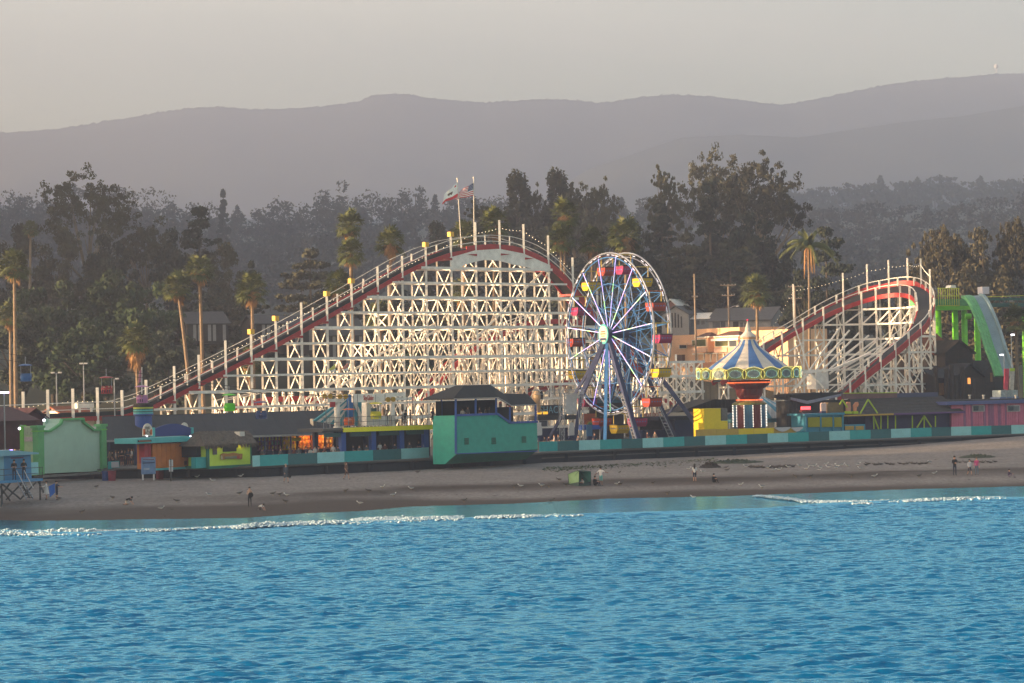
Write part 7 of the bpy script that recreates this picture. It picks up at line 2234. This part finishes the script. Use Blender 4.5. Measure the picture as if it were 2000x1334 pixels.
mound('grass_patch', 'low dark green patch on the sand at the right', 'grass', 1909, 893, 74, 5, .26, GRS, 3)
g = np.random.RandomState(12)
vs, fs = [], []
for i in range(700):                       # sprigs under the sea wall
    x = g.uniform(1060, 1400)
    p = on_sand(x, interp([(1060, 914), (1240, 905), (1400, 895)], x) + abs(g.normal(0, 4)))
    k = len(vs)
    for a in range(3):
        vs.append((p.x + g.normal(0, .12), p.y + g.normal(0, .12), p.z + (g.uniform(.05, .16) if a == 0 else -.02)))
    fs.append((k, k + 1, k + 2))
tag(link(bpy.data.objects.new('dune_sprigs', npmesh('dune_sprigs', vs, fs, mat('sprig_green', (.06, .075, .03), var=.3)))), 'sparse green sprigs on the sand under the sea wall', None, kind='stuff')
vs, fs = [], []
for i in range(1100):                      # scattered weed and driftwood bits
    x = g.uniform(-20, 2020)
    yw_, ys_ = interp([(0, 945), (500, 935), (1000, 908), (1500, 890), (2000, 862)], x), interp(SHORE_PX, x)
    p = on_sand(x, yw_ + (ys_ - yw_) * g.beta(2.2, 1.5))
    k = len(vs)
    s_ = .025 + .08 * g.rand() ** 4
    for a in range(4):
        vs.append((p.x + g.normal(0, s_ * 1.3), p.y + g.normal(0, s_), p.z + .02 + g.rand() * s_ * .6))
    fs += [(k, k + 1, k + 2), (k, k + 2, k + 3)]
tag(link(bpy.data.objects.new('beach_wrack', npmesh('beach_wrack', vs, fs, KELP))), 'scattered weed bits along the sand', None, kind='stuff')
# ---------------------------------------------------------------- people
POSES = {}
def skel(name, J, extra_r={}):
    """J: joints; builds one continuous skinned body, with five fingers a hand"""
    r = dict(pel=.13, waist=.115, chest=.135, neck=.055, head=.098, crown=.075, shL=.06, shR=.06, elL=.042, elR=.042, wrL=.03, wrR=.03, paL=.036, paR=.036,
             hiL=.085, hiR=.085, knL=.058, knR=.058, anL=.04, anR=.04, toL=.035, toR=.035)
    r.update(extra_r)
    E = [('pel', 'waist'), ('waist', 'chest'), ('chest', 'neck'), ('neck', 'head'), ('head', 'crown')]
    for s_ in 'LR':
        E += [('chest', 'sh' + s_), ('sh' + s_, 'el' + s_), ('el' + s_, 'wr' + s_), ('wr' + s_, 'pa' + s_), ('pel', 'hi' + s_), ('hi' + s_, 'kn' + s_), ('kn' + s_, 'an' + s_), ('an' + s_, 'to' + s_)]
    J = {k: V(v) for k, v in J.items()}
    for s_ in 'LR':
        d = (J['pa' + s_] - J['wr' + s_]).normalized()
        side = d.cross(V((0, 1, 0))).normalized() if abs(d.y) < .8 else V((1, 0, 0))
        nrm = d.cross(side)
        for f in range(5):
            q = 'f%s%d' % (s_, f)
            if f == 0:
                J[q] = J['wr' + s_].lerp(J['pa' + s_], .5) + side * .055 + d * .04
                E.append(('wr' + s_, q))
            else:
                J[q] = J['pa' + s_] + side * (.034 - .022 * (f - 1)) + d * (.07, .08, .075, .06)[f - 1] + nrm * .02
                E.append(('pa' + s_, q))
            r[q] = .009
    names = list(J)
    me = bpy.data.meshes.new('skeleton_' + name)
    me.from_pydata([J[n] for n in names], [(names.index(a), names.index(b)) for a, b in E], [])
    o = bpy.data.objects.new('pose_' + name, me)
    C.objects.link(o)
    md = o.modifiers.new('skin', 'SKIN')
    md.use_smooth_shade = True
    me.skin_vertices.new() if not me.skin_vertices else None
    for i, n in enumerate(names):
        me.skin_vertices[0].data[i].radius = (r[n], r[n])
        me.skin_vertices[0].data[i].use_root = n == 'pel'
    sb = o.modifiers.new('sub', 'SUBSURF')
    sb.levels = sb.render_levels = 1
    POSES[name] = (o, J, E)
ST = dict(pel=(0, 0, .93), waist=(0, 0, 1.1), chest=(0, .01, 1.33), neck=(0, 0, 1.48), head=(0, -.01, 1.62), crown=(0, 0, 1.70), shL=(.18, 0, 1.40), shR=(-.18, 0, 1.40), elL=(.23, .02, 1.12), elR=(-.23, .02, 1.12),
          wrL=(.24, -.05, .88), wrR=(-.24, -.05, .88), paL=(.24, -.07, .80), paR=(-.24, -.07, .80), hiL=(.095, 0, .86), hiR=(-.095, 0, .86), knL=(.10, -.01, .48), knR=(-.10, -.01, .48), anL=(.11, .02, .08), anR=(-.11, .02, .08), toL=(.12, -.13, .035), toR=(-.12, -.13, .035))
def P_(**k):
    d = dict(ST); d.update(k); return d
skel('stand', ST)
skel('hold', P_(elL=(.24, -.02, 1.12), elR=(-.24, -.02, 1.12), wrL=(.08, -.22, 1.14), wrR=(-.08, -.22, 1.14), paL=(.02, -.26, 1.16), paR=(-.02, -.27, 1.12)))
skel('walk', P_(knL=(.10, -.16, .50), anL=(.10, -.22, .09), toL=(.10, -.38, .05), knR=(-.09, .08, .48), anR=(-.1, .32, .14), toR=(-.1, .22, .04), wrL=(.25, .14, .9), paL=(.25, .18, .83), wrR=(-.25, -.2, .92), paR=(-.25, -.26, .86)))
skel('armsout', P_(elL=(.40, .02, 1.2), wrL=(.56, .0, 1.04), paL=(.62, -.01, .98), elR=(-.42, .02, 1.26), wrR=(-.62, .0, 1.22), paR=(-.7, -.01, 1.2), knL=(.14, -.08, .48), anL=(.16, -.06, .08), toL=(.17, -.2, .035)))
skel('reach', P_(elL=(.2, -.22, 1.22), wrL=(.12, -.46, 1.2), paL=(.1, -.54, 1.2), elR=(-.2, -.22, 1.22), wrR=(-.12, -.46, 1.2), paR=(-.1, -.54, 1.2), chest=(0, -.05, 1.32)))
skel('sit', dict(pel=(0, .1, .13), waist=(0, .13, .3), chest=(0, .1, .52), neck=(0, .05, .67), head=(0, .02, .81), crown=(0, .03, .89), shL=(.18, .08, .59), shR=(-.18, .08, .59), elL=(.24, -.1, .40), elR=(-.24, -.1, .40), wrL=(.12, -.3, .42), wrR=(-.12, -.3, .42),
     paL=(.06, -.36, .42), paR=(-.06, -.36, .42), hiL=(.1, .04, .12), hiR=(-.1, .04, .12), knL=(.13, -.3, .42), knR=(-.13, -.3, .42), anL=(.12, -.5, .08), anR=(-.12, -.5, .08), toL=(.12, -.64, .04), toR=(-.12, -.64, .04)))
skel('crouch', dict(pel=(0, .22, .34), waist=(0, .12, .46), chest=(0, -.1, .55), neck=(0, -.24, .6), head=(0, -.36, .62), crown=(0, -.42, .66), shL=(.17, -.14, .56), shR=(-.17, -.14, .56), elL=(.2, -.3, .36), elR=(-.2, -.3, .36), wrL=(.16, -.42, .14), wrR=(-.16, -.42, .14),
     paL=(.15, -.47, .06), paR=(-.15, -.47, .06), hiL=(.1, .2, .32), hiR=(-.1, .2, .32), knL=(.14, -.02, .1), knR=(-.14, -.02, .1), anL=(.12, .36, .06), anR=(-.12, .36, .06), toL=(.12, .46, .04), toR=(-.12, .46, .04)))
dg = bpy.context.evaluated_depsgraph_get()
PM = {}
SKIN_ = [mat('skin_a', (.42, .24, .17), var=.05), mat('skin_b', (.22, .11, .07), var=.05)]
for nm, (o, J, E) in POSES.items():
    me = bpy.data.meshes.new_from_object(o.evaluated_get(dg))
    segs = [(J[a], J[b], a, b) for a, b in E]
    idx_ = []
    for p in me.polygons:
        c = p.center
        best, bi = 9, 0
        for a, b, na, nb_ in segs:
            ab = b - a
            t_ = max(0, min(1, (c - a).dot(ab) / max(ab.length_squared, 1e-6)))
            d = (a + ab * t_ - c).length
            if d < best:
                best, bi = d, (na, nb_)
        a, b = bi
        if b in ('head', 'crown') or b[0] == 'f' or b[:2] == 'pa': k = 0
        elif b[:2] in ('wr',): k = 4
        elif b[:2] in ('hi', 'kn'): k = 2
        elif b[:2] == 'an': k = 5
        elif b[:2] == 'to': k = 3
        else: k = 1
        idx_.append(k)
    me.materials.clear()
    for _ in range(6):
        me.materials.append(SKIN_[0])
    me.polygons.foreach_set('material_index', idx_)
    PM[nm] = (me, J)
for o, J, E in POSES.values():
    bpy.data.objects.remove(o)
HAIRM = {'dark': mat('hair_dark', (.02, .015, .012), var=.1), 'brown': mat('hair_brown', (.09, .05, .03), var=.1), 'grey': mat('hair_grey', (.3, .28, .26), var=.1)}
CL = {}
def cloth(c):
    n = 'cloth_%d_%d_%d' % tuple(int(q * 100) for q in c)
    return mat(n, c, rough=.85, var=.12, scale=6)
PMESH, HMESH = {}, {}
def person(pos, h_, facing, pose, shirt, legs, label, skin=0, long_sleeve=False, shorts=False, hair='dark', long_hair=False, shoes=(.03, .03, .03), group=None, dress=None):
    key = (pose, shirt, legs, skin, long_sleeve, shorts)
    me0, J = PM[pose]
    if key not in PMESH:
        me = me0.copy()
        sk_ = SKIN_[skin]
        for i, m in enumerate((sk_, cloth(shirt), cloth(legs), cloth(shoes), cloth(shirt) if long_sleeve else sk_, sk_ if shorts else cloth(legs))):
            me.materials[i] = m
        PMESH[key] = me
    r = thing('person', label, 'person', pos, group)
    W = TRS(pos, facing, h_ / 1.76)
    link(bpy.data.objects.new('body', PMESH[key]), r, W)
    hk = (pose, hair, long_hair)
    if hk not in HMESH:
        c = J['head'].lerp(J['crown'], .55)
        mb = MB().ball(c + V((0, .025, .02)), (.112, .118, .10), 10, 7)
        if long_hair:
            mb.tube([c + V((0, .06, .02)), c + V((0, .11, -.16)), c + V((0, .11, -.36))], [.1, .11, .06], 8)
        HMESH[hk] = mb.mesh('hair', HAIRM[hair], smooth=True)
    link(bpy.data.objects.new('hair', HMESH[hk]), r, W)
    if dress:
        MB().lathe([(.15, 1.12), (.17, .95), (.26, .55)], 12).build('dress', cloth(dress), r, W)
    return r
NAVYC, BLK, WHT, GRYC, TANC = (.02, .025, .05), (.015, .015, .018), (.55, .54, .55), (.12, .125, .14), (.33, .22, .16)
FWD = 0.0
pd = lambda x, y: on_sand(x, y)
p1, p2 = FLG.w(FLG.px(28, 940, .0)), FLG.w(FLG.px(47, 939, .1))
zdk = zd + FLG.z0
person(V((p1.x, p1.y, zdk)), 1.78, 0, 'hold', BLK, NAVYC, 'guard in black with folded hands on the left of the tower deck', long_sleeve=False)
person(V((p2.x, p2.y, zdk)), 1.78, .2, 'hold', BLK, NAVYC, 'guard in black with folded hands nearer the tower stairs')
person(pd(91, 976), 1.66, -1.2, 'reach', WHT, WHT, 'woman in white dress shaking out a blue towel', long_sleeve=True, shorts=True, dress=WHT)
person(pd(111, 977), 1.7, 1.3, 'reach', NAVYC, NAVYC, 'person in dark top with bare legs holding the blue towel', shorts=True)
tw = thing('beach_towel', 'bright blue towel held between two people near the tower', 'towel', pd(101, 977) + V((0, 0, .5)))
ta, tb2, tc2, td = P(97, 972, pd(101, 977).y - .2), P(108, 962, pd(101, 977).y - .1), P(107, 944, pd(101, 977).y), P(95, 950, pd(101, 977).y)
vs, fs = [], []
for j in range(7):
    for i in range(9):
        u, w_ = i / 8, j / 6
        vs.append(tuple(td.lerp(tc2, u).lerp(ta.lerp(tb2, u), w_) + V((0, .06 * math.sin(u * 9 + w_ * 2), 0))))
for j in range(6):
    for i in range(8):
        a = j * 9 + i
        fs.append((a, a + 1, a + 10, a + 9))
link(bpy.data.objects.new('cloth', npmesh('cloth', vs, fs, mat('towel_blue', (.02, .13, .5), var=.15), True)), tw)
person(pd(250, 986), 1.7, 1.4, 'crouch', BLK, (.5, .42, .36), 'kneeling person in black bending to the sand alone', shorts=True)
person(pd(488, 990), 1.66, 0, 'hold', (.42, .27, .2), BLK, 'woman in beige top and dark trousers holding a dark bag', long_sleeve=True)
bg_ = thing('dark_bag', 'dark bag held by the woman in beige top', 'bag', pd(488, 990) + V((.12, -.3, .8)))
MB().ball(pd(488, 990) + V((.12, -.3, 1.0)), (.22, .13, .22), 10, 7).build('bag_body', cloth(BLK), bg_)
MB().tube([pd(488, 990) + V((.02, -.3, 1.18)), pd(488, 990) + V((.12, -.28, 1.34)), pd(488, 990) + V((.22, -.3, 1.18))], .015, 5).build('strap', cloth(BLK), bg_)
person(pd(509, 997), 1.35, 1.2, 'crouch', WHT, (.09, .08, .08), 'child in white shirt crouching at the wet sand')
person(pd(559, 943), 1.78, .5, 'walk', (.06, .075, .10), (.05, .06, .08), 'man in dark blue clothes walking with a bag under the sea wall', shorts=True, long_sleeve=True, hair='grey', dress=(.05, .06, .085))
b2 = pd(559, 943)
bg2 = thing('carry_bag', 'small dark bag carried by the walking man', 'bag', b2 + V((.36, 0, .5)))
MB().ball(b2 + V((.36, 0, .62)), (.12, .1, .16)).build('bag_body', cloth(BLK), bg2)
MB().tube([b2 + V((.3, 0, .74)), b2 + V((.34, 0, .86)), b2 + V((.4, 0, .74))], .012, 5).build('strap', cloth(BLK), bg2)
person(pd(677, 937), 1.72, .9, 'walk', (.14, .08, .065), (.14, .08, .065), 'brown clad walker with bare legs below the aqua panels', shorts=True, hair='brown', long_hair=True)
person(pd(1174, 949), 1.78, 2.6, 'armsout', WHT, (.10, .34, .34), 'man in white tank top and teal shorts beside the tent', skin=1, shorts=True)
person(pd(1163, 949), 1.7, .8, 'sit', BLK, BLK, 'person in black sitting beside the tent', long_sleeve=True)
person(pd(1137, 949) + V((0, -.2, 0)), 1.35, -.6, 'sit', (.45, .44, .42), (.05, .05, .05), 'child in white sitting in the tent opening')
person(pd(1357, 941), 1.62, 3.0, 'stand', WHT, NAVYC, 'woman in white top and dark shorts left of the kelp heap', shorts=True, long_hair=True)
person(pd(1395, 943), 1.6, .5, 'sit', BLK, BLK, 'person in black sitting below the kelp heap', long_sleeve=True)
person(pd(1865, 929), 1.86, .2, 'hold', BLK, NAVYC, 'tall man all in black standing near the water on the right', long_sleeve=True)
person(pd(1894, 929), 1.55, .4, 'walk', (.48, .47, .5), NAVYC, 'person in pale top and dark shorts between the man in black and the pink jacket', shorts=True, long_sleeve=True)
person(pd(1908, 928), 1.68, -.2, 'stand', (.42, .06, .18), (.10, .14, .2), 'woman in bright pink jacket and jeans', long_sleeve=True, hair='brown')
person(pd(1972, 933), 1.5, 1.2, 'sit', (.05, .03, .08), (.2, .16, .2), 'person in dark purple squatting at the right edge of the beach', long_sleeve=True)
ORD = ['first', 'second', 'third', 'fourth', 'fifth', 'sixth', 'seventh', 'eighth', 'ninth', 'tenth'] + ['%dth' % k for k in range(11, 21)] + ['21st', '22nd', '23rd'] + ['%dth' % k for k in range(24, 31)] + ['31st', '32nd', '33rd', '34th', '35th']
SEEN = {}
# strollers on the boardwalk
g = random.Random(21)
COLS = [BLK, NAVYC, (.06, .06, .07), (.09, .03, .03), (.05, .07, .09), (.10, .08, .07)]
def stroller(x, d, z, pale, where, grp):
    p = P(x, 880, d)
    sh = g.choice([WHT, (.4, .42, .46), (.45, .4, .38)]) if pale else g.choice(COLS)
    SEEN[grp] = SEEN.get(grp, -1) + 1
    lab = ORD[SEEN[grp]] + ' person from the left ' + where + (', in pale shirt' if pale else ', in dark clothes')
    person(V((p.x, d, z)), g.uniform(1.58, 1.82), g.uniform(-1.6, 1.6), g.choice(['stand', 'walk', 'hold', 'stand']), sh, g.choice(COLS), lab, skin=g.choice((0, 0, 1)), shorts=g.random() < .4, hair=g.choice(('dark', 'brown', 'dark')), group=grp)
for x in (214, 219, 226, 231, 238, 244, 251, 257, 262):
    stroller(x, FG.w(FG.px(x, 900, 1.0)).y + g.uniform(1, 3.5), DECK, x in (226, 257), 'between green stage and orange kiosk', 'strollers by the green stage')
for x in (512, 533, 548, 566, 574, 583, 598, 606, 615, 622, 634, 651, 660):
    stroller(x, G(x, interp(YTOP, x), 3.5).y + g.uniform(1.2, 4.5), DECK, x in (606, 615, 651), 'strolling behind the left parapet', 'strollers behind the left parapet')
for x in (690, 702, 716, 742, 752, 771, 800, 818, 829):
    stroller(x, G(x, interp(YTOP, x), 3.5).y + g.uniform(1.2, 4.0), DECK, x in (742, 829), 'under the sky ride deck', 'people under the sky ride deck')
for x in (757, 787, 793, 803, 846, 858, 872, 880):
    stroller(x, FS.w(FS.px(x, 820, 1.5)).y + g.uniform(-.4, 1.5), FS.z0 + dz1, x in (787,), 'waiting on the sky ride deck', 'people waiting on the sky ride deck')
for x in (905, 915, 938, 950, 957):
    stroller(x, FT.w(FT.px(x, 800, 1.2)).y + g.uniform(0, 1.0), FT.z0 + zt_ - .9, x == 905, 'upstairs in the teal snack house', 'people in the snack house')
for x in (1064, 1072, 1083, 1091, 1130, 1162, 1265, 1280):
    stroller(x, G(x, interp(YTOP, x), 3.5).y + g.uniform(2, 5), DECK, x == 1083, 'below the ferris wheel', 'people under the ferris wheel')
for x in (1560, 1570, 1660, 1675):
    stroller(x, G(x, interp(YTOP, x), 3.5).y + g.uniform(5, 6), DECK, x == 1675, 'by the ticket booth', 'people by the ticket booth')
def rider(col, dx, shirt, label, z=-.28):
    c = chairs[col]
    person(c + V((dx, .05, z - .02)), 1.55, 0, 'sit', shirt, NAVYC, label, hair='dark')
rider('red', -.25, (.3, .28, .26), 'left rider in the red sky ride chair')
rider('red', .25, BLK, 'right rider in the red sky ride chair')
rider('purple', 0, BLK, 'dark clad rider in the purple sky ride chair')
rider('navy', .0, BLK, 'dark clad rider in the navy sky ride chair')
rider('orange', .1, WHT, 'pale clad rider in the orange sky ride chair')
# ---------------------------------------------------------------- gulls
def gull(name, back, body, head, sit):
    mb = MB()
    n = 8
    prof = [(-.28, .02, .01), (-.2, .05, .0), (-.05, .085, -.005), (.08, .08, .0), (.16, .05, .03), (.2, .045, .09), (.25, .045, .12), (.29, .02, .115)]
    vs, fs = [], []
    for x, r_, dz in prof:
        for k in range(n):
            a = 2 * math.pi * k / n
            vs.append((x, r_ * math.cos(a), .2 + dz + r_ * math.sin(a) - (.09 if sit else 0)))
    for i in range(len(prof) - 1):
        for k in range(n):
            fs.append((i * n + k, i * n + (k + 1) % n, (i + 1) * n + (k + 1) % n, (i + 1) * n + k))
    mb.v, mb.f = vs, fs
    mb.m = [2 if i // n >= 4 else (1 if math.sin(2 * math.pi * (i % n + .5) / n) > .15 else 0) for i in range(len(fs))]
    hz_ = .315 - (.09 if sit else 0)
    mb.add([(.28, -.012, hz_ + .01), (.28, .012, hz_ + .01), (.35, 0, hz_ - .01), (.28, 0, hz_ - .02)], [(0, 1, 2), (0, 2, 3), (1, 3, 2)], 3)
    mb.add([(-.2, -.05, .23 - (.09 if sit else 0)), (-.2, .05, .23 - (.09 if sit else 0)), (-.38, 0, .2 - (.09 if sit else 0))], [(0, 1, 2)], 1)
    if not sit:
        for y in (-.03, .03):
            mb.bar((0, y, .0), (.0, y, .14), .012, None, 3)
            mb.box((-.01, y - .015, 0), (.05, y + .015, .008), 3)
    return mb.mesh(name, [body, back, head, mat('gull_bill', (.3, .2, .05), var=0)], smooth=True)
GW, GG, GB = mat('gull_white', (.62, .61, .6), var=.05), mat('gull_grey', (.16, .165, .18), var=.05), mat('gull_brown', (.055, .045, .04), var=.1)
GM = {'white': gull('gull_white', GG, GW, GW, False), 'dark': gull('gull_dark', GB, GB, GB, True), 'brown': gull('gull_brown', GB, mat('gull_mottled', (.13, .11, .1), var=.2), GB, False)}
g = random.Random(31)
def bird(x, y, kind, label, grp, s_=1.0):
    p = on_sand(x, y)
    SEEN[grp] = SEEN.get(grp, -1) + 1
    label = ORD[SEEN[grp]] + ' from the left, ' + label
    o = link(bpy.data.objects.new('gull', GM[kind]), None, TRS(p, g.choice((0, 3.14)) + g.uniform(-.6, .6), 1.0 * s_ * g.uniform(.9, 1.1)))
    tag(o, label, 'bird', grp)
for k in range(34):
    bird(1464 + k * 2.6 + g.uniform(-1.5, 1.5), 914 - k * .05 + g.uniform(-1.4, 1.4), 'dark', 'dark gull in the dense row right of the kelp heap', 'dense row of dark gulls')
for k in range(16):
    bird(1690 + k * 8 + g.uniform(-4, 4), 908.5 - k * .12 + g.uniform(-1, 1), 'dark', 'dark gull in the loose row left of the man in black', 'loose row of dark gulls')
for k in range(10):
    bird(1876 + k * 7.5 + g.uniform(-2, 2), 904 + g.uniform(-1, 1), 'dark', 'dark gull resting behind the woman in pink', 'dark gulls behind the pink jacket')
WG = [(1500, 916), (1522, 920), (1540, 915), (1562, 913), (1575, 918), (1590, 913), (1602, 916), (1614, 909), (1618, 915), (1628, 911), (1636, 912), (1645, 911), (1655, 912), (1676, 910), (1680, 917), (1600, 920), (1580, 912), (1511, 921), (1634, 916), (1457, 914)]
for x, y in sorted(WG):
    bird(x, y, 'white', 'white gull of the flock on the right sand', 'white gulls on the right sand')
for x, y, k_ in sorted(((115, 977, 'brown'), (160, 1003, 'brown'), (188, 954, 'brown'), (220, 975, 'brown'), (345, 982, 'brown'), (408, 969, 'white'), (315, 996, 'white'), (468, 967, 'brown'), (533, 968, 'brown'), (546, 969, 'brown'), (560, 970, 'white'), (416, 942, 'white'), (385, 934, 'white'), (463, 932, 'white'), (470, 933, 'white'), (497, 930, 'white'), (512, 929, 'white'),
               (558, 983, 'brown'), (675, 962, 'brown'), (720, 962, 'brown'), (747, 954, 'white'), (803, 957, 'white'), (768, 970, 'white'), (703, 986, 'white'), (816, 925, 'brown'), (1004, 953, 'brown'), (1017, 952, 'white'), (1058, 951, 'white'), (1072, 952, 'brown'), (1092, 940, 'brown'), (1105, 950, 'brown'), (1077, 981, 'brown'), (906, 981, 'brown'),
               (1205, 948, 'white'), (1212, 948, 'brown'), (1275, 946, 'brown'), (1303, 966, 'brown'), (1354, 974, 'white'), (1420, 921, 'brown'), (1418, 916, 'brown'), (1555, 934, 'brown'), (1583, 934, 'brown'), (1663, 932, 'brown'), (1708, 933, 'white'), (1795, 933, 'brown'), (1825, 927, 'white'), (1816, 906, 'white'), (1345, 918, 'white'), (1373, 924, 'white'), (1488, 954, 'white'), (1447, 949, 'white'))):
    bird(x, y, k_, ('white gull' if k_ == 'white' else 'brown gull') + ' standing apart on open sand', 'lone ' + k_ + ' gulls on the sand')
